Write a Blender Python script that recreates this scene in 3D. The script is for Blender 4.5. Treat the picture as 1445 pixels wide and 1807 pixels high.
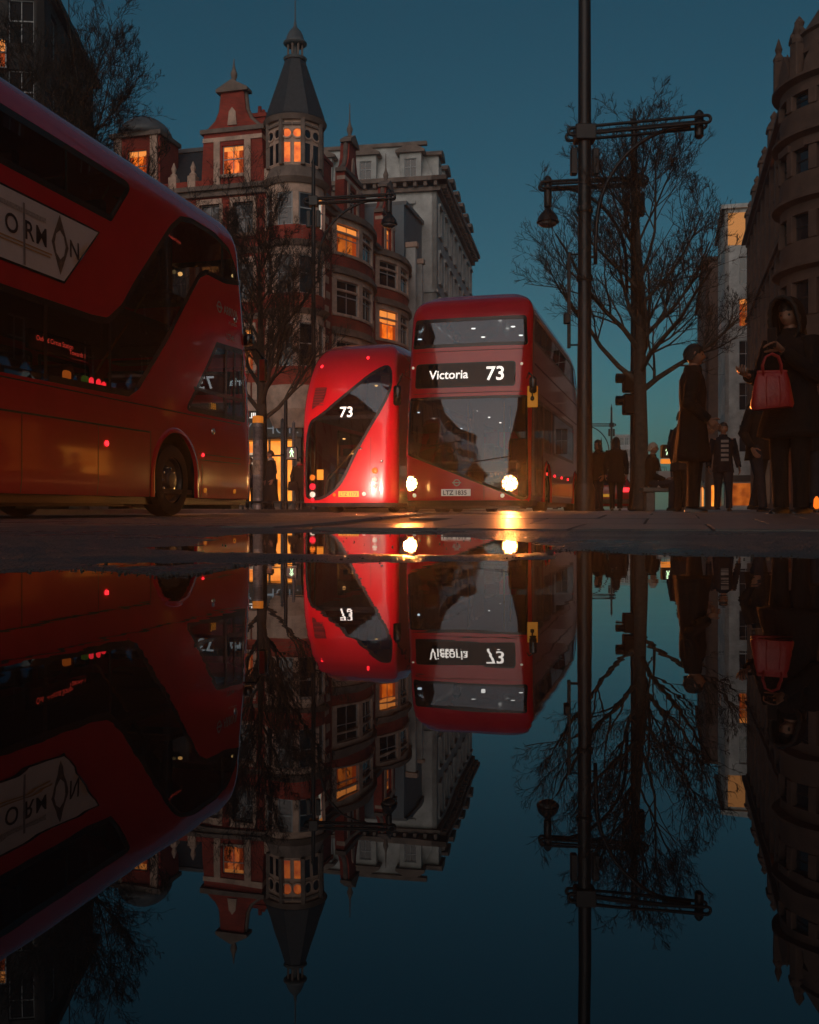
import bpy, bmesh, math, random
import numpy as np
from mathutils import Vector, Matrix, geometry, noise

for _o in list(bpy.data.objects):
    bpy.data.objects.remove(_o)
scene = bpy.context.scene
col = scene.collection
rad = math.radians
random.seed(7)

# ------------------------------------------------------------------ camera
cam_data = bpy.data.cameras.new('camera')
cam_data.sensor_fit = 'VERTICAL'
cam_data.sensor_height = 36.0
cam_data.lens = 35.0
cam_data.shift_y = -0.0025
cam_data.clip_start = 0.02
cam_data.clip_end = 3000
cam = bpy.data.objects.new('camera', cam_data)
cam.location = (0, 0, 0.10)
cam.rotation_euler = (rad(90), 0, 0)
col.objects.link(cam)
scene.camera = cam

# ------------------------------------------------------------------ sky and sun
world = bpy.data.worlds.new('World')
scene.world = world
world.use_nodes = True
_nt = world.node_tree
_nt.nodes.clear()
_sky = _nt.nodes.new('ShaderNodeTexSky')
_sky.sky_type = 'NISHITA'
_sky.sun_disc = False
_sky.sun_elevation = rad(16)
_sky.sun_rotation = rad(195)
_sky.air_density = 1.0
_sky.dust_density = 0.3
_sky.ozone_density = 8.0
_tint = _nt.nodes.new('ShaderNodeMix')
_tint.data_type = 'RGBA'
_tint.blend_type = 'MULTIPLY'
_tint.inputs[0].default_value = 1.0
_tint.inputs[7].default_value = (0.74, 1.0, 0.60, 1)
_bg = _nt.nodes.new('ShaderNodeBackground')
_bg.inputs[1].default_value = 0.039
_wo = _nt.nodes.new('ShaderNodeOutputWorld')
_nt.links.new(_sky.outputs[0], _tint.inputs[6])
_nt.links.new(_tint.outputs[2], _bg.inputs[0])
_nt.links.new(_bg.outputs[0], _wo.inputs[0])

sun_data = bpy.data.lights.new('sun', 'SUN')
sun_data.energy = 0.85
sun_data.angle = rad(64)
sun_data.color = (1.0, 0.76, 0.64)
sun = bpy.data.objects.new('sun', sun_data)
sun.rotation_euler = (rad(74), 0, rad(-15))
col.objects.link(sun)

vs = scene.view_settings
vs.view_transform = 'Standard'
vs.look = 'None'
vs.exposure = 0.22
vs.gamma = 1.0
vs.use_curve_mapping = False
cy = scene.cycles
cy.use_denoising = True
cy.max_bounces = 6
cy.diffuse_bounces = 2
cy.glossy_bounces = 4
cy.transparent_max_bounces = 8
cy.transmission_bounces = 4
cy.volume_bounces = 0
cy.sample_clamp_indirect = 4.0
cy.caustics_reflective = True
cy.caustics_refractive = False

# ------------------------------------------------------------------ street frame
TH = rad(14.6)          # the street runs this far to the right of the view
AX = Vector((math.sin(TH), math.cos(TH), 0))
RX = Vector((math.cos(TH), -math.sin(TH), 0))

def st(p, q, z=0.0):
    """street coordinates: p metres to the right of the camera, q metres along"""
    v = RX * p + AX * q
    return Vector((v.x, v.y, z))

# ------------------------------------------------------------------ materials
MATS = {}

def nodes_of(name):
    m = bpy.data.materials.new(name)
    m.use_nodes = True
    nt = m.node_tree
    b = nt.nodes['Principled BSDF']
    MATS[name] = m
    return m, nt, b

def mat(name, color, rough=0.6, metal=0.0, emit=None, estr=0.0, var=0.0, scale=6.0,
        bump=0.0, bscale=40.0, coat=0.0, spec=0.5, sheen=0.0, ior=1.5):
    """plain procedural material: base colour broken up by noise, optional relief"""
    if name in MATS:
        return MATS[name]
    m, nt, b = nodes_of(name)
    b.inputs['Roughness'].default_value = rough
    b.inputs['Metallic'].default_value = metal
    b.inputs['Coat Weight'].default_value = coat
    b.inputs['Coat Roughness'].default_value = 0.06
    b.inputs['Specular IOR Level'].default_value = spec
    b.inputs['IOR'].default_value = ior
    b.inputs['Sheen Weight'].default_value = sheen
    c = (color[0], color[1], color[2], 1)
    b.inputs['Base Color'].default_value = c
    tc = None
    if var > 0 or bump > 0:
        tc = nt.nodes.new('ShaderNodeTexCoord')
    if var > 0:
        n = nt.nodes.new('ShaderNodeTexNoise')
        n.inputs['Scale'].default_value = scale
        n.inputs['Detail'].default_value = 5
        n.inputs['Roughness'].default_value = 0.65
        nt.links.new(tc.outputs['Object'], n.inputs['Vector'])
        r = nt.nodes.new('ShaderNodeMapRange')
        r.inputs[1].default_value = 0.3
        r.inputs[2].default_value = 0.7
        r.inputs[3].default_value = 1 - var
        r.inputs[4].default_value = 1 + var
        nt.links.new(n.outputs['Fac'], r.inputs[0])
        mx = nt.nodes.new('ShaderNodeMix')
        mx.data_type = 'RGBA'
        mx.blend_type = 'MULTIPLY'
        mx.inputs[0].default_value = 1
        mx.inputs[6].default_value = c
        nt.links.new(r.outputs[0], mx.inputs[7])
        nt.links.new(mx.outputs[2], b.inputs['Base Color'])
        rr = nt.nodes.new('ShaderNodeMapRange')
        rr.inputs[3].default_value = max(0, rough - 0.12 * min(1, var * 3))
        rr.inputs[4].default_value = min(1, rough + 0.12 * min(1, var * 3))
        nt.links.new(n.outputs['Fac'], rr.inputs[0])
        nt.links.new(rr.outputs[0], b.inputs['Roughness'])
    if bump > 0:
        n2 = nt.nodes.new('ShaderNodeTexNoise')
        n2.inputs['Scale'].default_value = bscale
        n2.inputs['Detail'].default_value = 4
        nt.links.new(tc.outputs['Object'], n2.inputs['Vector'])
        bp = nt.nodes.new('ShaderNodeBump')
        bp.inputs['Strength'].default_value = bump
        bp.inputs['Distance'].default_value = 0.02
        nt.links.new(n2.outputs['Fac'], bp.inputs['Height'])
        nt.links.new(bp.outputs[0], b.inputs['Normal'])
    if emit:
        b.inputs['Emission Color'].default_value = (emit[0], emit[1], emit[2], 1)
        b.inputs['Emission Strength'].default_value = estr
    return m

def glass_mat(name, tint=(0.35, 0.38, 0.4), ior=1.6, rough=0.012):
    m = bpy.data.materials.new(name)
    m.use_nodes = True
    nt = m.node_tree
    nt.nodes.clear()
    out = nt.nodes.new('ShaderNodeOutputMaterial')
    mix = nt.nodes.new('ShaderNodeMixShader')
    tr = nt.nodes.new('ShaderNodeBsdfTransparent')
    tr.inputs[0].default_value = (*tint, 1)
    gl = nt.nodes.new('ShaderNodeBsdfGlossy')
    gl.inputs['Roughness'].default_value = rough
    gl.inputs['Color'].default_value = (0.62, 0.8, 0.95, 1)
    fr = nt.nodes.new('ShaderNodeFresnel')
    fr.inputs[0].default_value = ior
    nt.links.new(fr.outputs[0], mix.inputs[0])
    nt.links.new(tr.outputs[0], mix.inputs[1])
    nt.links.new(gl.outputs[0], mix.inputs[2])
    nt.links.new(mix.outputs[0], out.inputs[0])
    MATS[name] = m
    return m

def lit_window_mat(name, c1, c2, strength, scale=0.9):
    """a lit room behind the pane: uneven warm light with paler and darker patches"""
    m, nt, b = nodes_of(name)
    b.inputs['Base Color'].default_value = (0.02, 0.015, 0.01, 1)
    b.inputs['Roughness'].default_value = 0.15
    tc = nt.nodes.new('ShaderNodeTexCoord')
    oi = nt.nodes.new('ShaderNodeObjectInfo')
    ad = nt.nodes.new('ShaderNodeVectorMath')
    ad.operation = 'ADD'
    sc = nt.nodes.new('ShaderNodeVectorMath')
    sc.operation = 'SCALE'
    sc.inputs[3].default_value = 37.0
    cmb = nt.nodes.new('ShaderNodeCombineXYZ')
    for i in range(3):
        nt.links.new(oi.outputs['Random'], cmb.inputs[i])
    nt.links.new(cmb.outputs[0], sc.inputs[0])
    nt.links.new(tc.outputs['Object'], ad.inputs[0])
    nt.links.new(sc.outputs[0], ad.inputs[1])
    n = nt.nodes.new('ShaderNodeTexNoise')
    n.inputs['Scale'].default_value = scale
    n.inputs['Detail'].default_value = 3
    nt.links.new(ad.outputs[0], n.inputs['Vector'])
    cr = nt.nodes.new('ShaderNodeValToRGB')
    cr.color_ramp.elements[0].position = 0.33
    cr.color_ramp.elements[0].color = (*c1, 1)
    cr.color_ramp.elements[1].position = 0.66
    cr.color_ramp.elements[1].color = (*c2, 1)
    nt.links.new(n.outputs['Fac'], cr.inputs[0])
    nt.links.new(cr.outputs[0], b.inputs['Emission Color'])
    b.inputs['Emission Strength'].default_value = strength
    return m

def brick_mat(name, c1, c2, mortar, scale=1.0, rough=0.85):
    m, nt, b = nodes_of(name)
    b.inputs['Roughness'].default_value = rough
    tc = nt.nodes.new('ShaderNodeTexCoord')
    ge = nt.nodes.new('ShaderNodeNewGeometry')
    sep = nt.nodes.new('ShaderNodeSeparateXYZ')
    nt.links.new(tc.outputs['Object'], sep.inputs[0])
    add = nt.nodes.new('ShaderNodeMath')
    add.operation = 'ADD'
    nt.links.new(sep.outputs[0], add.inputs[0])
    nt.links.new(sep.outputs[1], add.inputs[1])
    cmb = nt.nodes.new('ShaderNodeCombineXYZ')
    nt.links.new(add.outputs[0], cmb.inputs[0])
    nt.links.new(sep.outputs[2], cmb.inputs[1])
    bt = nt.nodes.new('ShaderNodeTexBrick')
    bt.inputs['Color1'].default_value = (*c1, 1)
    bt.inputs['Color2'].default_value = (*c2, 1)
    bt.inputs['Mortar'].default_value = (*mortar, 1)
    bt.inputs['Scale'].default_value = scale
    bt.inputs['Mortar Size'].default_value = 0.008
    bt.inputs['Brick Width'].default_value = 0.23
    bt.inputs['Row Height'].default_value = 0.075
    nt.links.new(cmb.outputs[0], bt.inputs['Vector'])
    n = nt.nodes.new('ShaderNodeTexNoise')
    n.inputs['Scale'].default_value = 0.7
    n.inputs['Detail'].default_value = 6
    nt.links.new(tc.outputs['Object'], n.inputs['Vector'])
    r = nt.nodes.new('ShaderNodeMapRange')
    r.inputs[1].default_value = 0.3
    r.inputs[2].default_value = 0.7
    r.inputs[3].default_value = 0.55
    r.inputs[4].default_value = 1.2
    nt.links.new(n.outputs['Fac'], r.inputs[0])
    mx = nt.nodes.new('ShaderNodeMix')
    mx.data_type = 'RGBA'
    mx.blend_type = 'MULTIPLY'
    mx.inputs[0].default_value = 1
    nt.links.new(bt.outputs['Color'], mx.inputs[6])
    nt.links.new(r.outputs[0], mx.inputs[7])
    nt.links.new(mx.outputs[2], b.inputs['Base Color'])
    bp = nt.nodes.new('ShaderNodeBump')
    bp.inputs['Strength'].default_value = 0.4
    bp.inputs['Distance'].default_value = 0.01
    nt.links.new(bt.outputs['Fac'], bp.inputs['Height'])
    bp.invert = True
    nt.links.new(bp.outputs[0], b.inputs['Normal'])
    return m

# ------------------------------------------------------------------ mesh helpers
class MB:
    """collects shapes into one mesh"""
    def __init__(self):
        self.v = []
        self.f = []
        self.mi = []
        self.cur = 0

    def add(self, verts, faces):
        o = len(self.v)
        self.v += [tuple(p) for p in verts]
        for fc in faces:
            self.f.append(tuple(i + o for i in fc))
            self.mi.append(self.cur)
        return self

    def box(self, x0, x1, y0, y1, z0, z1):
        return self.add([(x0, y0, z0), (x1, y0, z0), (x1, y1, z0), (x0, y1, z0),
                         (x0, y0, z1), (x1, y0, z1), (x1, y1, z1), (x0, y1, z1)],
                        [(0, 3, 2, 1), (4, 5, 6, 7), (0, 1, 5, 4), (1, 2, 6, 5), (2, 3, 7, 6), (3, 0, 4, 7)])

    def cbox(self, x0, x1, y0, y1, z0, z1, c=0.01):
        """box with chamfered edges"""
        bm = bmesh.new()
        bmesh.ops.create_cube(bm, size=1)
        for v in bm.verts:
            v.co = Vector((x0 + (v.co.x + .5) * (x1 - x0), y0 + (v.co.y + .5) * (y1 - y0), z0 + (v.co.z + .5) * (z1 - z0)))
        bmesh.ops.bevel(bm, geom=list(bm.edges), offset=c, segments=1, affect='EDGES')
        bm.verts.index_update()
        self.add([v.co[:] for v in bm.verts], [[v.index for v in f.verts] for f in bm.faces])
        bm.free()
        return self

    def tube(self, pts, radii, n=8, cap=True):
        pts = [Vector(p) for p in pts]
        if not isinstance(radii, (list, tuple)):
            radii = [radii] * len(pts)
        rings = []
        up = None
        for i, p in enumerate(pts):
            d = (pts[min(i + 1, len(pts) - 1)] - pts[max(i - 1, 0)])
            if d.length < 1e-9:
                d = Vector((0, 0, 1))
            d.normalize()
            if up is None:
                up = Vector((0, 0, 1)) if abs(d.z) < 0.9 else Vector((1, 0, 0))
            s = d.cross(up)
            if s.length < 1e-6:
                s = d.orthogonal()
            s.normalize()
            up = s.cross(d).normalized()
            rings.append([p + (s * math.cos(2 * math.pi * k / n) + up * math.sin(2 * math.pi * k / n)) * radii[i] for k in range(n)])
        vs_ = [q for r in rings for q in r]
        fs = []
        for i in range(len(rings) - 1):
            for k in range(n):
                a = i * n + k
                b = i * n + (k + 1) % n
                fs.append((a, b, b + n, a + n))
        if cap:
            fs.append(tuple(range(n - 1, -1, -1)))
            o = (len(rings) - 1) * n
            fs.append(tuple(o + k for k in range(n)))
        return self.add(vs_, fs)

    def lathe(self, prof, n=24, c=(0, 0, 0), axis='Z', cap=True):
        """prof: list of (radius, height)"""
        vs_ = []
        for r, h in prof:
            for k in range(n):
                a = 2 * math.pi * k / n
                x, y = r * math.cos(a), r * math.sin(a)
                if axis == 'Z':
                    vs_.append((c[0] + x, c[1] + y, c[2] + h))
                elif axis == 'X':
                    vs_.append((c[0] + h, c[1] + x, c[2] + y))
                else:
                    vs_.append((c[0] + y, c[1] + h, c[2] + x))
        fs = []
        for i in range(len(prof) - 1):
            for k in range(n):
                a = i * n + k
                b = i * n + (k + 1) % n
                fs.append((a, b, b + n, a + n))
        if cap:
            fs.append(tuple(range(n - 1, -1, -1)))
            o = (len(prof) - 1) * n
            fs.append(tuple(o + k for k in range(n)))
        return self.add(vs_, fs)

    def prism(self, poly, z0, z1, plane='XY'):
        """polygon extruded; plane XY -> along z, XZ -> along y, YZ -> along x"""
        n = len(poly)
        def m(p, h):
            return (p[0], p[1], h) if plane == 'XY' else ((p[0], h, p[1]) if plane == 'XZ' else (h, p[0], p[1]))
        vs_ = [m(p, z0) for p in poly] + [m(p, z1) for p in poly]
        fs = [tuple(range(n - 1, -1, -1)), tuple(range(n, 2 * n))]
        for k in range(n):
            a, b = k, (k + 1) % n
            fs.append((a, b, b + n, a + n))
        return self.add(vs_, fs)

    def mesh(self, name, mats, smooth=False, fix=True, merge=False):
        me = bpy.data.meshes.new(name)
        me.from_pydata(self.v, [], self.f)
        if not isinstance(mats, (list, tuple)):
            mats = [mats]
        for m in mats:
            me.materials.append(m)
        if len(mats) > 1:
            me.polygons.foreach_set('material_index', self.mi)
        if fix or merge:
            bm = bmesh.new()
            bm.from_mesh(me)
            if merge:
                bmesh.ops.remove_doubles(bm, verts=bm.verts, dist=1e-5)
            if fix:
                bmesh.ops.recalc_face_normals(bm, faces=bm.faces)
            bm.to_mesh(me)
            bm.free()
        if smooth:
            me.shade_smooth() if hasattr(me, 'shade_smooth') else None
            if smooth != True:
                me.set_sharp_from_angle(angle=rad(smooth))
        me.update()
        return me

    def build(self, name, mats, parent=None, smooth=False, fix=True, loc=None, rz=None, merge=False):
        o = bpy.data.objects.new(name, self.mesh(name, mats, smooth, fix, merge))
        col.objects.link(o)
        if parent is not None:
            o.parent = parent
        if loc is not None:
            o.location = loc
        if rz is not None:
            o.rotation_euler = (0, 0, rz)
        return o

def obj(name, me, parent=None, loc=None, rot=None, scale=None):
    o = bpy.data.objects.new(name, me)
    col.objects.link(o)
    if parent is not None:
        o.parent = parent
    if loc is not None:
        o.location = loc
    if rot is not None:
        o.rotation_euler = rot
    if scale is not None:
        o.scale = scale
    return o

def tag(o, label=None, cat=None, group=None, kind=None):
    if label:
        o['label'] = label
    if cat:
        o['category'] = cat
    if group:
        o['group'] = group
    if kind:
        o['kind'] = kind
    return o

def thing(name, label, cat, loc=(0, 0, 0), rz=0.0, group=None):
    o = bpy.data.objects.new(name, None)
    o.empty_display_size = 0.2
    col.objects.link(o)
    o.location = loc
    o.rotation_euler = (0, 0, rz)
    return tag(o, label, cat, group)

def copy_tree(o, parent=None):
    c = o.copy()
    col.objects.link(c)
    c.parent = parent
    for ch in list(o.children):
        copy_tree(ch, c)
    return c

_font_cache = {}
def text_shape(txt, size=1.0, bold=0.0, spacing=1.0):
    """triangles of a line of lettering, baseline at 0, returned as (verts2d, tris, width)"""
    key = (txt, size, bold, spacing)
    if key in _font_cache:
        return _font_cache[key]
    cu = bpy.data.curves.new('lettering', 'FONT')
    cu.body = txt
    cu.size = size
    cu.offset = bold * size
    cu.space_character = spacing
    cu.resolution_u = 4
    cu.fill_mode = 'FRONT'
    ob = bpy.data.objects.new('lettering', cu)
    col.objects.link(ob)
    dg = bpy.context.evaluated_depsgraph_get()
    me = bpy.data.meshes.new_from_object(ob.evaluated_get(dg))
    bm = bmesh.new()
    bm.from_mesh(me)
    bmesh.ops.triangulate(bm, faces=bm.faces)
    bm.verts.index_update()
    vv = [(v.co.x, v.co.y) for v in bm.verts]
    ff = [tuple(v.index for v in f.verts) for f in bm.faces]
    bm.free()
    bpy.data.objects.remove(ob)
    bpy.data.curves.remove(cu)
    bpy.data.meshes.remove(me)
    x0 = min(p[0] for p in vv)
    x1 = max(p[0] for p in vv)
    vv = [(p[0] - x0, p[1]) for p in vv]
    _font_cache[key] = (vv, ff, x1 - x0)
    return _font_cache[key]

def lerp_table(tab, x):
    if x <= tab[0][0]:
        return tab[0][1]
    for (a, fa), (b, fb) in zip(tab, tab[1:]):
        if x <= b:
            return fa + (fb - fa) * (x - a) / (b - a)
    return tab[-1][1]

def smooth_table(tab, n=4):
    """Catmull-Rom through a table, for smooth body curves"""
    out = []
    for i in range(len(tab) - 1):
        p0 = tab[max(i - 1, 0)]
        p1, p2 = tab[i], tab[i + 1]
        p3 = tab[min(i + 2, len(tab) - 1)]
        for k in range(n):
            t = k / n
            out.append(tuple(0.5 * ((2 * p1[j]) + (-p0[j] + p2[j]) * t + (2 * p0[j] - 5 * p1[j] + 4 * p2[j] - p3[j]) * t * t + (-p0[j] + 3 * p1[j] - 3 * p2[j] + p3[j]) * t ** 3) for j in range(len(p1))))
    out.append(tab[-1])
    return out
# ------------------------------------------------------------------ ground
def asphalt_mat():
    m, nt, b = nodes_of('wet_asphalt')
    tc = nt.nodes.new('ShaderNodeTexCoord')
    n1 = nt.nodes.new('ShaderNodeTexNoise'); n1.inputs['Scale'].default_value = 1.3; n1.inputs['Detail'].default_value = 6
    n2 = nt.nodes.new('ShaderNodeTexVoronoi'); n2.inputs['Scale'].default_value = 150
    n3 = nt.nodes.new('ShaderNodeTexNoise'); n3.inputs['Scale'].default_value = 260; n3.inputs['Detail'].default_value = 2
    for n in (n1, n2, n3):
        nt.links.new(tc.outputs['Object'], n.inputs['Vector'])
    cr = nt.nodes.new('ShaderNodeValToRGB')
    cr.color_ramp.elements[0].color = (0.05, 0.05, 0.052, 1)
    cr.color_ramp.elements[1].color = (0.13, 0.127, 0.123, 1)
    nt.links.new(n3.outputs['Fac'], cr.inputs[0])
    nt.links.new(cr.outputs[0], b.inputs['Base Color'])
    r = nt.nodes.new('ShaderNodeMapRange')
    r.inputs[1].default_value = 0.35; r.inputs[2].default_value = 0.65
    r.inputs[3].default_value = 0.22; r.inputs[4].default_value = 0.5
    nt.links.new(n1.outputs['Fac'], r.inputs[0])
    nt.links.new(r.outputs[0], b.inputs['Roughness'])
    bp = nt.nodes.new('ShaderNodeBump'); bp.inputs['Strength'].default_value = 1.0; bp.inputs['Distance'].default_value = 0.007
    nt.links.new(n2.outputs['Distance'], bp.inputs['Height'])
    nt.links.new(bp.outputs[0], b.inputs['Normal'])
    return m

def water_mat():
    m, nt, b = nodes_of('puddle_water')
    b.inputs['Base Color'].default_value = (0.006, 0.008, 0.010, 1)
    b.inputs['Roughness'].default_value = 0.004
    b.inputs['IOR'].default_value = 1.85
    tc = nt.nodes.new('ShaderNodeTexCoord')
    mp = nt.nodes.new('ShaderNodeMapping')
    mp.inputs['Scale'].default_value = (1.0, 2.2, 1.0)
    n = nt.nodes.new('ShaderNodeTexNoise'); n.inputs['Scale'].default_value = 5.5; n.inputs['Detail'].default_value = 2.5
    nt.links.new(tc.outputs['Object'], mp.inputs[0])
    nt.links.new(mp.outputs[0], n.inputs['Vector'])
    bp = nt.nodes.new('ShaderNodeBump'); bp.inputs['Strength'].default_value = 0.012; bp.inputs['Distance'].default_value = 0.01
    nt.links.new(n.outputs['Fac'], bp.inputs['Height'])
    nt.links.new(bp.outputs[0], b.inputs['Normal'])
    return m

PUD_EDGE = [(-4, 1.35), (-1.2, 1.42), (-.75, 1.5), (-.56, 1.62), (-.47, 1.56), (-.385, 1.46), (-.33, 1.47), (-.30, 1.72), (-.24, 1.88),
            (-.135, 1.93), (0, 1.93), (.2, 2.0), (.29, 2.06), (.34, 2.34), (.42, 2.4), (.5, 2.2), (.82, 2.02), (1.6, 1.9), (4, 1.8)]
PUD_FAR = [(-.47, 2.25), (-.37, 2.28), (-.153, 2.19), (0, 2.13), (.225, 2.22), (.33, 2.42), (.45, 2.72), (.40, 2.92), (.317, 3.1), (.21, 3.35),
           (.17, 3.6), (.12, 4.2), (.0, 4.85), (-.12, 4.5), (-.3, 4.7), (-.5, 4.35), (-.7, 4.2), (-.72, 3.4), (-.62, 2.75), (-.70, 2.6), (-.55, 2.42)]
PUD_SLIVER = [(-.62, 1.78), (-.5, 1.74), (-.40, 1.78), (-.36, 1.84), (-.42, 1.88), (-.55, 1.83)]

def poly_sd(poly, X, Y):
    """signed distance to a polygon, positive outside"""
    d = np.full(X.shape, 1e9)
    inside = np.zeros(X.shape, bool)
    n = len(poly)
    for i in range(n):
        ax, ay = poly[i]
        bx, by = poly[(i + 1) % n]
        ex, ey = bx - ax, by - ay
        t = np.clip(((X - ax) * ex + (Y - ay) * ey) / (ex * ex + ey * ey), 0, 1)
        d = np.minimum(d, np.hypot(X - ax - t * ex, Y - ay - t * ey))
        c = ((ay > Y) != (by > Y)) & (X < (bx - ax) * (Y - ay) / ((by - ay) if by != ay else 1e-9) + ax)
        inside ^= c
    return np.where(inside, -d, d)

def make_ground():
    def axis(lo, hi, step, far, g=1.16):
        a = list(np.arange(lo, hi + 1e-6, step))
        s = step
        x = hi
        while x < far:
            s *= g
            x += s
            a.append(x)
        s = step
        x = lo
        pre = []
        while x > -far:
            s *= g
            x -= s
            pre.append(x)
        return np.array(pre[::-1] + a)
    xs = axis(-1.7, 1.9, 0.014, 700)
    ys = axis(1.0, 5.3, 0.014, 900)
    X, Y = np.meshgrid(xs, ys)
    rs = np.random.RandomState(3)
    def vnoise(X, Y, sc, seed):
        r = np.random.RandomState(seed).rand(64, 64)
        u, v = X * sc, Y * sc
        iu, iv = np.floor(u).astype(int), np.floor(v).astype(int)
        fu, fv = u - iu, v - iv
        fu, fv = fu * fu * (3 - 2 * fu), fv * fv * (3 - 2 * fv)
        g = lambda a, b: r[a % 64, b % 64]
        return (g(iu, iv) * (1 - fu) + g(iu + 1, iv) * fu) * (1 - fv) + (g(iu, iv + 1) * (1 - fu) + g(iu + 1, iv + 1) * fu) * fv - .5
    nx = [p[0] for p in PUD_EDGE]
    ny = [p[1] for p in PUD_EDGE]
    wob = vnoise(X, Y, 4, 11) * .10 + vnoise(X, Y, 9, 1) * .07 + vnoise(X, Y, 22, 2) * .04 + vnoise(X, Y, 48, 3) * .018
    sd1 = (Y - np.interp(X, nx, ny)) * .75
    sd2 = poly_sd(PUD_FAR, X, Y)
    sd3 = poly_sd(PUD_SLIVER, X, Y)
    sd = np.minimum(np.minimum(sd1, sd2), sd3) + wob
    H = np.where(sd > 0, np.minimum(sd * .035, .007), np.maximum(sd * .05, -.012))
    grit = (vnoise(X, Y, 70, 5) * .0022 + vnoise(X, Y, 31, 6) * .0018)
    near = np.clip((9 - Y) / 4, 0, 1) * (np.abs(X) < 3)
    H = H + grit * 1.25 * near + np.clip((Y - 3.2) / 5, 0, 1) * .004
    H = H + vnoise(X, Y, 1.1, 8) * .006 * near * np.clip(sd * 3, 0, 1)
    ny_, nx_ = X.shape
    V = np.stack([X, Y, H], -1).reshape(-1, 3)
    idx = np.arange(nx_ * ny_).reshape(ny_, nx_)
    F = np.stack([idx[:-1, :-1], idx[:-1, 1:], idx[1:, 1:], idx[1:, :-1]], -1).reshape(-1, 4)
    me = bpy.data.meshes.new('road')
    me.vertices.add(len(V)); me.vertices.foreach_set('co', V.ravel())
    me.loops.add(F.size); me.loops.foreach_set('vertex_index', F.ravel())
    me.polygons.add(len(F)); me.polygons.foreach_set('loop_start', np.arange(0, F.size, 4)); me.polygons.foreach_set('loop_total', np.full(len(F), 4))
    me.update(calc_edges=True)
    me.materials.append(asphalt_mat())
    me.shade_smooth()
    tag(obj('road', me), kind='structure')

make_ground()
water = MB()
water.add([(-9, -4, 0), (9, -4, 0), (9, 5.4, 0), (-9, 5.4, 0)], [(0, 1, 2, 3)])
tag(water.build('puddle', water_mat(), fix=False), kind='structure')

# right-hand pavement: dropped kerb facing the puddle, then level paving
stone_pav = mat('paving_stone', (0.11, 0.105, 0.10), rough=0.42, var=0.25, scale=5, bump=0.25, bscale=60)
stone_pav2 = mat('paving_stone_dark', (0.085, 0.083, 0.082), rough=0.38, var=0.25, scale=5, bump=0.25, bscale=60)
kerb_stone = mat('kerb_granite', (0.13, 0.125, 0.12), rough=0.5, var=0.25, scale=14, bump=0.2, bscale=90)
joint_mat = mat('paving_bed', (0.04, 0.038, 0.036), rough=0.8, var=0.2)
PQ0, PQ1, PP0 = 4.4, 7.8, -1.95
def pav_z(q):
    t = min(1, max(0, (q - PQ0) / (PQ1 - PQ0)))
    return 0.014 + 0.052 * t * t * (3 - 2 * t)
pav = MB()
qs = [4.4, 4.9, 5.4, 5.9, 6.4, 6.9, 7.4, 7.8, 13.2, 60, 450]
for a, b in zip(qs, qs[1:]):
    za, zb = pav_z(a) - .006, pav_z(b) - .006
    pav.cur = 0
    if a >= 13.1:
        za = zb = pav_z(b)
        pav.cur = 1
    pav.add([st(PP0, a, za), st(26, a, za), st(26, b, zb), st(PP0, b, zb)], [(0, 1, 2, 3)])
    pav.add([st(PP0, a, za), st(PP0, b, zb), st(PP0, b, -.05), st(PP0, a, -.05)], [(0, 1, 2, 3)])
pav.add([st(PP0, 4.4, .008), st(26, 4.4, .008), st(26, 4.4, -.05), st(PP0, 4.4, -.05)], [(0, 1, 2, 3)])
pavement = tag(pav.build('pavement', [joint_mat, stone_pav]), kind='structure')
slab_me = {}
def slab_mesh(k):
    if k not in slab_me:
        slab_me[k] = MB().cbox(-.297, .297, -.447, .447, -.03, .008, .004).mesh('slab', [stone_pav, stone_pav2][k])
    return slab_me[k]
rs_ = random.Random(4)
row = 0
q = 4.86
while q < 13.0:
    off = 0.3 if row % 2 else 0.0
    for i in range(15):
        p = PP0 + .62 + off + i * .605
        if p > 6.6:
            continue
        z0, z1 = pav_z(q - .45), pav_z(q + .45)
        o = obj('slab', slab_mesh(rs_.choice([0, 0, 1])), pavement, st(p, q, (z0 + z1) / 2 - .006 + rs_.uniform(-.0015, .0015)))
        o.rotation_euler = (math.atan2(z1 - z0, .9) + rs_.uniform(-.0015, .0015), rs_.uniform(-.002, .002), -TH)
    q += .905
    row += 1
# kerb stones along the road edge
ks = MB().cbox(-.145, .145, -.455, .455, -.1, .012, .012).mesh('kerb_stone', kerb_stone)
q = 4.9
while q < 36:
    z = pav_z(q)
    obj('kerb_stone', ks, pavement, st(PP0 - .02, q, z - .006), (math.atan2(pav_z(q + .45) - pav_z(q - .45), .9), 0, -TH))
    q += .922

# left-hand pavement
pl = MB()
for (p0, p1, q0, q1) in ((-60, -10.2, 6, 400),):
    pl.add([st(p0, q0, .1), st(p1, q0, .1), st(p1, q1, .1), st(p0, q1, .1)], [(0, 1, 2, 3)])
    pl.add([st(p0, q0, -.05), st(p1, q0, -.05), st(p1, q0, .1), st(p0, q0, .1)], [(0, 1, 2, 3)])
    pl.add([st(p1, q0, -.05), st(p1, q1, -.05), st(p1, q1, .1), st(p1, q0, .1)], [(0, 1, 2, 3)])
tag(pl.build('pavement', stone_pav), kind='structure')
# painted lines on the road
white_paint = mat('road_paint', (0.62, 0.62, 0.58), rough=0.45, var=0.3, scale=8)
lane = MB()
for k in range(12):
    q0 = 24 + k * 6
    lane.add([st(-5.75, q0, .016), st(-5.62, q0, .016), st(-5.62, q0 + 3, .016), st(-5.75, q0 + 3, .016)], [(0, 1, 2, 3)])
tag(lane.build('road_marking', white_paint, fix=False), kind='structure')
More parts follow.
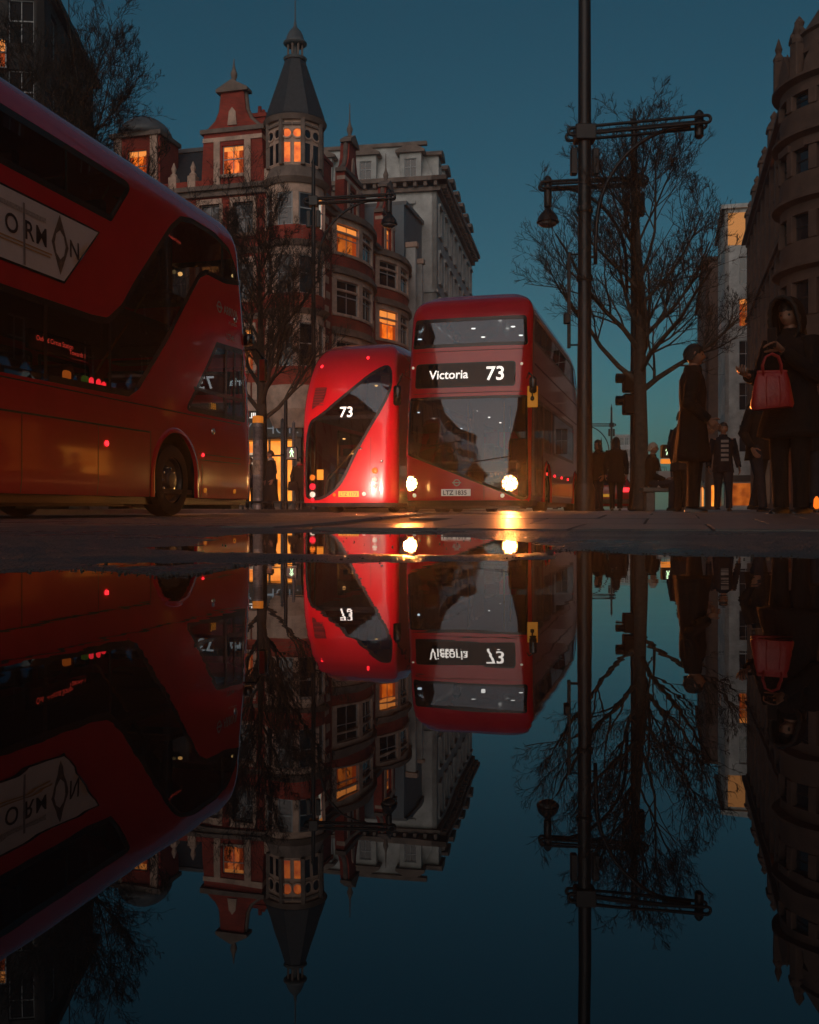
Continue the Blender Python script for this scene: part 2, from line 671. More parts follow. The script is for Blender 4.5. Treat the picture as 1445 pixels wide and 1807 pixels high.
# ------------------------------------------------------------------ double-decker buses
bus_red = mat('bus_red_paint', (0.56, 0.006, 0.016), rough=0.22, var=0.07, scale=3, coat=0.9, bump=0.012, bscale=2.2)
bus_black = mat('bus_black_trim', (0.012, 0.012, 0.013), rough=0.25, coat=0.3)
rubber = mat('tyre_rubber', (0.015, 0.015, 0.016), rough=0.75, bump=0.2, bscale=50)
dark_metal = mat('dark_metal', (0.03, 0.03, 0.033), rough=0.45, metal=0.6, var=0.2)
rim_metal = mat('wheel_rim_paint', (0.16, 0.15, 0.14), rough=0.4, metal=0.7, var=0.3, scale=20)
chrome = mat('chrome', (0.6, 0.6, 0.6), rough=0.12, metal=1.0)
bus_floor = mat('bus_interior_trim', (0.07, 0.055, 0.05), rough=0.7, var=0.2)
seat_mat = mat('seat_moquette', (0.12, 0.03, 0.03), rough=0.9, var=0.5, scale=30)
rail_mat = mat('handrail', (0.75, 0.42, 0.12), rough=0.25, metal=0.6)
letter_white = mat('lit_blind_lettering', (0.8, 0.8, 0.78), rough=0.5, emit=(1.0, 0.93, 0.85), estr=0.95)
letter_grey = mat('silver_lettering', (0.36, 0.37, 0.40), rough=0.4, metal=0.3)
yellow_paint = mat('yellow_panel', (0.80, 0.33, 0.02), rough=0.4, emit=(1, .4, .02), estr=0.12)
plate_white = mat('number_plate_white', (0.75, 0.75, 0.72), rough=0.35, emit=(1, .9, .8), estr=0.10)
plate_yellow = mat('number_plate_yellow', (0.75, 0.42, 0.02), rough=0.35, emit=(1, .5, .05), estr=0.25)
plate_text = mat('plate_characters', (0.01, 0.01, 0.01), rough=0.5)
led_red = mat('red_lamp', (0.5, 0.01, 0.01), rough=0.2, emit=(1, 0.02, 0.03), estr=2.2)
lamp_red_dim = mat('red_lamp_dim', (0.5, 0.01, 0.01), rough=0.15, coat=0.5, emit=(1, 0.02, 0.06), estr=0.55)
lamp_amber = mat('amber_lamp', (0.55, 0.16, 0.01), rough=0.15, coat=0.5, emit=(1, .25, .02), estr=0.25)
lamp_clear = mat('clear_lamp', (0.7, 0.68, 0.62), rough=0.1, coat=0.6, emit=(1, .8, .6), estr=0.35)
head_led = mat('headlamp_led', (0.9, 0.9, 0.8), rough=0.3, emit=(1.0, 0.50, 0.14), estr=46)
head_reflector = mat('headlamp_reflector', (0.5, 0.5, 0.5), rough=0.15, metal=1.0)
ceil_led = mat('ceiling_lamp', (0.8, 0.8, 0.8), rough=0.3, emit=(1.0, 0.92, 0.82), estr=3.2)
sign_red = mat('red_dot_matrix', (0.2, 0.01, 0.01), rough=0.5, emit=(1, 0.07, 0.04), estr=0.9)
bus_glass = glass_mat('bus_glass', (0.36, 0.38, 0.40), ior=1.9)
blind_glass = mat('blind_glass', (0.006, 0.007, 0.009), rough=0.04, ior=1.4)
ad_white = mat('advert_board', (0.62, 0.64, 0.66), rough=0.45, var=0.06)
ad_black = mat('advert_print_dark', (0.025, 0.022, 0.025), rough=0.5)
ad_gold = mat('advert_print_gold', (0.42, 0.27, 0.12), rough=0.5)
arch_red = bus_red

BW, BL, BDF, BDR = 1.26, 11.2, 0.45, 0.42

def _quarter(D, n=3.9, k=60):
    pts = []
    for i in range(k + 1):
        a = math.pi / 2 * (1 - i / k)
        pts.append((BW * max(0, math.cos(a)) ** (2 / n), -D + D * max(0, math.sin(a)) ** (2 / n)))
    acc = [0.0]
    for p, q_ in zip(pts, pts[1:]):
        acc.append(acc[-1] + math.hypot(q_[0] - p[0], q_[1] - p[1]))
    return pts, acc

_QF, _AF = _quarter(BDF)
_QR, _AR = _quarter(BDR)
SF = _AF[-1]
SS = SF + (BL - BDF - BDR)
ST = SS + _AR[-1]

def _tab(pts, acc, s):
    if s >= acc[-1]:
        return pts[-1]
    lo, hi = 0, len(acc) - 1
    while hi - lo > 1:
        m = (lo + hi) // 2
        if acc[m] <= s:
            lo = m
        else:
            hi = m
    t = (s - acc[lo]) / max(1e-9, acc[hi] - acc[lo])
    return (pts[lo][0] + (pts[hi][0] - pts[lo][0]) * t, pts[lo][1] + (pts[hi][1] - pts[lo][1]) * t)

def plan(s):
    if s < SF:
        return _tab(_QF, _AF, s)
    if s < SS:
        return (BW, -BDF - (s - SF))
    x, y = _tab(_QR, _AR, ST - s)
    return (x, -BL - y)

LEANF = smooth_table([(0.1, 0.03), (0.35, 0.0), (1.3, .015), (1.9, .09), (2.7, .24), (3.5, .39), (3.95, .50), (4.2, .63), (4.34, .80), (4.43, 1.0), (4.51, 1.2), (4.58, 1.7)], 6)
LEANR = smooth_table([(0.1, 0.05), (0.35, 0.0), (1.3, 0.0), (2.4, .04), (3.0, .14), (3.5, .32), (3.9, .58), (4.2, .92), (4.34, 1.18), (4.43, 1.42), (4.51, 1.75), (4.58, 2.3)], 6)
TOPZ = 4.58

def width_at(z):
    w = 1.26 - 0.02 * min(1, max(0, (z - 2.3) / 1.4))
    if z > 3.85:
        t = min(1, (z - 3.85) / (TOPZ - 3.85))
        w *= max(0, 1 - t ** 3.1) ** (1 / 3.1)
    if z < .4:
        w -= (.4 - z) * .12
    return w

def bus_point(s, z, off=0.0):
    def base(s, z):
        a = abs(s)
        x, y = plan(a)
        x *= width_at(z) / BW
        kf = max(0, 1 + y / 3.6) ** 2
        kr = max(0, 1 - (y + BL) / 3.6) ** 2
        x *= 1 - .24 * min(1, max(0, (z - 2.3) / 2.2)) ** 1.8 * kr
        y = y - lerp_table(LEANF, z) * kf + lerp_table(LEANR, z) * kr
        return Vector((math.copysign(x, s) if s else 0.0, y, z))
    p = base(s, z)
    if off:
        e = .01
        du = base(s + e, z) - base(s - e, z)
        dv = base(s, min(z + e, TOPZ)) - base(s, z - e)
        n = dv.cross(du) * -1
        if n.length > 1e-9:
            n.normalize()
            mid = Vector((0, -BL / 2, p.z))
            if n.dot(p - mid) < 0 and abs(n.z) < .9:
                n = -n
            p = p + n * off
    return p

def s_side(y, z, sign=1):
    lo, hi = 0.25, ST - .25
    for _ in range(30):
        m = (lo + hi) / 2
        if bus_point(m, z).y > y:
            lo = m
        else:
            hi = m
    return sign * (lo + hi) / 2

def s_front(x, z):
    a = min(abs(x), width_at(z) * .999)
    lo, hi = 0.0, SF
    for _ in range(30):
        m = (lo + hi) / 2
        if plan(m)[0] * width_at(z) / BW < a:
            lo = m
        else:
            hi = m
    return math.copysign((lo + hi) / 2, x)

def s_rear(x, z):
    a = min(abs(x), width_at(z) * .999)
    lo, hi = 0.0, ST - SS
    for _ in range(30):
        m = (lo + hi) / 2
        if plan(ST - m)[0] * width_at(z) / BW < a:
            lo = m
        else:
            hi = m
    return math.copysign((lo + hi) / 2, x)     # rear coordinate: distance from the rear centre line

def fillet(poly, r, n=5):
    out = []
    k = len(poly)
    for i in range(k):
        p0, p1, p2 = Vector(poly[i - 1]), Vector(poly[i]), Vector(poly[(i + 1) % k])
        a, b = (p0 - p1), (p2 - p1)
        rr = r if not isinstance(r, (list, tuple)) else r[i]
        ang = a.angle(b, math.pi)
        if rr <= 0 or ang > 2.9:
            out.append(tuple(p1))
            continue
        d = min(rr / math.tan(ang / 2), a.length * .45, b.length * .45)
        s_, e_ = p1 + a.normalized() * d, p1 + b.normalized() * d
        for j in range(n + 1):
            t = j / n
            out.append(tuple(s_ * (1 - t) ** 2 + p1 * 2 * t * (1 - t) + e_ * t * t))
    return out

def densify(poly, step=.14):
    out = []
    for i in range(len(poly)):
        a, b = Vector(poly[i]), Vector(poly[(i + 1) % len(poly)])
        n = max(1, int(math.ceil((b - a).length / step)))
        for k in range(n):
            out.append(tuple(a + (b - a) * (k / n)))
    return out

def inset(poly, d):
    k = len(poly)
    area = sum(poly[i - 1][0] * poly[i][1] - poly[i][0] * poly[i - 1][1] for i in range(k))
    sg = 1 if area > 0 else -1
    out = []
    for i in range(k):
        a, b, c = Vector(poly[i - 1]), Vector(poly[i]), Vector(poly[(i + 1) % k])
        n1 = Vector((-(b - a).y, (b - a).x)).normalized() * sg if (b - a).length > 1e-9 else Vector((0, 0))
        n2 = Vector((-(c - b).y, (c - b).x)).normalized() * sg if (c - b).length > 1e-9 else n1
        n = n1 + n2
        if n.length < 1e-6:
            n = n1
        n.normalize()
        f = 1 / max(.5, n.dot(n1))
        out.append(tuple(b + n * d * f))
    return out

def in_poly(poly, x, y):
    c = False
    j = len(poly) - 1
    for i in range(len(poly)):
        if (poly[i][1] > y) != (poly[j][1] > y) and x < (poly[j][0] - poly[i][0]) * (y - poly[i][1]) / (poly[j][1] - poly[i][1]) + poly[i][0]:
            c = not c
        j = i
    return c

def cdt(loops, extra, keep):
    """triangulate the plane with loops as constraints; keep(cx, cy) picks the triangles"""
    vs2, es = [], []
    for lp in loops:
        o = len(vs2)
        vs2 += [Vector((p[0], p[1])) for p in lp]
        es += [(o + i, o + (i + 1) % len(lp)) for i in range(len(lp))]
    vs2 += [Vector(p) for p in extra]
    v, e, f, _, _, _ = geometry.delaunay_2d_cdt(vs2, es, [], 0, 1e-5)
    tris = []
    for t in f:
        c = (v[t[0]] + v[t[1]] + v[t[2]]) / 3
        if keep(c.x, c.y):
            tris.append(tuple(t))
    used = sorted({i for t in tris for i in t})
    mp = {u: k for k, u in enumerate(used)}
    return [tuple(v[u]) for u in used], [tuple(mp[i] for i in t) for t in tris]

def grid_pts(poly, step):
    x0, x1 = min(p[0] for p in poly), max(p[0] for p in poly)
    y0, y1 = min(p[1] for p in poly), max(p[1] for p in poly)
    big = inset(poly, step * .35)
    out = []
    y = y0 + step / 2
    while y < y1:
        x = x0 + step / 2
        while x < x1:
            if in_poly(big, x, y):
                out.append((x, y))
            x += step
        y += step
    return out

def patch_mesh(poly, fn, off, material, hole=None, step=.16, name='panel'):
    loops = [poly] + ([hole] if hole else [])
    ex = grid_pts(poly, step)
    if hole:
        ex = [p for p in ex if not in_poly(hole, *p)]
    vv, tt = cdt(loops, ex, lambda x, y: in_poly(poly, x, y) and not (hole and in_poly(hole, x, y)))
    mb = MB()
    mb.add([fn(a, b, off) for a, b in vv], tt)
    me = mb.mesh(name, material, smooth=True, fix=False)
    orient_out(me)
    return me

def orient_out(me):
    bm = bmesh.new()
    bm.from_mesh(me)
    c = Vector((0, -BL / 2, 2.0))
    for f in bm.faces:
        d = f.calc_center_median() - c
        if abs(d.x) < 1.0:
            pass
        if f.normal.dot(Vector((d.x * 4, d.y, d.z))) < 0:
            f.normal_flip()
    bm.to_mesh(me)
    bm.free()

def fn_main(s, z, off=0.0):
    return bus_point(s, z, off)

def rear_s(u):
    """rear coordinate u (distance from rear centre, + to the offside) to body coordinate"""
    return (ST - abs(u)) * (1 if u >= 0 else -1)

def fn_rear(u, z, off=0.0):
    return bus_point(rear_s(u) if u else ST, z, off)

# outlines of the openings, in metres on the body
def side_poly(pts, sign, r=.06):
    return densify(fillet([(s_side(y, z, sign), z) for y, z in pts], r))

def front_poly(pts, r=.06):
    return densify(fillet([(s_front(x, z), z) for x, z in pts], r))

def rear_poly(pts, r=.06):
    return densify(fillet([(s_rear(x, z), z) for x, z in pts], r))

SWOOP = [(-8.8, 2.27), (-4.75, 2.27), (-4.40, 2.30), (-4.08, 2.52), (-3.78, 2.86), (-2.84, 3.80), (-2.55, 4.0), (-2.2, 4.07), (-1.5, 4.07), (-1.0, 3.97), (-.74, 3.72), (-.62, 3.49),
         (-1.18, 3.40), (-1.75, 3.40), (-1.98, 3.30), (-2.27, 3.0), (-2.91, 2.31), (-3.43, 1.8), (-3.68, 1.56), (-3.95, 1.43), (-8.8, 1.40)]
BAND_R = [(-9.7, 3.43), (-4.29, 3.43), (-3.78, 4.02), (-9.4, 4.02)]
CAB = [(-2.47, 1.42), (-1.47, 2.5), (-.52, 2.53), (-.44, 1.42)]
BAND_L = [(-9.7, 3.43), (-.78, 3.43), (-1.0, 4.02), (-9.4, 4.02)]
DOOR_F = [(-.75, .36), (-.72, 2.34), (-2.05, 2.34), (-2.05, .36)]
LOW_L = [(-3.45, 1.32), (-3.45, 2.34), (-2.18, 2.34), (-2.18, 1.32)]
LOW_L2 = [(-8.2, 1.32), (-8.2, 2.34), (-3.55, 2.34), (-3.55, 1.32)]
SCREEN_UP = [(1.17, 3.32), (-1.17, 3.32), (-1.13, 3.93), (1.13, 3.93)]
SCREEN = [(1.19, 2.32), (-1.19, 2.32), (-1.21, .30), (-1.12, .27), (1.20, 1.18)]
BLIND = [(1.05, 2.52), (-.93, 2.52), (-.93, 2.98), (1.05, 2.98)]
REAR_SWOOP = [(1.13, 4.02), (.62, 3.78), (.07, 3.32), (-.33, 2.98), (-.70, 2.64), (-1.14, 2.38), (-1.16, .48), (-1.05, .36), (-.72, .32), (-.36, .52), (-.08, .83), (.2, 1.46), (.57, 2.15), (.98, 2.86), (1.17, 3.36)]
REAR_SWOOP = [(x, z * .955) for x, z in REAR_SWOOP]

def arch(yc, zc=.5, r=.60):
    return [(yc + r * math.cos(a), zc + r * math.sin(a)) for a in [math.pi * k / 14 for k in range(15)]] + [(yc - r, .15), (yc + r, .15)]

WHEEL_Y = (-2.73, -8.75)

def text_on(parent, txt, fn, s0, z0, size, material, flip=1, off=.006, bold=0.0, name='lettering', spacing=1.0, center=False, slope=0.0):
    vv, tt, w = text_shape(txt, size, bold, spacing)
    sh = -w / 2 if center else 0
    mb = MB()
    mb.add([fn(s0 + flip * (u + sh), z0 + v + slope * (u + sh), off) for u, v in vv], tt)
    me = mb.mesh(name, material, fix=False)
    orient_out(me)
    return obj(name, me, parent)

def disc_on(parent, name, fn, s0, z0, r, material, off=.01, depth=.012, n=20):
    """round lamp lens: a shallow dome lying on the body"""
    mb = MB()
    vs_ = []
    prof = [(1.0, -.012), (1.0, depth * .5), (.8, depth * .85), (.45, depth), (0.02, depth * 1.05)]
    for rr, h in prof:
        for k in range(n):
            a = 2 * math.pi * k / n
            vs_.append(fn(s0 + r * rr * math.cos(a), z0 + r * rr * math.sin(a), off + h))
    fs = []
    for i in range(len(prof) - 1):
        for k in range(n):
            fs.append((i * n + k, i * n + (k + 1) % n, (i + 1) * n + (k + 1) % n, (i + 1) * n + k))
    fs.append(tuple((len(prof) - 1) * n + k for k in range(n)))
    mb.add(vs_, fs)
    me = mb.mesh(name, material, smooth=True)
    return obj(name, me, parent)

def strip_on(parent, name, fn, pts, width, material, off=.005, depth=.0):
    """thin raised strip or seam following the body"""
    mb = MB()
    pts = [Vector(p) for p in pts]
    dense = []
    for a, b in zip(pts, pts[1:]):
        n = max(1, int((b - a).length / .15))
        dense += [a + (b - a) * (k / n) for k in range(n)]
    dense.append(pts[-1])
    L, Rr = [], []
    for i, p in enumerate(dense):
        d = (dense[min(i + 1, len(dense) - 1)] - dense[max(i - 1, 0)]).normalized()
        n = Vector((-d.y, d.x)) * width / 2
        L.append(fn(p.x + n.x, p.y + n.y, off))
        Rr.append(fn(p.x - n.x, p.y - n.y, off))
    k = len(dense)
    mb.add(L + Rr, [(i, i + 1, k + i + 1, k + i) for i in range(k - 1)])
    me = mb.mesh(name, material, smooth=True, fix=False)
    orient_out(me)
    return obj(name, me, parent)

_bus_cache = {}
def bus_shared():
    """meshes common to all three buses, made once"""
    if _bus_cache:
        return _bus_cache
    wins = []
    def W(name, poly, fn, to_main, frit=.075, glass=bus_glass):
        wins.append((name, poly, fn, to_main, frit, glass))
    ident = lambda p: p
    W('upper_side_window', side_poly(BAND_R, 1, .10), fn_main, ident)
    W('stair_window', densify([(s_side(y, z, 1), z) for y, z in smooth_loop(SWOOP)], .12), fn_main, ident)
    W('cab_window', side_poly(CAB, 1, .07), fn_main, ident)
    W('upper_side_window', side_poly(BAND_L, -1, .10), fn_main, ident)
    W('front_door_window', side_poly(DOOR_F, -1, .06), fn_main, ident)
    W('lower_side_window', side_poly(LOW_L, -1, .08), fn_main, ident)
    W('lower_side_window', side_poly(LOW_L2, -1, .08), fn_main, ident)
    W('upper_windscreen', front_poly(SCREEN_UP, .08), fn_main, ident)
    W('windscreen', front_poly(SCREEN, .07), fn_main, ident, .05)
    rp = densify(smooth_open([(s_rear(x, z), z) for x, z in REAR_SWOOP]), .12)
    W('rear_window', rp, fn_rear, lambda p: None)
    arches = [side_poly(arch(y), sg, 0) for y in WHEEL_Y for sg in (1, -1)]
    # the red skin: everything that is not a window or a wheel arch
    def skin(fn, loops, s0, s1, z0, z1, name, holes):
        ss = []
        s = s0
        while s < s1 - 1e-6:
            ss.append(s)
            a = abs(s) if fn is fn_main else ST - abs(s)
            s += .07 if (a < SF + .1 or a > SS - .1) else .22
        ss.append(s1)
        zs = [z0, .32, .42, .6, .85, 1.1, 1.35, 1.6, 1.85, 2.1, 2.35, 2.6, 2.85, 3.1, 3.3, 3.5, 3.62, 3.74, 3.86, 3.96, 4.04, 4.12, 4.19, 4.25, 4.30, 4.345, 4.38, 4.41, 4.434, 4.453, 4.468, 4.48, 4.495, 4.515, 4.53, 4.545, 4.556, 4.566, 4.574, z1]
        ex = []
        for a in ss:
            for b in zs:
                ok = True
                for h in holes:
                    if in_poly(h, a, b):
                        ok = False
                        break
                if ok:
                    ex.append((a, b))
        def keep(x, y):
            if x < s0 or x > s1 or y < z0 or y > z1:
                return False
            return not any(in_poly(h, x, y) for h in holes)
        vv, tt = cdt(loops, ex, keep)
        mb = MB()
        mb.add([fn(a, b) for a, b in vv], tt)
        me = mb.mesh(name, bus_red, smooth=True, fix=False, merge=True)
        orient_out(me)
        return me
    SPLIT = ST - 1.75
    mainh = [w[1] for w in wins if w[2] is fn_main] + arches
    _bus_cache['body'] = skin(fn_main, mainh, -SPLIT, SPLIT, .25, 4.5794, 'body', mainh)
    rearh = [w[1] for w in wins if w[2] is fn_rear]
    _bus_cache['tail'] = skin(fn_rear, rearh, -1.75, 1.75, .25, 4.5794, 'tail_panel', rearh)
    _bus_cache['wins'] = []
    for name, poly, fn, tm, frit, gl in wins:
        inner = inset(poly, frit)
        _bus_cache['wins'].append((name, patch_mesh(poly, fn, -.004, bus_black, hole=inner, name='window_frame'),
                                   patch_mesh(inset(poly, frit - .006), fn, -.010, gl, name='pane', step=.3)))
    # roof lid where the skin closes
    mb = MB()
    ring = [bus_point(s, 4.5793) for s in np.linspace(-ST, ST, 120)[:-1]]
    mb.add(ring, [tuple(range(len(ring)))])
    _bus_cache['lid'] = mb.mesh('roof_lid', bus_red)
    # wheel
    t = MB().lathe([(.30, -.13), (.40, -.14), (.455, -.12), (.475, -.06), (.475, .06), (.455, .12), (.40, .14), (.30, .13)], 40, axis='X', cap=False)
    _bus_cache['tyre'] = t.mesh('tyre', rubber, smooth=40)
    r = MB().lathe([(.30, -.12), (.305, .10), (.285, .11), (.27, .05), (.20, .03), (.15, .06), (.11, .09), (.105, .13), (.05, .14), (.01, .14)], 40, axis='X', cap=True)
    _bus_cache['rim'] = r.mesh('rim', rim_metal, smooth=40)
    _bus_cache['nut'] = MB().lathe([(.019, .02), (.019, .075), (.012, .085)], 6, axis='X').mesh('wheel_nut', chrome)
    # arch lip and liner
    lip = MB()
    pts = []
    for k in range(29):
        a = math.pi * k / 28
        pts.append((math.cos(a), math.sin(a)))
    v = []
    for (c, s) in pts:
        for (rr, x) in ((.60, -.02), (.60, .028), (.64, .03), (.665, .004)):
            v.append((x, rr * c, .5 + rr * s))
    f = []
    for k in range(28):
        for j in range(3):
            f.append((k * 4 + j, k * 4 + j + 1, k * 4 + 5 + j, k * 4 + 4 + j))
    lip.add(v, f)
    for sgn in (1, -1):
        lip.add([(-.02, sgn * .60, .25), (.028, sgn * .60, .25), (.03, sgn * .64, .25), (.004, sgn * .665, .25), (-.02, sgn * .60, .5), (.028, sgn * .60, .5), (.03, sgn * .64, .5), (.004, sgn * .665, .5)],
                [(0, 1, 5, 4), (1, 2, 6, 5), (2, 3, 7, 6)])
    _bus_cache['lip'] = lip.mesh('wheel_arch_lip', bus_red, smooth=50)
    lin = MB()
    v = []
    for (c, s) in pts:
        v += [(-.02, .60 * c, .5 + .60 * s), (-.55, .60 * c, .5 + .60 * s)]
    lin.add(v, [(2 * k, 2 * k + 1, 2 * k + 3, 2 * k + 2) for k in range(28)])
    lin.add([(-.55, .6, 1.1), (-.55, -.6, 1.1), (-.55, -.6, .1), (-.55, .6, .1)], [(0, 1, 2, 3)])
    for sgn in (1, -1):
        lin.add([(-.02, .6 * sgn, .5), (-.55, .6 * sgn, .5), (-.55, .6 * sgn, .25), (-.02, .6 * sgn, .25)], [(0, 1, 2, 3)])
    _bus_cache['liner'] = lin.mesh('wheel_arch_liner', bus_black)
    # interior
    dk = MB()
    dk.box(-1.15, 1.15, -10.6, -.85, 2.42, 2.52)
    _bus_cache['deck'] = dk.mesh('upper_deck_floor', bus_floor)
    lf = MB()
    lf.box(-1.2, 1.2, -10.7, -.4, .30, .36)
    _bus_cache['lowfloor'] = lf.mesh('lower_deck_floor', bus_floor)
    st_ = MB()
    st_.cbox(-.42, .42, -.05, .05, .0, .75, .04)
    st_.cbox(-.42, .42, -.02, .42, -.1, .02, .03)
    _bus_cache['seat'] = st_.mesh('seat', seat_mat)
    ud = MB()
    ud.box(-1.12, 1.12, -10.9, -.12, .16, .29)
    ud.box(-1.05, 1.05, -.5, -.2, .10, .2)
    ud.box(-1.0, 1.0, -7.6, -3.6, .13, .2)
    _bus_cache['chassis'] = ud.mesh('chassis', bus_black)
    return _bus_cache

def smooth_loop(pts, n=3):
    """round off a closed outline lightly"""
    out = []
    k = len(pts)
    for i in range(k):
        p0, p1, p2, p3 = pts[i - 1], pts[i], pts[(i + 1) % k], pts[(i + 2) % k]
        d = math.hypot(p2[0] - p1[0], p2[1] - p1[1])
        if d > 1.6:
            out.append(p1)
            continue
        for j in range(n):
            t = j / n
            out.append(tuple(0.5 * ((2 * p1[m]) + (-p0[m] + p2[m]) * t * min(1, d) + (2 * p0[m] - 5 * p1[m] + 4 * p2[m] - p3[m]) * t * t * 0 + 0) if False else p1[m] + (p2[m] - p1[m]) * t for m in range(2)))
    return chaikin(out)

def chaikin(pts):
    out = []
    k = len(pts)
    for i in range(k):
        a, b = pts[i], pts[(i + 1) % k]
        out.append((a[0] * .75 + b[0] * .25, a[1] * .75 + b[1] * .25))
        out.append((a[0] * .25 + b[0] * .75, a[1] * .25 + b[1] * .75))
    return out

def smooth_open(pts):
    return chaikin(chaikin(pts))

def make_bus(label, front_xy, heading, seats=True, group='red double-decker buses'):
    B = bus_shared()
    root = thing('double_decker_bus', label, 'bus', (front_xy[0], front_xy[1], 0.008), heading, group)
    obj('body', B['body'], root)
    obj('tail_panel', B['tail'], root)
    obj('roof_lid', B['lid'], root)
    for name, fr, pn in B['wins']:
        o = obj(name, fr, root)
        obj('pane', pn, o)
    for y in WHEEL_Y:
        for sg in (1, -1):
            w = obj('wheel', B['tyre'], root, (sg * 1.09, y, .475), (0, 0, 0 if sg > 0 else math.pi))
            obj('rim', B['rim'], w)
            if sg > 0 or y > -5:
                for k in range(10):
                    obj('wheel_nut', B['nut'], w, (0, .165 * math.cos(k * .6283), .165 * math.sin(k * .6283)))
            obj('wheel_arch_lip', B['lip'], root, (sg * 1.255, y, 0), (0, 0, 0 if sg > 0 else math.pi))
            obj('wheel_arch_liner', B['liner'], root, (sg * 1.255, y, 0), (0, 0, 0 if sg > 0 else math.pi))
    obj('chassis', B['chassis'], root)
    obj('upper_deck_floor', B['deck'], root)
    obj('lower_deck_floor', B['lowfloor'], root)
    if seats:
        for k in range(9):
            for x in (-.72, .72):
                obj('seat', B['seat'], root, (x, -2.6 - k * .82, 2.97), (0, 0, 0))
        for k in range(5):
            obj('seat', B['seat'], root, (-.72, -3.4 - k * .85, .95))
            obj('seat', B['seat'], root, (.72, -4.9 - k * .85, .95))
    return root

def roundel(parent, fn, s0, z0, r, flip, material):
    """ring with a cross bar"""
    mb = MB()
    n = 28
    v = []
    for k in range(n):
        a = 2 * math.pi * k / n
        v.append(fn(s0 + r * math.cos(a), z0 + r * math.sin(a), .006))
        v.append(fn(s0 + r * .72 * math.cos(a), z0 + r * .72 * math.sin(a), .006))
    mb.add(v, [(2 * k, 2 * ((k + 1) % n), 2 * ((k + 1) % n) + 1, 2 * k + 1) for k in range(n)])
    mb.add([fn(s0 - r * 1.3, z0 - r * .16, .007), fn(s0 + r * 1.3, z0 - r * .16, .007), fn(s0 + r * 1.3, z0 + r * .16, .007), fn(s0 - r * 1.3, z0 + r * .16, .007)], [(0, 1, 2, 3)])
    me = mb.mesh('emblem', material, fix=False)
    orient_out(me)
    return obj('emblem', me, parent)

def headlamp(parent, fn, s0, z0, power, spot=True, name='headlight', toe=0.0, color=(1.0, 0.27, 0.055), dip=-.12):
    mb = MB()
    n = 28
    v = []
    for rr, o in ((.165, .002), (.165, .02), (.145, .024), (.135, .006), (.02, -.004)):
        for k in range(n):
            a = 2 * math.pi * k / n
            v.append(fn(s0 + rr * math.cos(a), z0 + rr * math.sin(a), o))
    f = []
    for i in range(4):
        for k in range(n):
            f.append((i * n + k, i * n + (k + 1) % n, (i + 1) * n + (k + 1) % n, (i + 1) * n + k))
    mb.add(v, f)
    o = obj(name, mb.mesh(name, head_reflector, smooth=40), parent)
    disc_on(o, 'led', fn, s0, z0, .05, head_led, off=.012, depth=.012, n=14)
    for k in range(9):
        a = 2 * math.pi * k / 9 + .3
        disc_on(o, 'led', fn, s0 + .103 * math.cos(a), z0 + .103 * math.sin(a), .026, head_led, off=.012, depth=.01, n=10)
    if spot:
        ld = bpy.data.lights.new('headlight_beam', 'SPOT')
        ld.energy = power
        ld.color = color
        ld.spot_size = rad(42)
        ld.spot_blend = 0.9
        ld.shadow_soft_size = 0.08
        lo = bpy.data.objects.new('headlight_beam', ld)
        col.objects.link(lo)
        lo.parent = parent
        p = fn(s0, z0, .10)
        lo.location = p
        lo.rotation_euler = Vector((toe, 1, dip)).to_track_quat('-Z', 'Y').to_euler()
    return o

def mirror(parent, base, head, face_col=None, w=.10, h=.17):
    a = MB()
    a.tube([base, ((base[0] + head[0]) / 2, (base[1] + head[1]) / 2 + .12, max(base[2], head[2]) + .06), (head[0], head[1], head[2] + h)], .018, 8)
    o = a.build('mirror_arm', bus_black, parent, smooth=True)
    b = MB()
    b.cbox(head[0] - w, head[0] + w, head[1] - .05, head[1] + .05, head[2] - h, head[2] + h, .035)
    m = b.build('wing_mirror', bus_black, parent, smooth=60)
    g = MB()
    g.cbox(head[0] - w + .02, head[0] + w - .02, head[1] - .056, head[1] - .045, head[2] - h + .02, head[2] + h - .02, .004)
    g.build('mirror_glass', chrome, m)
    return m
# ------------------------------------------------------------------ the bus on the left, seen from its driver's side
def place(px, Y):
    return ((px - 722.5) / 1757 * Y, Y)

HL = rad(13.9)
_f = Vector((math.cos(HL), -math.sin(HL))) * (-6.12 - 1.26) + Vector((math.sin(HL), math.cos(HL))) * 14.68
bus_left = make_bus('dark red double-decker bus on the left, its side panel carrying a white advert board', (_f.x, _f.y), -HL)
S = lambda y, z: s_side(y, z, 1)
# advert board
adp = densify([(S(-8.9, z), z) if y < -8 else (S(y, z), z) for y, z in [(-8.9, 2.52), (-5.28, 2.52), (-4.60, 3.22), (-8.9, 3.22)]], .3)
ad = obj('advert_board', patch_mesh(adp, fn_main, .012, ad_white, name='advert_board'), bus_left)
fr_ = obj('advert_frame', patch_mesh(inset(adp, -.025), fn_main, .008, bus_black, hole=inset(adp, .012), name='advert_frame'), ad)
def ad_text(t, y0, z0, size, m, bold=0, spacing=1.0):
    return text_on(ad, t, fn_main, S(y0, z0), z0, size, m, flip=-1, off=.016, bold=bold, spacing=spacing)
ad_text('O', -6.27, 2.80, .27, ad_black, .012)
ad_text('R', -5.95, 2.80, .27, ad_black, .012)
ad_text('M', -5.77, 2.80, .27, ad_black, .012)
ad_text('N', -5.17, 2.81, .265, ad_black, .012)
_d = MB()
_c = (S(-5.35, 2.89), 2.89)
_lp = [(0, .32), (-.11, .1), (-.155, 0), (-.11, -.1), (0, -.32), (.11, -.1), (.155, 0), (.11, .1)]
_li = [(0.0, .155), (-.07, .10), (-.1, 0), (-.07, -.10), (0, -.155), (.07, -.10), (.1, 0), (.07, .10)]
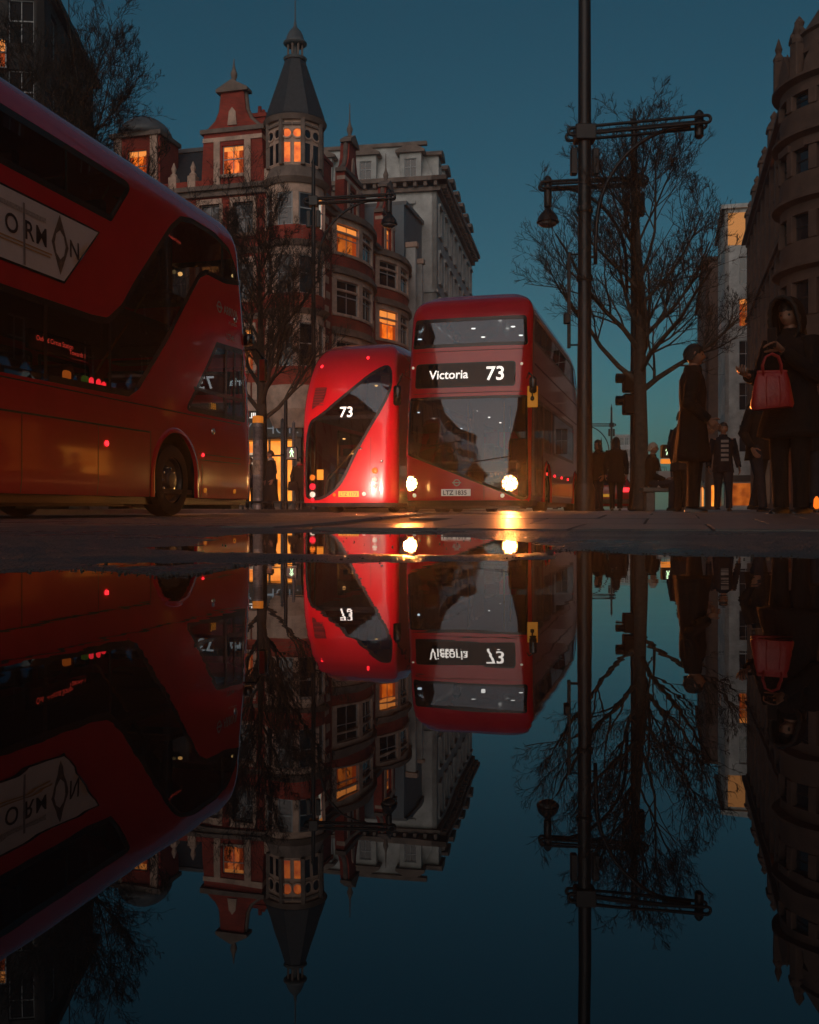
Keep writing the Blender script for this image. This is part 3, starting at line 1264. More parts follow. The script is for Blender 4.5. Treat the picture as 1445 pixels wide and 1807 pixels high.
_v = [fn_main(_c[0] + a, _c[1] + b, .015) for a, b in _lp] + [fn_main(_c[0] + a, _c[1] + b, .015) for a, b in _li]
_d.add(_v, [(k, (k + 1) % 8, 8 + (k + 1) % 8, 8 + k) for k in range(8)])
_m = _d.mesh('advert_emblem', mat('advert_print_brown', (0.10, 0.085, 0.07), rough=.5, var=.6, scale=25), fix=False)
orient_out(_m)
obj('advert_emblem', _m, ad)
for (y0, y1, z) in ((-6.6, -5.50, 2.745), (-6.45, -5.53, 2.71)):
    strip_on(ad, 'advert_print_line', fn_main, [(S(y0, z), z), (S(y1, z), z)], .016, ad_gold, off=.016)
strip_on(ad, 'advert_print_line', fn_main, [(S(-6.6, 3.07), 3.07), (S(-5.6, 3.07), 3.07)], .05, mat('advert_print_faint', (.36, .37, .37), rough=.5, var=.5, scale=60), off=.0155)
strip_on(ad, 'advert_joint', fn_main, [(S(-5.97, 2.53), 2.53), (S(-5.97, 3.15), 3.15)], .035, mat('advert_joint_grey', (.2, .21, .22), rough=.5), off=.017)
# operator's lettering
roundel(bus_left, fn_main, S(-1.37, 3.02), 3.02, .085, 1, letter_grey)
text_on(bus_left, 'ARRIVA', fn_main, S(-1.22, 2.96), 2.96, .165, letter_grey, flip=-1, bold=.02)
text_on(bus_left, 'in London', fn_main, S(-1.05, 2.83), 2.83, .085, letter_grey, flip=-1)
text_on(bus_left, 'LT548', fn_main, S(-1.12, 2.60), 2.60, .115, letter_grey, flip=-1, bold=.01)
# seams, markers, lamps, stickers on the side
seam_mat = mat('panel_gap', (.02, .004, .005), rough=.6)
for a, b, w in (((-8.0, 1.055), (-3.42, 1.055), .022), ((-3.40, 1.07), (-3.40, .26), .012), ((-2.05, .86), (-.62, .86), .012), ((-2.05, .78), (-.62, .78), .012),
                ((-1.95, .72), (-1.95, .26), .012), ((-8.0, 1.375), (-.62, 1.375), .016), ((-6.0, 1.04), (-6.0, .26), .012), ((-4.6, 1.04), (-4.6, .26), .008)):
    strip_on(bus_left, 'panel_gap', fn_main, [(S(*a), a[1]), (S(*b), b[1])], w, seam_mat, off=.003)
for y, r in ((-4.43, .032), (-1.93, .024), (-7.2, .03)):
    disc_on(bus_left, 'side_marker_lamp', fn_main, S(y, .85), .85, r, led_red)
disc_on(bus_left, 'side_repeater', fn_main, S(-1.6, 1.2), 1.2, .045, chrome)
disc_on(bus_left, 'side_repeater', fn_main, S(-.82, 2.93), 2.93, .04, chrome)
for y in (-.85, -1.85):
    disc_on(bus_left, 'skirt_reflector', fn_main, S(y, .36), .36, .035, lamp_amber)
text_on(bus_left, '388', fn_main, S(-1.68, 1.52), 1.52, .12, yellow_paint, flip=-1, bold=.02)
strip_on(bus_left, 'cab_pillar', fn_main, [(S(-1.18, 1.42), 1.42), (S(-1.15, 2.5), 2.5)], .09, bus_black, off=.002)
strip_on(bus_left, 'cab_pillar', fn_main, [(S(-.86, 1.42), 1.42), (S(-.84, 2.5), 2.5)], .05, bus_black, off=.002)
strip_on(bus_left, 'cab_pillar', fn_main, [(S(-2.2, 1.75), 1.75), (S(-.5, 1.75), 1.75)], .05, bus_black, off=.003)
for y in (-6.9, -5.6, -4.35):
    strip_on(bus_left, 'window_pillar', fn_main, [(S(y, 1.44), 1.44), (S(y, 2.24), 2.24)], .06, bus_black, off=-.001)
for y in (-6.6, -5.2):
    strip_on(bus_left, 'window_pillar', fn_main, [(S(y, 3.46), 3.46), (S(y, 4.0), 4.0)], .05, bus_black, off=-.001)
strip_on(bus_left, 'window_pillar', fn_main, [(S(-1.25, 3.42), 3.42), (S(-1.25, 4.05), 4.05)], .10, bus_black, off=-.001)
# mirrors at the front corner
mirror(bus_left, (1.16, -.35, 2.55), (1.38, -.02, 2.28), w=.07, h=.19)
_cm = MB().cbox(1.2, 1.34, -.42, -.28, 2.62, 2.80, .03)
_cm = _cm.build('camera_pod', bus_black, bus_left, smooth=60)
_yl = MB().cbox(1.30, 1.45, -.055, -.045, 2.12, 2.44, .004)
# stair handrails and poles seen through the stair window
_h = MB().tube([(.98, -4.2, 1.70), (.98, -3.55, 2.33), (.98, -2.62, 3.28)], .016, 8)
_h.build('handrail', rail_mat, bus_left, smooth=True)
_h = MB().tube([(.98, -4.35, 1.45), (.98, -4.2, 1.70)], .016, 8)
_h.build('handrail', rail_mat, bus_left, smooth=True)
_h = MB().tube([(1.02, -4.25, 3.6), (1.02, -3.98, 3.95)], .014, 8)
_h.build('handrail', rail_mat, bus_left, smooth=True)
# stair treads rising to the upper deck
for k in range(8):
    _s = MB().cbox(.45, 1.12, -4.15 + k * .2, -3.9 + k * .2, .5 + k * .25, .54 + k * .25, .01)
    _s.build('stair_tread', bus_floor, bus_left)
# next-stop display inside
def flat_text(parent, txt, loc, rot, size, material, bold=0.0, name='lettering', center=False):
    vv, tt, w = text_shape(txt, size, bold)
    sh = -w / 2 if center else 0
    mb = MB().add([(a + sh, b, 0) for a, b in vv], tt)
    return obj(name, mb.mesh(name, material, fix=False), parent, loc, rot)
flat_text(bus_left, 'Oxford Circus Station', (1.12, -5.55, 1.86), (rad(90), 0, rad(90)), .075, sign_red)
flat_text(bus_left, 'Towards 1', (1.12, -4.95, 1.80), (rad(90), 0, rad(90)), .075, sign_red)
_ds = MB().cbox(1.05, 1.11, -5.65, -4.5, 1.76, 1.97, .01)
_ds.build('next_stop_display', bus_black, bus_left)
flat_text(bus_left, 'Oxford Circus', (1.04, -2.5, 3.74), (rad(90), 0, rad(90)), .06, sign_red)
# glowing blocks above the sill, put in for lights reflected in the window
for (y, w, h, m) in ((-5.02, .12, .13, mat('orange_reflection', (.8, .2, .03), rough=.5, emit=(1, .2, .02), estr=.5)),
                     (-4.66, .10, .12, mat('green_reflection', (.12, .25, .05), rough=.5, emit=(.3, .5, .05), estr=.12)),
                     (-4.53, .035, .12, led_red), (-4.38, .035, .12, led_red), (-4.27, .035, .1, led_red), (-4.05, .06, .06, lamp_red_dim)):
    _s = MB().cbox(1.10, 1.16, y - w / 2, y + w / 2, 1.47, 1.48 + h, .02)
    _s.build('reflection_block', m, bus_left, smooth=50)
# warm lamps reflected or glowing upstairs
for (x, y, z) in ((.2, -3.3, 3.1), (-.4, -1.4, 3.62), (.5, -1.1, 3.6)):
    _s = MB().lathe([(.01, -.03), (.03, -.02), (.035, 0), (.03, .02), (.01, .03)], 12, c=(x, y, z))
    _s.build('interior_lamp', mat('warm_interior_lamp', (.8, .5, .2), emit=(1, .5, .15), estr=2.0), bus_left, smooth=True)
# headlamps of this bus shine on the bus ahead
for x in (.95, -.95):
    headlamp(bus_left, fn_main, s_front(x, .62), .62, 2400, toe=.0, color=(1.0, .52, .42), dip=.05)

# ------------------------------------------------------------------ the bus coming towards us
HC = rad(15.2)
cx, cyy = place(820, 19.4)
bus_mid = make_bus('red double-decker bus coming head-on with lit headlights and Victoria 73 blind', (cx, cyy), math.pi - HC)
F = s_front
bp_ = front_poly(BLIND, .05)
bl = obj('destination_blind', patch_mesh(bp_, fn_main, .004, blind_glass, name='destination_blind'), bus_mid)
text_on(bl, 'Victoria', fn_main, F(.78, 2.67), 2.68, .25, letter_white, flip=-1, bold=.012, off=.009)
text_on(bl, '73', fn_main, F(-.38, 2.63), 2.63, .385, letter_white, flip=-1, bold=.015, off=.009)
obj('blind_surround', patch_mesh(inset(bp_, -.022), fn_main, .003, bus_black, hole=inset(bp_, .006), name='blind_surround'), bl)
for x in (1.14, -1.06):
    disc_on(bus_mid, 'marker_lamp', fn_main, F(x, 2.95), 2.94, .028, lamp_clear)
headlamp(bus_mid, fn_main, F(1.10, .60), .605, 3600, toe=-.2)
headlamp(bus_mid, fn_main, F(-.88, .60), .595, 3600, toe=-.2)
disc_on(bus_mid, 'fog_lamp', fn_main, F(1.03, .38), .37, .04, lamp_clear)
disc_on(bus_mid, 'fog_lamp', fn_main, F(-.74, .36), .36, .04, lamp_clear)
_pp = front_poly([(.47, .355), (-.12, .355), (-.12, .49), (.47, .49)], .01)
pl_ = obj('number_plate', patch_mesh(_pp, fn_main, .012, plate_white, name='number_plate'), bus_mid)
text_on(pl_, 'LTZ', fn_main, F(.43, .38), .378, .122, plate_text, flip=-1, bold=.018, off=.016)
text_on(pl_, '1835', fn_main, F(.175, .38), .378, .122, plate_text, flip=-1, bold=.018, off=.016)
roundel(bus_mid, fn_main, F(.16, .62), .615, .068, 1, letter_grey)
strip_on(bus_mid, 'windscreen_trim', fn_main, [(F(x, z), z) for x, z in ((1.2, 1.185), (.6, .95), (0, .71), (-.6, .475), (-1.1, .275))], .014, bus_black, off=.006)
strip_on(bus_mid, 'panel_gap', fn_main, [(F(-.38, .26), .26), (F(-.38, .55), .55)], .008, seam_mat, off=.004)
strip_on(bus_mid, 'panel_gap', fn_main, [(F(1.2, 2.39), 2.39), (F(-1.2, 2.39), 2.39)], .01, seam_mat, off=.004)
strip_on(bus_mid, 'panel_gap', fn_main, [(F(1.2, 3.24), 3.24), (F(-1.2, 3.24), 3.24)], .008, seam_mat, off=.004)
# bumper
strip_on(bus_mid, 'bumper', fn_main, [(s_side(-1.2, .22, 1), .215), (0, .215), (s_side(-1.2, .22, -1), .215)], .11, bus_black, off=.01)
# wipers
for (x0, x1) in ((.75, .05), (-.2, -.9)):
    _w = MB()
    pts = [bus_point(F(x0 + (x1 - x0) * t, .8), 1.02 - x0 * -.32 * 0 + (.42 * max(0, x0) + .0) + t * .10, .03) for t in (0, .33, .66, 1)]
    _w.tube(pts, .010, 6)
    _w.build('wiper', bus_black, bus_mid, smooth=True)
# yellow flag mirror on the kerb side, black mirror on the other
mirror(bus_mid, (-1.17, -.3, 2.65), (-1.34, .05, 2.47), w=.07, h=.16)
_y = MB().cbox(-1.42, -1.22, -.06, -.02, 2.05, 2.46, .012)
_y = _y.build('yellow_guard_flag', yellow_paint, bus_mid)
_y2 = MB().tube([(-1.32, 0, 2.52), (-1.32, .0, 2.24)], .012, 8)
_y2.lathe([(.01, -.05), (.035, -.03), (.04, 0), (.03, .03), (.01, .05)], 12, c=(-1.32, 0.0, 2.22))
_y2.build('flag_bracket', bus_black, bus_mid, smooth=True)
mirror(bus_mid, (1.17, -.3, 2.7), (1.36, .02, 2.35), w=.08, h=.20)
# ceiling lamps of the upper deck
for k in range(6):
    for x in (-.45, .45):
        _c = MB().lathe([(.05, 0), (.05, -.012), (.02, -.02)], 14, c=(x, -1.9 - k * 1.15, 4.18))
        _c.build('ceiling_lamp', ceil_led, bus_mid)
for k in range(4):
    _c = MB().lathe([(.03, 0), (.03, -.012), (.012, -.02)], 14, c=(.55, -3.9 - k * 1.6, 2.40))
    _c.build('ceiling_lamp', ceil_led, bus_mid)
# poles and cab fittings
for (x, y) in ((.35, -2.0), (-.5, -1.6), (-.4, -3.0)):
    MB().tube([(x, y, .36), (x, y, 2.4)], .018, 8).build('grab_pole', rail_mat, bus_mid, smooth=True)
_dsh = MB().cbox(-1.0, 1.08, -.75, -.35, .85, 1.05, .05)
_dsh.build('dashboard', bus_floor, bus_mid)
_sw = MB()
_sw.tube([(.62 + .2 * math.cos(a), -.85 + .06 * math.sin(a), 1.18 + .2 * math.sin(a)) for a in [2 * math.pi * k / 16 for k in range(17)]], .014, 6)
_sw.build('steering_wheel', bus_black, bus_mid, smooth=True)
_cw = MB().box(-.05, 0, -1.7, -.6, .4, 2.1)
_cw.build('cab_partition', bus_floor, bus_mid)
# kerb-side details
SL = lambda y, z: s_side(y, z, -1)
for y in (-1.4, -2.12):
    strip_on(bus_mid, 'door_edge', fn_main, [(SL(y, .36), .36), (SL(y, 2.34), 2.34)], .05, chrome if y < -2 else bus_black, off=.004)
strip_on(bus_mid, 'panel_gap', fn_main, [(SL(-.8, 3.0), 3.0), (SL(-9.5, 3.0), 3.0)], .02, seam_mat, off=.004)
strip_on(bus_mid, 'panel_gap', fn_main, [(SL(-.8, 2.46), 2.46), (SL(-9.5, 2.46), 2.46)], .02, seam_mat, off=.004)
for y in (-2.6, -4.0, -5.4, -6.8):
    disc_on(bus_mid, 'side_marker_lamp', fn_main, SL(y, .86), .86, .03, led_red)
for y in (-2.6, -4.5, -6.2, -7.8):
    strip_on(bus_mid, 'window_pillar', fn_main, [(SL(y, 3.46), 3.46), (SL(y, 4.0), 4.0)], .05, bus_black, off=-.001)

# ------------------------------------------------------------------ the bus ahead, seen from behind
HR = rad(14.4)
rx, ry = place(612, 25.0)
fx, fy = rx + math.sin(HR) * BL, ry + math.cos(HR) * BL
bus_rear = make_bus('bright red double-decker bus seen from behind with 73 in its curved rear window', (fx, fy), -HR)
U = s_rear
text_on(bus_rear, '73', fn_rear, U(-.20, 2.5), 2.42, .37, letter_white, flip=1, bold=.012, off=.006)
# engine vent
_gp = densify(fillet([(U(-.98, 2.7), 2.62), (U(-.66, 2.7), 2.86), (U(-.62, 3.1), 3.2), (U(-.96, 3.1), 3.2)], .03))
g_ = obj('vent_grille', patch_mesh(_gp, fn_rear, .006, mat('vent_dark_red', (.09, .006, .008), rough=.6), name='vent_grille'), bus_rear)
for k in range(7):
    z = 3.16 - k * .07
    strip_on(g_, 'vent_slat', fn_rear, [(U(-.95, z), z), (U(-.66, z), z)], .03, mat('vent_slat_red', (.2, .008, .012), rough=.5), off=.016)
# lamp clusters
for z, m, r in ((.90, lamp_amber, .075), (.67, lamp_red_dim, .085), (.47, lamp_clear, .075), (.34, lamp_red_dim, .05)):
    l_ = disc_on(bus_rear, 'tail_lamp', fn_rear, U(-.92, z), z, r, m, depth=.03)
for z, m, r in ((1.06, lamp_amber, .075), (.84, lamp_clear, .06), (.66, lamp_clear, .06)):
    disc_on(bus_rear, 'tail_lamp', fn_rear, U(.73, z), z, r, m, depth=.03)
for x in (-.95, .42):
    disc_on(bus_rear, 'high_marker_lamp', fn_rear, U(x, 3.78 if x < 0 else 3.98), 3.78 if x < 0 else 3.98, .04, led_red)
for (x, z) in ((.62, 2.2), (.36, 1.62), (.9, 1.3)):
    disc_on(bus_rear, 'panel_catch', fn_rear, U(x, z), z, .035, bus_black, depth=.006)
_yp = densify([(U(-.80, z), z) if x < 0 else (U(-.62, z), z) for x, z in ((-1, .84), (1, .84), (1, 1.10), (-1, 1.10))])
obj('yellow_sticker', patch_mesh(_yp, fn_rear, .006, yellow_paint, name='yellow_sticker'), bus_rear)
_np = densify([(U(x, .4), z) for x, z in ((-.22, .41), (.32, .41), (.32, .55), (-.22, .55))])
n_ = obj('number_plate', patch_mesh(_np, fn_rear, .014, plate_yellow, name='number_plate'), bus_rear)
text_on(n_, 'LTZ 1173', fn_rear, U(-.18, .44), .435, .115, plate_text, flip=1, bold=.012, off=.018)
disc_on(bus_rear, 'plate_lamp', fn_rear, U(.45, .48), .48, .05, lamp_clear)
disc_on(bus_rear, 'plate_lamp', fn_rear, U(-.33, .46), .46, .04, lamp_amber)
strip_on(bus_rear, 'bumper', fn_rear, [(-1.4, .215), (0, .215), (1.4, .215)], .09, bus_black, off=.01)
strip_on(bus_rear, 'panel_gap', fn_rear, [(U(.62, .3), .3), (U(.62, 1.9), 1.9)], .008, seam_mat, off=.004)
strip_on(bus_rear, 'panel_edge_lip', fn_rear, [(U(x, z), z) for x, z in ((-.72, .29), (-.33, .48), (-.05, .775), (.23, 1.375), (.6, 2.03), (1.0, 2.71))], .02, bus_red, off=.012)
for x in (-1.1, -.98):
    MB().tube([(x, -BL + .35, .36), (x, -BL + .35, 2.35)], .02, 8).build('grab_pole', chrome, bus_rear, smooth=True)
MB().tube([(-.7, -BL + .7, .9), (.5, -BL + .9, 2.3)], .02, 8).build('handrail', rail_mat, bus_rear, smooth=True)
for (x, z) in ((-.6, 2.0), (.15, 1.75), (-.35, 1.6), (.3, 3.4)):
    _c = MB().lathe([(.04, 0), (.045, -.02), (.02, -.04)], 12, c=(x, -BL + 1.6, z))
    _c.build('interior_lamp', MATS['warm_interior_lamp'], bus_rear)
# ------------------------------------------------------------------ buildings
brick_red = brick_mat('red_brick', (0.50, 0.048, 0.026), (0.36, 0.038, 0.024), (0.3, 0.12, 0.09))
terracotta = mat('buff_terracotta', (0.62, 0.42, 0.33), rough=0.8, var=0.35, scale=1.6, bump=0.3, bscale=14)
dark_stone = mat('weathered_stone', (0.22, 0.165, 0.14), rough=0.85, var=0.4, scale=1.2, bump=0.3, bscale=12)
portland = mat('portland_stone', (0.48, 0.48, 0.47), rough=0.85, var=0.35, scale=0.8, bump=0.3, bscale=9)
slate = mat('roof_slate', (0.045, 0.048, 0.055), rough=0.6, var=0.35, scale=5, bump=0.6, bscale=6)
lead_grey = mat('lead_sheet', (0.12, 0.13, 0.14), rough=0.5, var=0.3, scale=2)
frame_white = mat('sash_paint', (0.42, 0.44, 0.46), rough=0.5, var=0.15)
frame_dark = mat('shopfront_frame', (0.02, 0.018, 0.018), rough=0.35, var=0.2)
pane_dark = mat('window_pane', (0.012, 0.016, 0.022), rough=0.05, ior=1.7)
pane_lit = lit_window_mat('lit_window_pane', (0.55, 0.06, 0.003), (1.0, 0.20, 0.014), 1.0, 2.2)
pane_lit_soft = lit_window_mat('lit_window_pane_soft', (0.3, 0.045, 0.004), (0.85, 0.19, 0.02), 0.5, 1.2)
pane_lit_pale = lit_window_mat('lit_window_pane_pale', (0.55, 0.5, 0.4), (0.9, 0.8, 0.62), 0.5, 1.2)
shop_light = lit_window_mat('shop_interior_light', (0.6, 0.12, 0.006), (1.0, 0.33, 0.04), 1.5, 1.1)
fascia_black = mat('fascia_black', (0.012, 0.011, 0.011), rough=0.35)
fascia_letter = mat('fascia_lettering', (0.30, 0.36, 0.42), rough=0.4, emit=(.35, .5, .62), estr=0.18)
brown_brick = brick_mat('brown_brick', (0.17, 0.075, 0.05), (0.13, 0.06, 0.045), (0.10, 0.07, 0.06))
brown_stone = mat('brown_sandstone', (0.105, 0.062, 0.046), rough=0.85, var=0.4, scale=1.0, bump=0.3, bscale=9)
blue_grey = mat('blue_grey_render', (0.16, 0.20, 0.23), rough=0.7, var=0.15, scale=0.6)

blind_lit = mat('backlit_blind', (.5, .3, .15), rough=.9, emit=(1, .30, .05), estr=.75, var=.2)
curtain_lit = mat('backlit_curtain', (.25, .06, .02), rough=.9, emit=(1, .12, .01), estr=.22, var=.3)

def wall_panel(x0, x1, z0, z1, openings, depth=.28, thick=.4):
    """wall in the xz plane facing -y with rectangular openings and their reveals"""
    mb = MB()
    xs = sorted({x0, x1} | {o[0] for o in openings} | {o[1] for o in openings})
    zs = sorted({z0, z1} | {o[2] for o in openings} | {o[3] for o in openings})
    for a, b in zip(xs, xs[1:]):
        run = None
        for c, d in zip(zs, zs[1:]):
            hole = any(o[0] - 1e-6 <= a and b <= o[1] + 1e-6 and o[2] - 1e-6 <= c and d <= o[3] + 1e-6 for o in openings)
            if not hole:
                if run is None:
                    run = [c, d]
                else:
                    run[1] = d
            if (hole or d == zs[-1]) and run:
                mb.add([(a, 0, run[0]), (b, 0, run[0]), (b, 0, run[1]), (a, 0, run[1])], [(0, 1, 2, 3)])
                run = None
    for (a, b, c, d) in openings:
        mb.add([(a, 0, c), (b, 0, c), (b, depth, c), (a, depth, c), (a, 0, d), (b, 0, d), (b, depth, d), (a, depth, d)],
               [(0, 3, 2, 1), (4, 5, 6, 7), (0, 4, 7, 3), (1, 2, 6, 5)])
    mb.add([(x0, 0, z1), (x1, 0, z1), (x1, thick, z1), (x0, thick, z1), (x0, 0, z0), (x0, thick, z0), (x1, 0, z0), (x1, thick, z0)],
           [(0, 1, 2, 3), (0, 3, 5, 4), (1, 6, 7, 2)])
    return mb

_win_cache = {}
def add_window(parent, x, z0, w, h, y=.16, lit=None, frame=None, ry=None, bars=1, loc=None, rz=None):
    """sash window: frame with meeting rail and bars, pane as its sub-part; frame front at local y"""
    frame = frame or frame_white
    key = (round(w, 2), round(h, 2), frame.name, bars)
    if key not in _win_cache:
        t = .06
        f = MB()
        f.box(-w / 2, -w / 2 + t, 0, .08, 0, h)
        f.box(w / 2 - t, w / 2, 0, .08, 0, h)
        f.box(-w / 2 + t, w / 2 - t, 0, .08, 0, t)
        f.box(-w / 2 + t, w / 2 - t, 0, .08, h - t, h)
        f.box(-w / 2 + t, w / 2 - t, .005, .075, h * .52, h * .52 + t)
        for k in range(bars):
            bx = -w / 2 + w * (k + 1) / (bars + 1)
            f.box(bx - .018, bx + .018, .01, .07, t, h * .52)
            f.box(bx - .018, bx + .018, .01, .07, h * .52 + t, h - t)
        p = MB()
        p.add([(-w / 2 + .02, .05, .02), (w / 2 - .02, .05, .02), (w / 2 - .02, .05, h - .02), (-w / 2 + .02, .05, h - .02)], [(0, 1, 2, 3)])
        _win_cache[key] = (f.mesh('window', frame), p)
    fm, pm = _win_cache[key]
    m = lit or pane_dark
    k2 = key + (m.name,)
    if k2 not in _win_cache:
        _win_cache[k2] = pm.mesh('pane', m, fix=False)
    o = obj('window', fm, parent, loc if loc is not None else (x, y, z0))
    if rz is not None:
        o.rotation_euler = (0, 0, rz)
    obj('pane', _win_cache[k2], o)
    if lit is not None and 'lit' in lit.name:
        _win_cache['n'] = _win_cache.get('n', 0) + 1
        rb = random.Random(_win_cache['n'] * 13)
        bh = h * rb.choice([.18, .3, .42])
        MB().add([(-w / 2 + .07, .046, h - bh), (w / 2 - .07, .046, h - bh), (w / 2 - .07, .046, h - .05), (-w / 2 + .07, .046, h - .05)], [(0, 1, 2, 3)]).build('roller_blind', blind_lit, o, fix=False)
        for sx in (-1, 1):
            cw = w * rb.uniform(.08, .2)
            x0, x1 = (-w / 2 + .07, -w / 2 + .07 + cw) if sx < 0 else (w / 2 - .07 - cw, w / 2 - .07)
            cv = [(x0 + (x1 - x0) * i / 8, .043 - .006 * (i % 2), zz) for zz in (.06, h - bh) for i in range(9)]
            MB().add(cv, [(i, i + 1, 10 + i, 9 + i) for i in range(8)]).build('curtain', curtain_lit, o, fix=False)
    return o

def band(parent, name, x0, x1, z0, z1, out, material, y0=.3):
    """moulded course: two stepped boxes"""
    mb = MB()
    h = z1 - z0
    mb.box(x0 - out, x1 + out, -out, y0, z0 + h * .55, z1)
    mb.box(x0 - out * .55, x1 + out * .55, -out * .55, y0, z0, z0 + h * .55)
    return mb.build(name, material, parent)

def dummy(name, parent, loc, rz):
    o = bpy.data.objects.new(name, None)
    col.objects.link(o)
    o.parent = parent
    o.location = loc
    o.rotation_euler = (0, 0, rz)
    return o

class Frame:
    """builds parts of a facade directly under the building, in the facade's own axes"""
    def __init__(self, root, loc, rz):
        self.root, self.loc, self.rz = root, Vector(loc), rz
    def put(self, o):
        m = Matrix.Translation(self.loc) @ Matrix.Rotation(self.rz, 4, 'Z')
        o.parent = self.root
        o.matrix_parent_inverse = Matrix()
        l = o.location.copy()
        e = o.rotation_euler.z
        o.location = m @ l
        o.rotation_euler.z = e + self.rz
        return o
    def build(self, mb, name, material, smooth=False):
        return self.put(mb.build(name, material, None, smooth=smooth))
    def window(self, *a, **k):
        return self.put(add_window(None, *a, **k))
    def band(self, *a, **k):
        return self.put(band(None, *a, **k))

# ------------------------------------------------------------------ red brick corner building with the turret
CA = Vector((-6.0, 55.0, 0))
A = thing('corner_building', 'red brick corner building with a round turret, slate spire and ornate gables', 'building', CA, math.pi / 2 - TH)
FLOORS = [(6.9, 10.9), (10.9, 14.6), (14.6, 18.0)]
WS, WL = 22.4, 19.0
fs_ = Frame(A, (0, 0, 0), 0)                       # street side
fl_ = Frame(A, (0, WL, 0), -math.pi / 2)           # side facing the junction
# street side: flat wall behind the bow bays
ops = []
fs_.build(wall_panel(0, WS, 6.0, 18.0, ops), 'wall', brick_red)
fs_.build(wall_panel(0, WS, .1, 6.0, [(.9, 12.6, .5, 4.2), (13.4, 21.8, .5, 4.2)], depth=.5), 'wall', dark_stone)
for (a, b) in ((.9, 12.6), (13.4, 21.8)):
    s_ = MB().add([(a, .45, .5), (b, .45, .5), (b, .45, 4.2), (a, .45, 4.2)], [(0, 1, 2, 3)])
    fs_.build(s_, 'shop_window', shop_light)
def bow_bay(F_, x0, x1, proj, floors, nwin, lits):
    w = x1 - x0
    Rr = (w * w / 4 + proj * proj) / (2 * proj)
    cxm = (x0 + x1) / 2
    half = math.asin(w / 2 / Rr)
    def P(t, out=0.0):
        a = -half + 2 * half * t
        return (cxm + (Rr + out) * math.sin(a), (Rr - proj) - (Rr + out) * math.cos(a))
    def ring(t0, t1, z0, z1, out0, out1, n):
        mb = MB()
        outer = [P(t0 + (t1 - t0) * k / n, out1) for k in range(n + 1)]
        inner = [P(t0 + (t1 - t0) * k / n, out0) for k in range(n + 1)]
        return mb.prism(outer + inner[::-1], z0, z1)
    edge = .045
    pw = .06
    ww = (1 - 2 * edge - (nwin - 1) * pw) / nwin
    for fi, (za, zb) in enumerate(floors):
        F_.build(ring(0, 1, za + .25, za + .95, -.2, 0.0, 14), 'spandrel', brick_red)
        F_.build(ring(0, 1, za + .95, za + 1.12, -.2, .10, 14), 'sill_course', terracotta)
        F_.build(ring(0, 1, zb - .55, zb - .2, -.25, .06, 14), 'lintel_course', terracotta)
        F_.build(ring(0, 1, zb - .2, zb + .02, -.25, .30, 14), 'cornice', dark_stone)
        F_.build(ring(0, 1, zb + .02, zb + .25, -.25, .16, 14), 'cornice', dark_stone)
        t = 0.0
        for k in range(nwin + 1):
            e = edge if k in (0, nwin) else pw
            F_.build(ring(t, t + e, za + 1.12, zb - .55, -.22, .05, 3), 'mullion', terracotta)
            t += e
            if k < nwin:
                tm = t + ww / 2
                a = -half + 2 * half * tm
                x, y = P(tm, -.16)
                F_.window(0, 0, ww * 2 * half * Rr * .99, zb - .55 - za - 1.12, loc=(x, y, za + 1.12), rz=a, lit=lits.get((fi, k)), bars=1)
                # transom light above the sash
                F_.build(ring(t, t + ww, za + 1.12 + (zb - za - 1.67) * .68, za + 1.12 + (zb - za - 1.67) * .68 + .12, -.2, .0, 4), 'transom', terracotta)
                t += ww
bow_bay(fs_, 5.2, 12.7, 1.15, FLOORS, 3, {(2, 0): pane_lit_soft})
bow_bay(fs_, 14.4, 21.8, 1.15, FLOORS, 3, {(1, 0): pane_lit})
# quoin blocks up the piers between the bays, set proud of the brick
qm = MB().cbox(-.30, .30, -.06, .05, 0, .42, .02).mesh('quoin', terracotta)
for xq in (4.35, 13.55, 22.0):
    for k in range(13):
        o = obj('quoin', qm, None, (xq + (.12 if k % 2 else -.12), 0, 6.5 + k * .88))
        fs_.put(o)
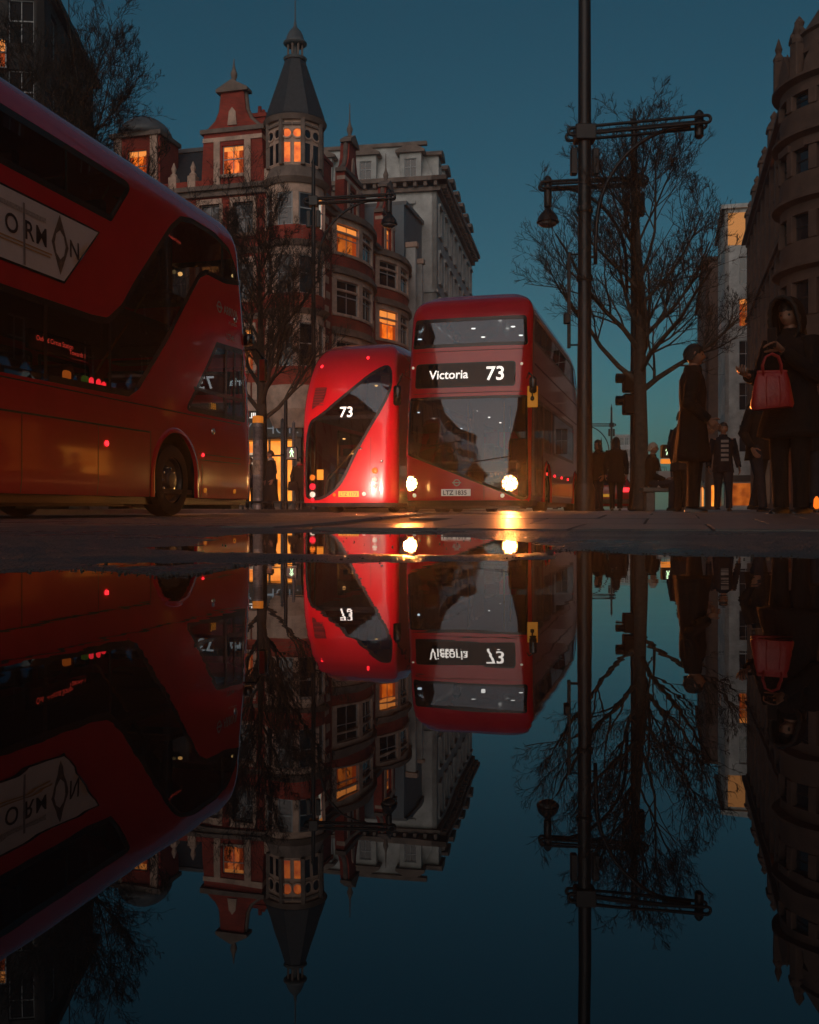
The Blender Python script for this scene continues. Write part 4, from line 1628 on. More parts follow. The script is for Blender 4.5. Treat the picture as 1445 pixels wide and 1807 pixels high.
# roof-level gables on the street side
def ornate_gable(F_, xc, w, z0, lit=None, zt=23.6, fin=26.0):
    hw = w / 2
    zb = z0 + (zt - z0) * .60
    prof = [(-hw, z0), (-hw, z0 + .4), (-hw * .92, zb - .4), (-hw * .92, zb)]
    cur = [(-hw * .98, zb), (-hw * .80, zb + .12), (-hw * .55, zb + .55), (-hw * .42, zb + 1.1), (-hw * .36, zt - .05)]
    full = prof + cur + [(-p[0], p[1]) for p in reversed(cur)] + [(-p[0], p[1]) for p in reversed(prof)]
    w0, w1 = zb - 2.5, zb - .85
    g = MB()
    # brick face in three boards round the window, so the opening is real
    g.prism([(-hw, z0), (-hw, z0 + .4), (-hw * .92, zb), (-.66, zb), (-.66, z0)], -.1, .5, 'XZ')
    g.prism([(hw, z0), (hw, z0 + .4), (hw * .92, zb), (.66, zb), (.66, z0)], -.1, .5, 'XZ')
    g.prism([(-.66, z0), (.66, z0), (.66, w0), (-.66, w0)], -.1, .5, 'XZ')
    g.prism([(-.66, w1), (.66, w1), (.66, zb), (-.66, zb)], -.1, .5, 'XZ')
    g.prism(cur + [(-p[0], p[1]) for p in reversed(cur)], -.1, .5, 'XZ')
    o = g.build('gable', brick_red)
    o.location = (xc, 0, 0)
    F_.put(o)
    def part(mb, name, m, sm=False):
        o_ = mb.build(name, m, None, smooth=sm)
        o_.location = (xc, 0, 0)
        F_.put(o_)
    part(MB().box(-hw * 1.02, hw * 1.02, -.24, .45, zb - .14, zb + .10), 'gable_cornice', dark_stone)
    part(MB().box(-hw * .95, hw * .95, -.16, .4, zb - .62, zb - .38), 'gable_band', terracotta)
    for s in (-1, 1):
        part(MB().box(min(s * .74, s * 1.12), max(s * .74, s * 1.12), -.18, .3, z0, zb - .62), 'pilaster', terracotta)
        c = [(s * p[0] * -1, -.16, p[1]) for p in cur]
        sc = MB()
        for dx in (0.0,):
            sc.tube([(p[0], .15, p[2] + .02) for p in c], .16, 8)
        part(sc, 'gable_coping', dark_stone, True)
    part(MB().prism([(-.28, zb + .25), (.28, zb + .25), (.2, zb + 1.0), (0, zb + 1.25), (-.2, zb + 1.0)], -.17, -.05, 'XZ'), 'gable_panel', terracotta)
    part(MB().prism([(-hw * .5, zt - .05), (hw * .5, zt - .05), (hw * .5, zt + .12), (0, zt + .62), (-hw * .5, zt + .12)], -.28, .45, 'XZ'), 'pediment', dark_stone)
    part(MB().lathe([(.16, 0), (.2, .12), (.1, .22), (.17, .42), (.2, .6), (.1, .85), (.05, 1.1), (.02, fin - zt - .45)], 10, c=(0, .1, zt + .45)), 'finial', dark_stone, True)
    F_.window(xc, w0, 1.30, w1 - w0, y=.05, lit=lit)
    part(MB().box(-.85, .85, -.2, .1, w0 - .18, w0), 'sill', terracotta)
ornate_gable(fs_, 9.0, 3.6, 18.2, None, zt=23.4, fin=26.1)
ornate_gable(fs_, 17.4, 3.6, 18.2, pane_lit_soft, zt=23.2, fin=25.8)
# junction side
ops = []
lit_spots = {(1, 6): pane_lit_soft, (0, 5): pane_lit_soft, (0, 7): pane_lit_soft}
xcols = [1.2 + 2.05 * k for k in range(8)]
for fi, (za, zb) in enumerate(FLOORS):
    for xc in xcols:
        ops.append((xc - .62, xc + .62, za + 1.0, zb - .65))
fl_.build(wall_panel(0, WL - 1.2, 6.0, 18.0, ops), 'wall', brick_red)
for fi, (za, zb) in enumerate(FLOORS):
    for ci, xc in enumerate(xcols):
        fl_.window(xc, za + 1.0, 1.24, zb - za - 1.65, lit=lit_spots.get((fi, ci)))
        fl_.build(MB().box(xc - .8, xc + .8, -.14, .1, za + .82, za + 1.0), 'sill', terracotta)
        fl_.build(MB().box(xc - .78, xc + .78, -.09, .1, zb - .65, zb - .36), 'lintel', terracotta)
        for s in (-1, 1):
            fl_.build(MB().box(xc + s * .72 - .1, xc + s * .72 + .1, -.07, .1, za + 1.0, zb - .65), 'window_jamb', terracotta)
for z0, z1, o_ in ((10.75, 11.05, .2), (14.45, 14.75, .22), (17.75, 18.3, .45)):
    fl_.band('cornice', 0, WL - 1.3, z0, z1, o_, dark_stone)
    if z1 > 17:
        fs_.band('cornice', .8, WS, z0, z1, o_, dark_stone)
ornate_gable(fl_, WL - 4.05, 3.8, 18.2, pane_lit, zt=23.6, fin=25.5)
# parapet blocks between gables
for xx in (WL - 1.9, WL - 6.6, WL - 7.8):
    fl_.build(MB().cbox(xx - .25, xx + .25, -.1, .4, 18.3, 19.1, .03).lathe([(.2, 19.1), (.22, 19.2), (.1, 19.35), (.16, 19.6), (.03, 19.95)], 8, c=(xx, .15, 0)), 'parapet_pier', terracotta)
fl_.build(MB().box(.2, WL - 2.0, -.05, .25, 18.3, 18.75), 'parapet', brick_red)
# domed dormer at the left end
xd = WL - 10.1
fl_.build(wall_panel(xd - 1.5, xd + 1.5, 18.2, 21.7, [(xd - .62, xd + .62, 18.9, 20.9)], depth=.3, thick=2.2), 'dormer_wall', brick_red)
fl_.window(xd, 18.9, 1.24, 2.0, lit=pane_lit)
for s in (-1, 1):
    fl_.build(MB().box(xd + s * 1.15 - .22, xd + s * 1.15 + .22, -.15, .2, 18.2, 21.6), 'pilaster', terracotta)
fl_.build(MB().box(xd - 1.65, xd + 1.65, -.25, 2.3, 21.6, 21.85), 'dormer_cornice', dark_stone)
dm = MB().lathe([(1.62, 0), (1.5, .35), (1.25, .72), (.85, 1.02), (.4, 1.2), (.06, 1.27)], 16, c=(xd, 1.0, 21.85))
fl_.build(dm, 'dormer_dome', lead_grey, smooth=True)
# slate roofs
rf = MB()
e0, rz_, dp = 18.3, 21.7, 3.2
rf.add([(.4, .4, e0), (WS, .4, e0), (WS, dp, rz_), (dp, dp, rz_)], [(0, 1, 2, 3)])
rf.add([(.4, .4, e0), (dp, dp, rz_), (dp, WL, rz_), (.4, WL, e0)], [(0, 1, 2, 3)])
rf.add([(dp, dp, rz_), (WS, dp, rz_), (WS, WL, rz_), (dp, WL, rz_)], [(0, 1, 2, 3)])
rf.add([(WS, .4, e0), (WS, dp, rz_), (WS, WL, rz_), (WS, WL, 0), (WS, .4, 0)], [(0, 1, 2, 3, 4)])
rf.build('roof', slate, A)
fl_.build(MB().box(0, WL - dp, dp - .15, dp + .15, rz_ - .05, rz_ + .18), 'roof_ridge', lead_grey)
fs_.build(MB().box(dp, WS, dp - .15, dp + .15, rz_ - .05, rz_ + .17), 'roof_ridge', lead_grey)
for (x, y) in ((5.6, 4.6), (13.2, 3.6), (21.0, 3.6)):
    c_ = MB().box(x - .9, x + .9, y - .5, y + .5, 19.5, 24.0)
    c_.box(x - 1.0, x + 1.0, y - .6, y + .6, 24.0, 24.25)
    for k in range(3):
        c_.lathe([(.14, 24.25), (.12, 24.8)], 8, c=(x - .55 + k * .55, y, 0))
    c_.build('chimney', brick_red, A)
# party wall side closing the block
# turret
TC = (.55, .55)
def turret_ring(r0, r1, z0, z1, name, m, n=32, sm=40):
    mb = MB().lathe([(r0, z0), (r1, z1)], n, c=(TC[0], TC[1], 0))
    return mb.build(name, m, A, smooth=sm)
for za, zb in FLOORS:
    turret_ring(1.62, 1.62, za, za + 1.0, 'turret_spandrel', brick_red)
    turret_ring(1.60, 1.60, zb - .6, zb - .1, 'turret_lintel_course', terracotta)
    turret_ring(1.72, 1.95, zb - .12, zb + .15, 'turret_cornice', dark_stone)
    turret_ring(1.40, 1.40, za + .9, zb - .5, 'turret_core', bus_floor)
    for k in range(8):
        a = 2 * math.pi * (k + .5) / 8
        mb = MB().cbox(-.17, .17, -.14, .14, za + 1.0, zb - .6, .03)
        o = mb.build('turret_mullion', terracotta, A, loc=(TC[0] + 1.53 * math.sin(a), TC[1] - 1.53 * math.cos(a), 0), rz=a)
        a2 = 2 * math.pi * k / 8
        lt = {0: pane_lit_pale if za > 14 else None, 7: None, 6: None}.get(k)
        add_window(A, 0, 0, .86, zb - za - 1.6, loc=(TC[0] + 1.50 * math.sin(a2), TC[1] - 1.50 * math.cos(a2), za + 1.0), rz=a2, lit=lt, bars=0)
turret_ring(1.62, 1.62, 5.6, 6.9, 'turret_base', terracotta)
turret_ring(1.2, 1.62, 4.6, 5.6, 'turret_corbel', terracotta)
turret_ring(1.75, 1.45, 18.15, 18.9, 'turret_skirt', dark_stone)
# lantern stage with paired round and square lit windows; CAM_A is the side that faces the junction
n8 = 8
face0 = math.atan2(-AX.y, -AX.x)
camdir = Vector((0, -1, 0))
ang_cam = math.atan2(camdir.dot(Vector((-RX.x, -RX.y, 0))), camdir.dot(AX))     # local angle of the direction to the camera
stg = MB()
lan_r = 1.42
octv = [(TC[0] + lan_r / math.cos(math.pi / 8) * math.cos(ang_cam + math.pi / 8 + k * math.pi / 4), TC[1] + lan_r / math.cos(math.pi / 8) * math.sin(ang_cam + math.pi / 8 + k * math.pi / 4)) for k in range(8)]
stg.prism(octv, 18.9, 21.45)
stg.build('turret_lantern', terracotta, A)
for k in range(8):
    v0, v1 = Vector(octv[k - 1]), Vector(octv[k])
    c = (v0 + v1) / 2
    nrm = (c - Vector(TC)).normalized()
    tg = (v1 - v0).normalized()
    fr_rot = math.atan2(tg.y, tg.x)
    lit = pane_lit if nrm.dot(Vector((math.cos(ang_cam), math.sin(ang_cam)))) > .9 else pane_dark
    for s in (-1, 1):
        cc = c + tg * s * .29
        wn = MB().cbox(-.20, .20, -.03, .06, 0, 1.12, .01)
        base = cc + nrm * -.035
        w_ = MB()
        w_.box(-.235, -.185, -.03, .06, 0, 1.2)
        w_.box(.185, .235, -.03, .06, 0, 1.2)
        w_.box(-.185, .185, -.03, .06, 1.14, 1.2)
        w_.box(-.185, .185, -.03, .06, 0, .06)
        wo = w_.build('window', terracotta, A, loc=(cc.x, cc.y, 18.98), rz=fr_rot)
        p_ = MB().add([(-.19, -.012, .05), (.19, -.012, .05), (.19, -.012, 1.15), (-.19, -.012, 1.15)], [(0, 1, 2, 3)])
        p_.build('pane', lit, wo, fix=False)
        rw = MB()
        n = 20
        vv = []
        for rr, yy in ((.31, .02), (.31, -.07), (.23, -.07), (.23, .02)):
            vv += [(rr * math.cos(2 * math.pi * j / n), yy, rr * math.sin(2 * math.pi * j / n)) for j in range(n)]
        rw.add(vv, [(i * n + j, i * n + (j + 1) % n, (i + 1) * n + (j + 1) % n, (i + 1) * n + j) for i in range(3) for j in range(n)])
        ro = rw.build('round_window', terracotta, A, loc=(cc.x, cc.y, 20.62), rz=fr_rot, smooth=40)
        MB().add([(.235 * math.cos(2 * math.pi * j / n), -.012, .235 * math.sin(2 * math.pi * j / n)) for j in range(n)], [tuple(range(n))]).build('pane', lit, ro, fix=False)
    pil = octv[k]
    MB().cbox(-.12, .12, -.12, .12, 18.9, 21.4, .02).build('lantern_pier', dark_stone, A, loc=(pil[0], pil[1], 0), rz=fr_rot)
    for s in (-1, 1):
        cc = c + tg * s * .29 + nrm * .05
        MB().box(-.26, .26, -.06, .06, 21.05, 21.16).build('lantern_hood', dark_stone, A, loc=(cc.x, cc.y, 0), rz=fr_rot)
turret_ring(1.62, 1.78, 21.35, 21.6, 'turret_eaves', dark_stone, 32)
sp = MB().lathe([(1.80, 21.6), (1.58, 21.95), (1.26, 22.9), (.92, 24.0), (.66, 24.85), (.56, 25.15)], 8, c=(TC[0], TC[1], 0))
sp.build('spire', slate, A)
# courses of slates on the spire
for k in range(15):
    t = k / 15
    z = 21.75 + t * 3.3
    r = 1.72 - (1.72 - .58) * t
    mb = MB().lathe([(r + .035 - .02, z), (r + .03, z - .035), (r - .03, z + .2)], 8, c=(TC[0], TC[1], 0), cap=False)
    mb.build('slate_course', slate, A)
turret_ring(.60, .66, 25.15, 25.28, 'spire_collar', lead_grey)
for k in range(8):
    a = 2 * math.pi * k / 8
    MB().tube([(TC[0] + .42 * math.cos(a), TC[1] + .42 * math.sin(a), 25.28), (TC[0] + .42 * math.cos(a), TC[1] + .42 * math.sin(a), 26.05)], .06, 6).build('belfry_post', dark_stone, A)
turret_ring(.18, .18, 25.28, 26.05, 'belfry_core', lead_grey)
MB().lathe([(.5, 26.0), (.66, 26.1), (.66, 26.18), (.52, 26.3), (.46, 26.55), (.34, 26.8), (.16, 27.0), (.07, 27.15), (.09, 27.25), (.04, 27.4), (.025, 28.9), (.07, 28.95), (.07, 29.05), (.01, 29.1)], 16, c=(TC[0], TC[1], 0)).build('cupola', lead_grey, A, smooth=True)
# ground-floor shop facing the junction
fl_.build(wall_panel(0, WL, .1, 6.0, [(WL - 9.6, WL - 5.4, .4, 4.05), (WL - 5.1, WL - .35, .25, 4.05)], depth=.6), 'wall', dark_stone)
for (a, b) in ((WL - 9.6, WL - 5.4), (WL - 5.1, WL - .35)):
    fl_.build(MB().add([(a, 1.5, .2), (b, 1.5, .2), (b, 1.5, 4.05), (a, 1.5, 4.05)], [(0, 1, 2, 3)]), 'shop_interior', shop_light)
    for k in range(4):
        xx = a + (b - a) * k / 3
        fl_.build(MB().box(xx - .05, xx + .05, .12, .24, .25, 4.05), 'shop_mullion', frame_dark)
    fl_.build(MB().box(a, b, .12, .24, 3.05, 3.15), 'shop_transom', frame_dark)
    fl_.build(MB().box(a, b, .10, .26, .12, .5), 'shop_stall_riser', frame_dark)
    fl_.build(MB().box(a, b, .2, 1.5, 4.0, 4.06), 'shop_ceiling', frame_dark)
fl_.build(MB().box(WL - 9.9, WL + .1, -.12, .2, 4.1, 5.55), 'shop_fascia', fascia_black)
fl_.build(MB().box(WL - 10, WL - .8, -.3, .2, 5.6, 6.15), 'shop_cornice', terracotta)
for k in range(4):
    fl_.build(MB().cbox(WL - 3.9 + k * 1.05, WL - 2.95 + k * 1.05, -.16, .05, 6.2, 7.2, .03), 'stone_panel', terracotta)
def facade_text(F_, txt, x, z, size, m, bold=.0, y=-.14):
    vv, tt, w = text_shape(txt, size, bold)
    o = obj('lettering', MB().add([(a, 0, b) for a, b in vv], tt).mesh('lettering', m, fix=False), None, (x, y, z))
    F_.put(o)
    return w
_tw = text_shape('BODY SHOP.', .92, -.012)[2]
facade_text(fl_, 'BODY SHOP.', WL - .1 - _tw, 4.3, .92, fascia_letter, -.012)
facade_text(fl_, '.IIU', WL - 3.0, 5.2, .42, letter_white, .02)
# display stands and posters seen in the shop window
for (xx, w, h, z, m) in ((WL - 3.35, .62, 1.7, 1.6, mat('shop_poster', (.75, .66, .55), rough=.6, emit=(1, .75, .55), estr=.35)), (WL - 2.0, .8, 1.3, .5, frame_dark), (WL - 4.6, .7, .9, .5, frame_dark)):
    fl_.build(MB().cbox(xx - w / 2, xx + w / 2, .5, .6, z, z + h, .02), 'shop_display', m)

# ------------------------------------------------------------------ blue-grey slab next door
C0 = st(-19.75, 51.7 + WS + .1)
Cb = thing('narrow_building', 'narrow blue-grey rendered building with two tall pale fins between brick and stone neighbours', 'building', C0, math.pi / 2 - TH)
fc_ = Frame(Cb, (0, 0, 0), 0)
cops = [(1.2, 2.0, z, z + 2.2) for z in (7, 11, 15, 19)] + [(3.4, 4.2, z, z + 2.2) for z in (7, 11, 15, 19)]
fc_.build(wall_panel(0, 6.0, .1, 23.6, cops), 'wall', blue_grey)
for (a, b, c, d) in cops:
    fc_.window((a + b) / 2, c, b - a, d - c)
for xx, zt in ((.6, 20.4), (2.7, 19.6)):
    fc_.build(MB().cbox(xx - .2, xx + .2, -.8, 0, 5, zt, .03), 'fin', portland)
    fc_.build(MB().cbox(xx - .3, xx + .3, -.95, 0, zt, zt + .4, .03), 'fin_cap', terracotta)
fc_.build(MB().box(-.02, 6.0, -.2, 12, 23.6, 23.9), 'roof', lead_grey)
fc_.build(MB().box(-.05, 0, 0, 12, .1, 23.6), 'flank_wall', blue_grey)

# ------------------------------------------------------------------ pale stone mansard building
TB = rad(10.1)
B0 = Vector((2.24, 82.0, 0))
Bb = thing('mansard_building', 'pale stone building with bracketed cornice and mansard roof behind the brick one', 'building', B0, math.pi / 2 - TB)
fb_ = Frame(Bb, (0, 0, 0), 0)
fbl = Frame(Bb, (0, 14.0, 0), -math.pi / 2)
LB = 25.5
zf = [6.5, 10.4, 14.3, 18.2, 22.1]
bops = []
for z in zf:
    for k in range(8):
        xc = 1.8 + k * 3.15
        bops.append((xc - .65, xc + .65, z + .9, z + 3.2))
fb_.build(wall_panel(0, LB, .1, 26.6, bops), 'wall', portland)
for (a, b, c, d) in bops:
    fb_.window((a + b) / 2, c, b - a, d - c, lit=random.choice([None, None, None, None, pane_lit_soft]) if c < 12 else None)
    fb_.build(MB().box(a - .15, b + .15, -.18, .1, c - .2, c), 'sill', portland)
    fb_.build(MB().box(a - .2, b + .2, -.22, .1, d + .05, d + .3), 'window_hood', portland)
    for e in (a - .13, b + .13):
        fb_.build(MB().box(e - .1, e + .1, -.1, .1, c, d + .05), 'window_jamb', portland)
lops = []
for z in zf[2:]:
    for k in range(4):
        xc = 1.8 + k * 3.2
        lops.append((xc - .65, xc + .65, z + .9, z + 3.2))
fbl.build(wall_panel(0, 14, .1, 26.6, lops), 'wall', portland)
for (a, b, c, d) in lops:
    fbl.window((a + b) / 2, c, b - a, d - c)
    fbl.build(MB().box(a - .2, b + .2, -.2, .1, d + .05, d + .3), 'window_hood', portland)
for F_, w in ((fb_, LB), (fbl, 14.0)):
    F_.build(MB().box(-.9 if F_ is fb_ else 0, w + (.9 if F_ is fbl else 0), -.9, .3, 27.0, 27.35), 'cornice', dark_stone)
    F_.build(MB().box(-.35 if F_ is fb_ else 0, w + (.35 if F_ is fbl else 0), -.35, .3, 26.3, 26.62), 'frieze', dark_stone)
    bm_ = MB().cbox(-.14, .14, -.75, .1, 26.62, 27.0, .03).mesh('cornice_bracket', dark_stone)
    k = .4
    while k < w:
        F_.put(obj('cornice_bracket', bm_, None, (k, 0, 0)))
        k += .85
    for z in (10.2, 14.1, 18.0):
        F_.build(MB().box(-.12, w, -.12, .2, z, z + .25), 'string_course', portland)
mr = MB()
mr.add([(.2, .2, 27.35), (LB, .2, 27.35), (LB, 1.6, 30.6), (1.2, 1.6, 30.6)], [(0, 1, 2, 3)])
mr.add([(.2, .2, 27.35), (1.2, 1.6, 30.6), (1.2, 14, 30.6), (.2, 14, 27.35)], [(0, 1, 2, 3)])
mr.add([(1.2, 1.6, 30.6), (LB, 1.6, 30.6), (LB, 14, 30.6), (1.2, 14, 30.6)], [(0, 1, 2, 3)])
mr.build('mansard_roof', portland, Bb)
fbl.build(MB().box(0, 13, .95, 1.4, 30.6, 30.9), 'roof_ridge', dark_stone)
def dormer(F_, xc, z, w, h, dep):
    F_.build(wall_panel(xc - w / 2, xc + w / 2, z, z + h, [(xc - w * .28, xc + w * .28, z + .35, z + h - .45)], depth=.2, thick=dep), 'dormer', portland)
    F_.window(xc, z + .35, w * .56, h - .8, y=.1)
    F_.build(MB().prism([(xc - w * .68, z + h), (xc + w * .68, z + h), (xc + w * .68, z + h + .2), (xc + w * .3, z + h + .55), (xc - w * .3, z + h + .55), (xc - w * .68, z + h + .2)], -.3, dep, 'XZ'), 'dormer_hood', dark_stone)
for k in range(7):
    dormer(fb_, 1.9 + k * 3.6, 27.3, 1.7, 2.3, 1.4)
for k in range(3):
    dormer(fbl, 11.8 - k * 3.8, 27.3, 1.8, 2.3, 1.3)

# ------------------------------------------------------------------ brown turreted building on the right
PD = 7.0
D0 = st(PD, 93)
Dd = thing('turreted_building', 'tall brown stone building with pinnacles and a round corner turret, right edge', 'building', D0, -math.pi / 2 - TH)
fd_ = Frame(Dd, (0, 0, 0), 0)
LD = 38.0
dops = []
for z in (5.6, 9.4, 13.2, 17.0, 20.4):
    for k in range(10):
        xc = 1.9 + k * 3.4
        dops.append((xc - .8, xc + .8, z + .7, z + 2.9))
fd_.build(wall_panel(0, LD - 2, 4.6, 23.6, dops), 'wall', brown_brick)
for i, (a, b, c, d) in enumerate(dops):
    lit = pane_lit_soft if random.random() < .05 else None
    fd_.window((a + b) / 2, c, b - a, d - c, lit=lit, frame=frame_dark, bars=2)
    fd_.build(MB().box(a - .12, b + .12, -.15, .1, c - .22, c), 'sill', brown_stone)
    fd_.build(MB().box(a - .12, b + .12, -.12, .1, d, d + .3), 'lintel', brown_stone)
for k in range(14):
    xc = .2 + k * 3.4
    if xc > LD - 2:
        break
    fd_.build(MB().box(xc - .3, xc + .3, -.3, .1, 4.6, 23.8), 'pier', brown_stone)
    if k % 2 == 0:
        pz = MB().cbox(xc - .42, xc + .42, -.42, .42, 23.8, 26.0, .05)
        pz.cbox(xc - .52, xc + .52, -.52, .52, 26.0, 26.25, .04)
        pz.lathe([(.4, 26.25), (.42, 26.5), (.2, 26.8), (.28, 27.05), (.04, 27.4)], 8, c=(xc, 0, 0))
        fd_.build(pz, 'pinnacle', brown_stone)
    else:
        fd_.build(MB().prism([(xc - 1.5, 23.9), (xc + 1.5, 23.9), (xc + 1.2, 24.8), (xc + .5, 25.4), (xc, 26.0), (xc - .5, 25.4), (xc - 1.2, 24.8)], -.2, .4, 'XZ'), 'gablet', brown_stone)
for z0, z1, o_ in ((8.9, 9.25, .4), (16.5, 16.9, .45), (23.4, 23.95, .7)):
    fd_.band('cornice', 0, LD - 2, z0, z1, o_, brown_stone)
fd_.build(wall_panel(0, LD - 2, .06, 4.6, [(1 + 4.3 * k, 4.6 + 4.3 * k, .5, 3.6) for k in range(8)], depth=.5), 'wall', brown_stone)
for k in range(8):
    a, b = 1 + 4.3 * k, 4.6 + 4.3 * k
    fd_.build(MB().add([(a, .45, .5), (b, .45, .5), (b, .45, 3.6), (a, .45, 3.6)], [(0, 1, 2, 3)]), 'shop_window', [pane_dark, pane_lit_soft, pane_dark, pane_lit_pale, pane_dark][k % 5])
rfd = MB()
rfd.add([(0, .3, 23.95), (LD, .3, 23.95), (LD, 4, 28.0), (0, 4, 28.0)], [(0, 1, 2, 3)])
rfd.add([(0, 4, 28), (LD, 4, 28), (LD, 14, 28), (0, 14, 28)], [(0, 1, 2, 3)])
rfd.add([(0, .3, .1), (0, .3, 23.95), (0, 4, 28), (0, 14, 28), (0, 14, .1)], [(0, 1, 2, 3, 4)])
rfd.add([(LD, .3, .1), (LD, .3, 23.95), (LD, 4, 28), (LD, 14, 28), (LD, 14, .1)], [(0, 1, 2, 3, 4)])
rfd.build('roof', slate, Dd)
tcx, tcy, tr_ = 43.8, 1.0, 3.0
fd_.build(wall_panel(LD - 2, tcx - 2, .06, 18.4, [(37.6, 39.2, z, z + 2.0) for z in (5.4, 9.0, 12.4, 15.4)]), 'wall', brown_stone)
for z in (5.4, 9.0, 12.4, 15.4):
    fd_.window(38.4, z, 1.6, 2.0, frame=frame_dark, bars=2)
MB().box(LD - 2, tcx, .5, 12, 18.0, 18.7).build('roof', slate, Dd)
MB().box(LD - 2, LD - 1.6, .0, 10, 18.4, 23.6).build('flank_wall', brown_brick, Dd)
for za, zb in ((4.0, 7.6), (7.6, 11.0), (11.0, 14.0), (14.0, 16.9), (16.9, 19.4)):
    MB().lathe([(tr_, za), (tr_, za + 1.1)], 36, c=(tcx, tcy, 0)).build('turret_wall', brown_stone, Dd, smooth=40)
    MB().lathe([(tr_, zb - .7), (tr_, zb - .25), (tr_ + .35, zb - .12), (tr_ + .35, zb)], 36, c=(tcx, tcy, 0)).build('turret_cornice', brown_stone, Dd, smooth=30)
    MB().lathe([(tr_ - .35, za + 1), (tr_ - .35, zb - .6)], 24, c=(tcx, tcy, 0)).build('turret_core', frame_dark, Dd)
    for k in range(14):
        a = 2 * math.pi * k / 14
        x, y = tcx + (tr_ - .1) * math.sin(a), tcy - (tr_ - .1) * math.cos(a)
        MB().cbox(-.2, .2, -.16, .16, za + 1.1, zb - .7, .03).build('turret_mullion', brown_stone, Dd, loc=(x, y, 0), rz=a)
        a2 = a + math.pi / 14
        add_window(Dd, 0, 0, .95, zb - za - 1.8, loc=(tcx + (tr_ - .22) * math.sin(a2), tcy - (tr_ - .22) * math.cos(a2), za + 1.1), rz=a2, frame=frame_dark, bars=0, lit=pane_lit_soft if (za == 7.6 and k == 11) else None)
MB().lathe([(tr_ - .1, 19.4), (tr_ - .3, 20.3), (tr_ - .05, 20.4), (tr_ - .05, 20.6), (tr_ - .5, 20.75), (tr_ - .75, 21.6), (tr_ - .6, 21.7), (tr_ - 1.0, 22.1), (1.6, 22.7), (1.0, 23.6), (.5, 24.8), (.3, 26.0), (.05, 28)], 24, c=(tcx, tcy, 0)).build('turret_dome', brown_stone, Dd, smooth=30)

for k in range(10):
    a = 2 * math.pi * k / 10
    fx_, fy_ = tcx + (tr_ + .05) * math.sin(a), tcy - (tr_ + .05) * math.cos(a)
    MB().cbox(-.22, .22, -.22, .22, 19.3, 20.9, .04).lathe([(.24, 20.9), (.26, 21.05), (.12, 21.3), (.17, 21.5), (.02, 22.0)], 8).build('turret_pinnacle', brown_stone, Dd, loc=(fx_, fy_, 0), rz=a)
    MB().prism([(-.55, 19.4), (.55, 19.4), (.45, 20.0), (0, 20.75), (-.45, 20.0)], -.1, .3, 'XZ').build('turret_gablet', brown_stone, Dd, loc=(tcx + tr_ * math.sin(a + .314), tcy - tr_ * math.cos(a + .314), 0), rz=a + .314)
    MB().box(-.5, .5, -.12, .1, 16.2, 16.5).build('turret_hood', brown_stone, Dd, loc=(tcx + tr_ * math.sin(a + .314), tcy - tr_ * math.cos(a + .314), 0), rz=a + .314)

# ------------------------------------------------------------------ farther blocks down the street
def block(name, label, origin, rz, w, d, h, wallm, floors, ncol, lit=None, prob=.1, flank=True, rng=None, z0=.06, roof=slate, ww=1.3, flankm=None, flank_lit=.06, dull=None):
    rng = rng or random.Random(hash(name) % 1000)
    root = thing(name, label, 'building', origin, rz)
    def side(F_, W_, n, wm, pr):
        fh = (h - 5.0) / floors
        sp = W_ / n
        op = [(sp * (k + .5) - ww / 2, sp * (k + .5) + ww / 2, 5 + f * fh + .8, 5 + f * fh + fh * .85) for f in range(floors) for k in range(n)]
        F_.build(wall_panel(0, W_, z0, h, op), 'wall', wm)
        for (a, b, c, d_) in op:
            F_.window((a + b) / 2, c, b - a, d_ - c, lit=(rng.choice([pane_lit_soft, pane_lit]) if rng.random() < pr else dull))
        F_.build(MB().box(-.3, W_ + .3, -.4, .3, h, h + .4), 'cornice', wm)
        nb = max(1, int(W_ / 5.2))
        for k in range(nb):
            x0 = W_ * k / nb + .7
            x1 = W_ * (k + 1) / nb - .7
            zt = rng.choice([2.7, 3.1, 3.5])
            F_.build(MB().box(x0, x1, -.05, .02, .5, zt), 'shop_window', rng.choice([pane_dark, pane_dark, pane_lit_soft, pane_dark, shop_light]))
            F_.build(MB().box(x0 - .2, x1 + .2, -.14, .02, zt + .15, zt + .8), 'shop_fascia', rng.choice([fascia_black, frame_dark, lead_grey]))
    side(Frame(root, (0, 0, 0), 0), w, ncol, wallm, prob)
    if flank:
        side(Frame(root, (w, 0, 0), math.pi / 2), d, max(2, int(d / 4)), flankm or wallm, flank_lit)
    MB().box(.2, w - .2, .2, d, h - .3, h + .1).build('roof', roof, root)
    return root
orange_lit = mat('orange_floodlit_render', (0.62, 0.36, 0.16), rough=0.8, var=0.15)
# right side: facade x axis runs towards the camera
b1 = block('floodlit_building', 'distant building with an orange-lit top storey beyond the brown pinnacles', st(5.4, 118), -math.pi / 2 - TH, 14, 12, 30.0, portland, 6, 4, flank=True, flankm=portland, flank_lit=.15)
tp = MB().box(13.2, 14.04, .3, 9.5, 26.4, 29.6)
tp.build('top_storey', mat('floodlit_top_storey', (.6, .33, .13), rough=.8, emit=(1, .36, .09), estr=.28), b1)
b2 = block('domed_building', 'distant dark building with a shallow dome behind the bare tree', st(4.4, 165), -math.pi / 2 - TH, 36, 14, 31, brown_stone, 7, 10)
MB().lathe([(6, 31.4), (5.6, 32.8), (4.2, 34.2), (2.4, 35.2), (.7, 35.7), (.3, 36.6), (.05, 37.5)], 20, c=(29, 7, 0)).build('dome', lead_grey, b2, smooth=True)
b3 = block('street_end_building', 'pale far building closing the end of the street', st(-17, 330), -TH, 9, 12, 24, portland, 5, 6, prob=.12)
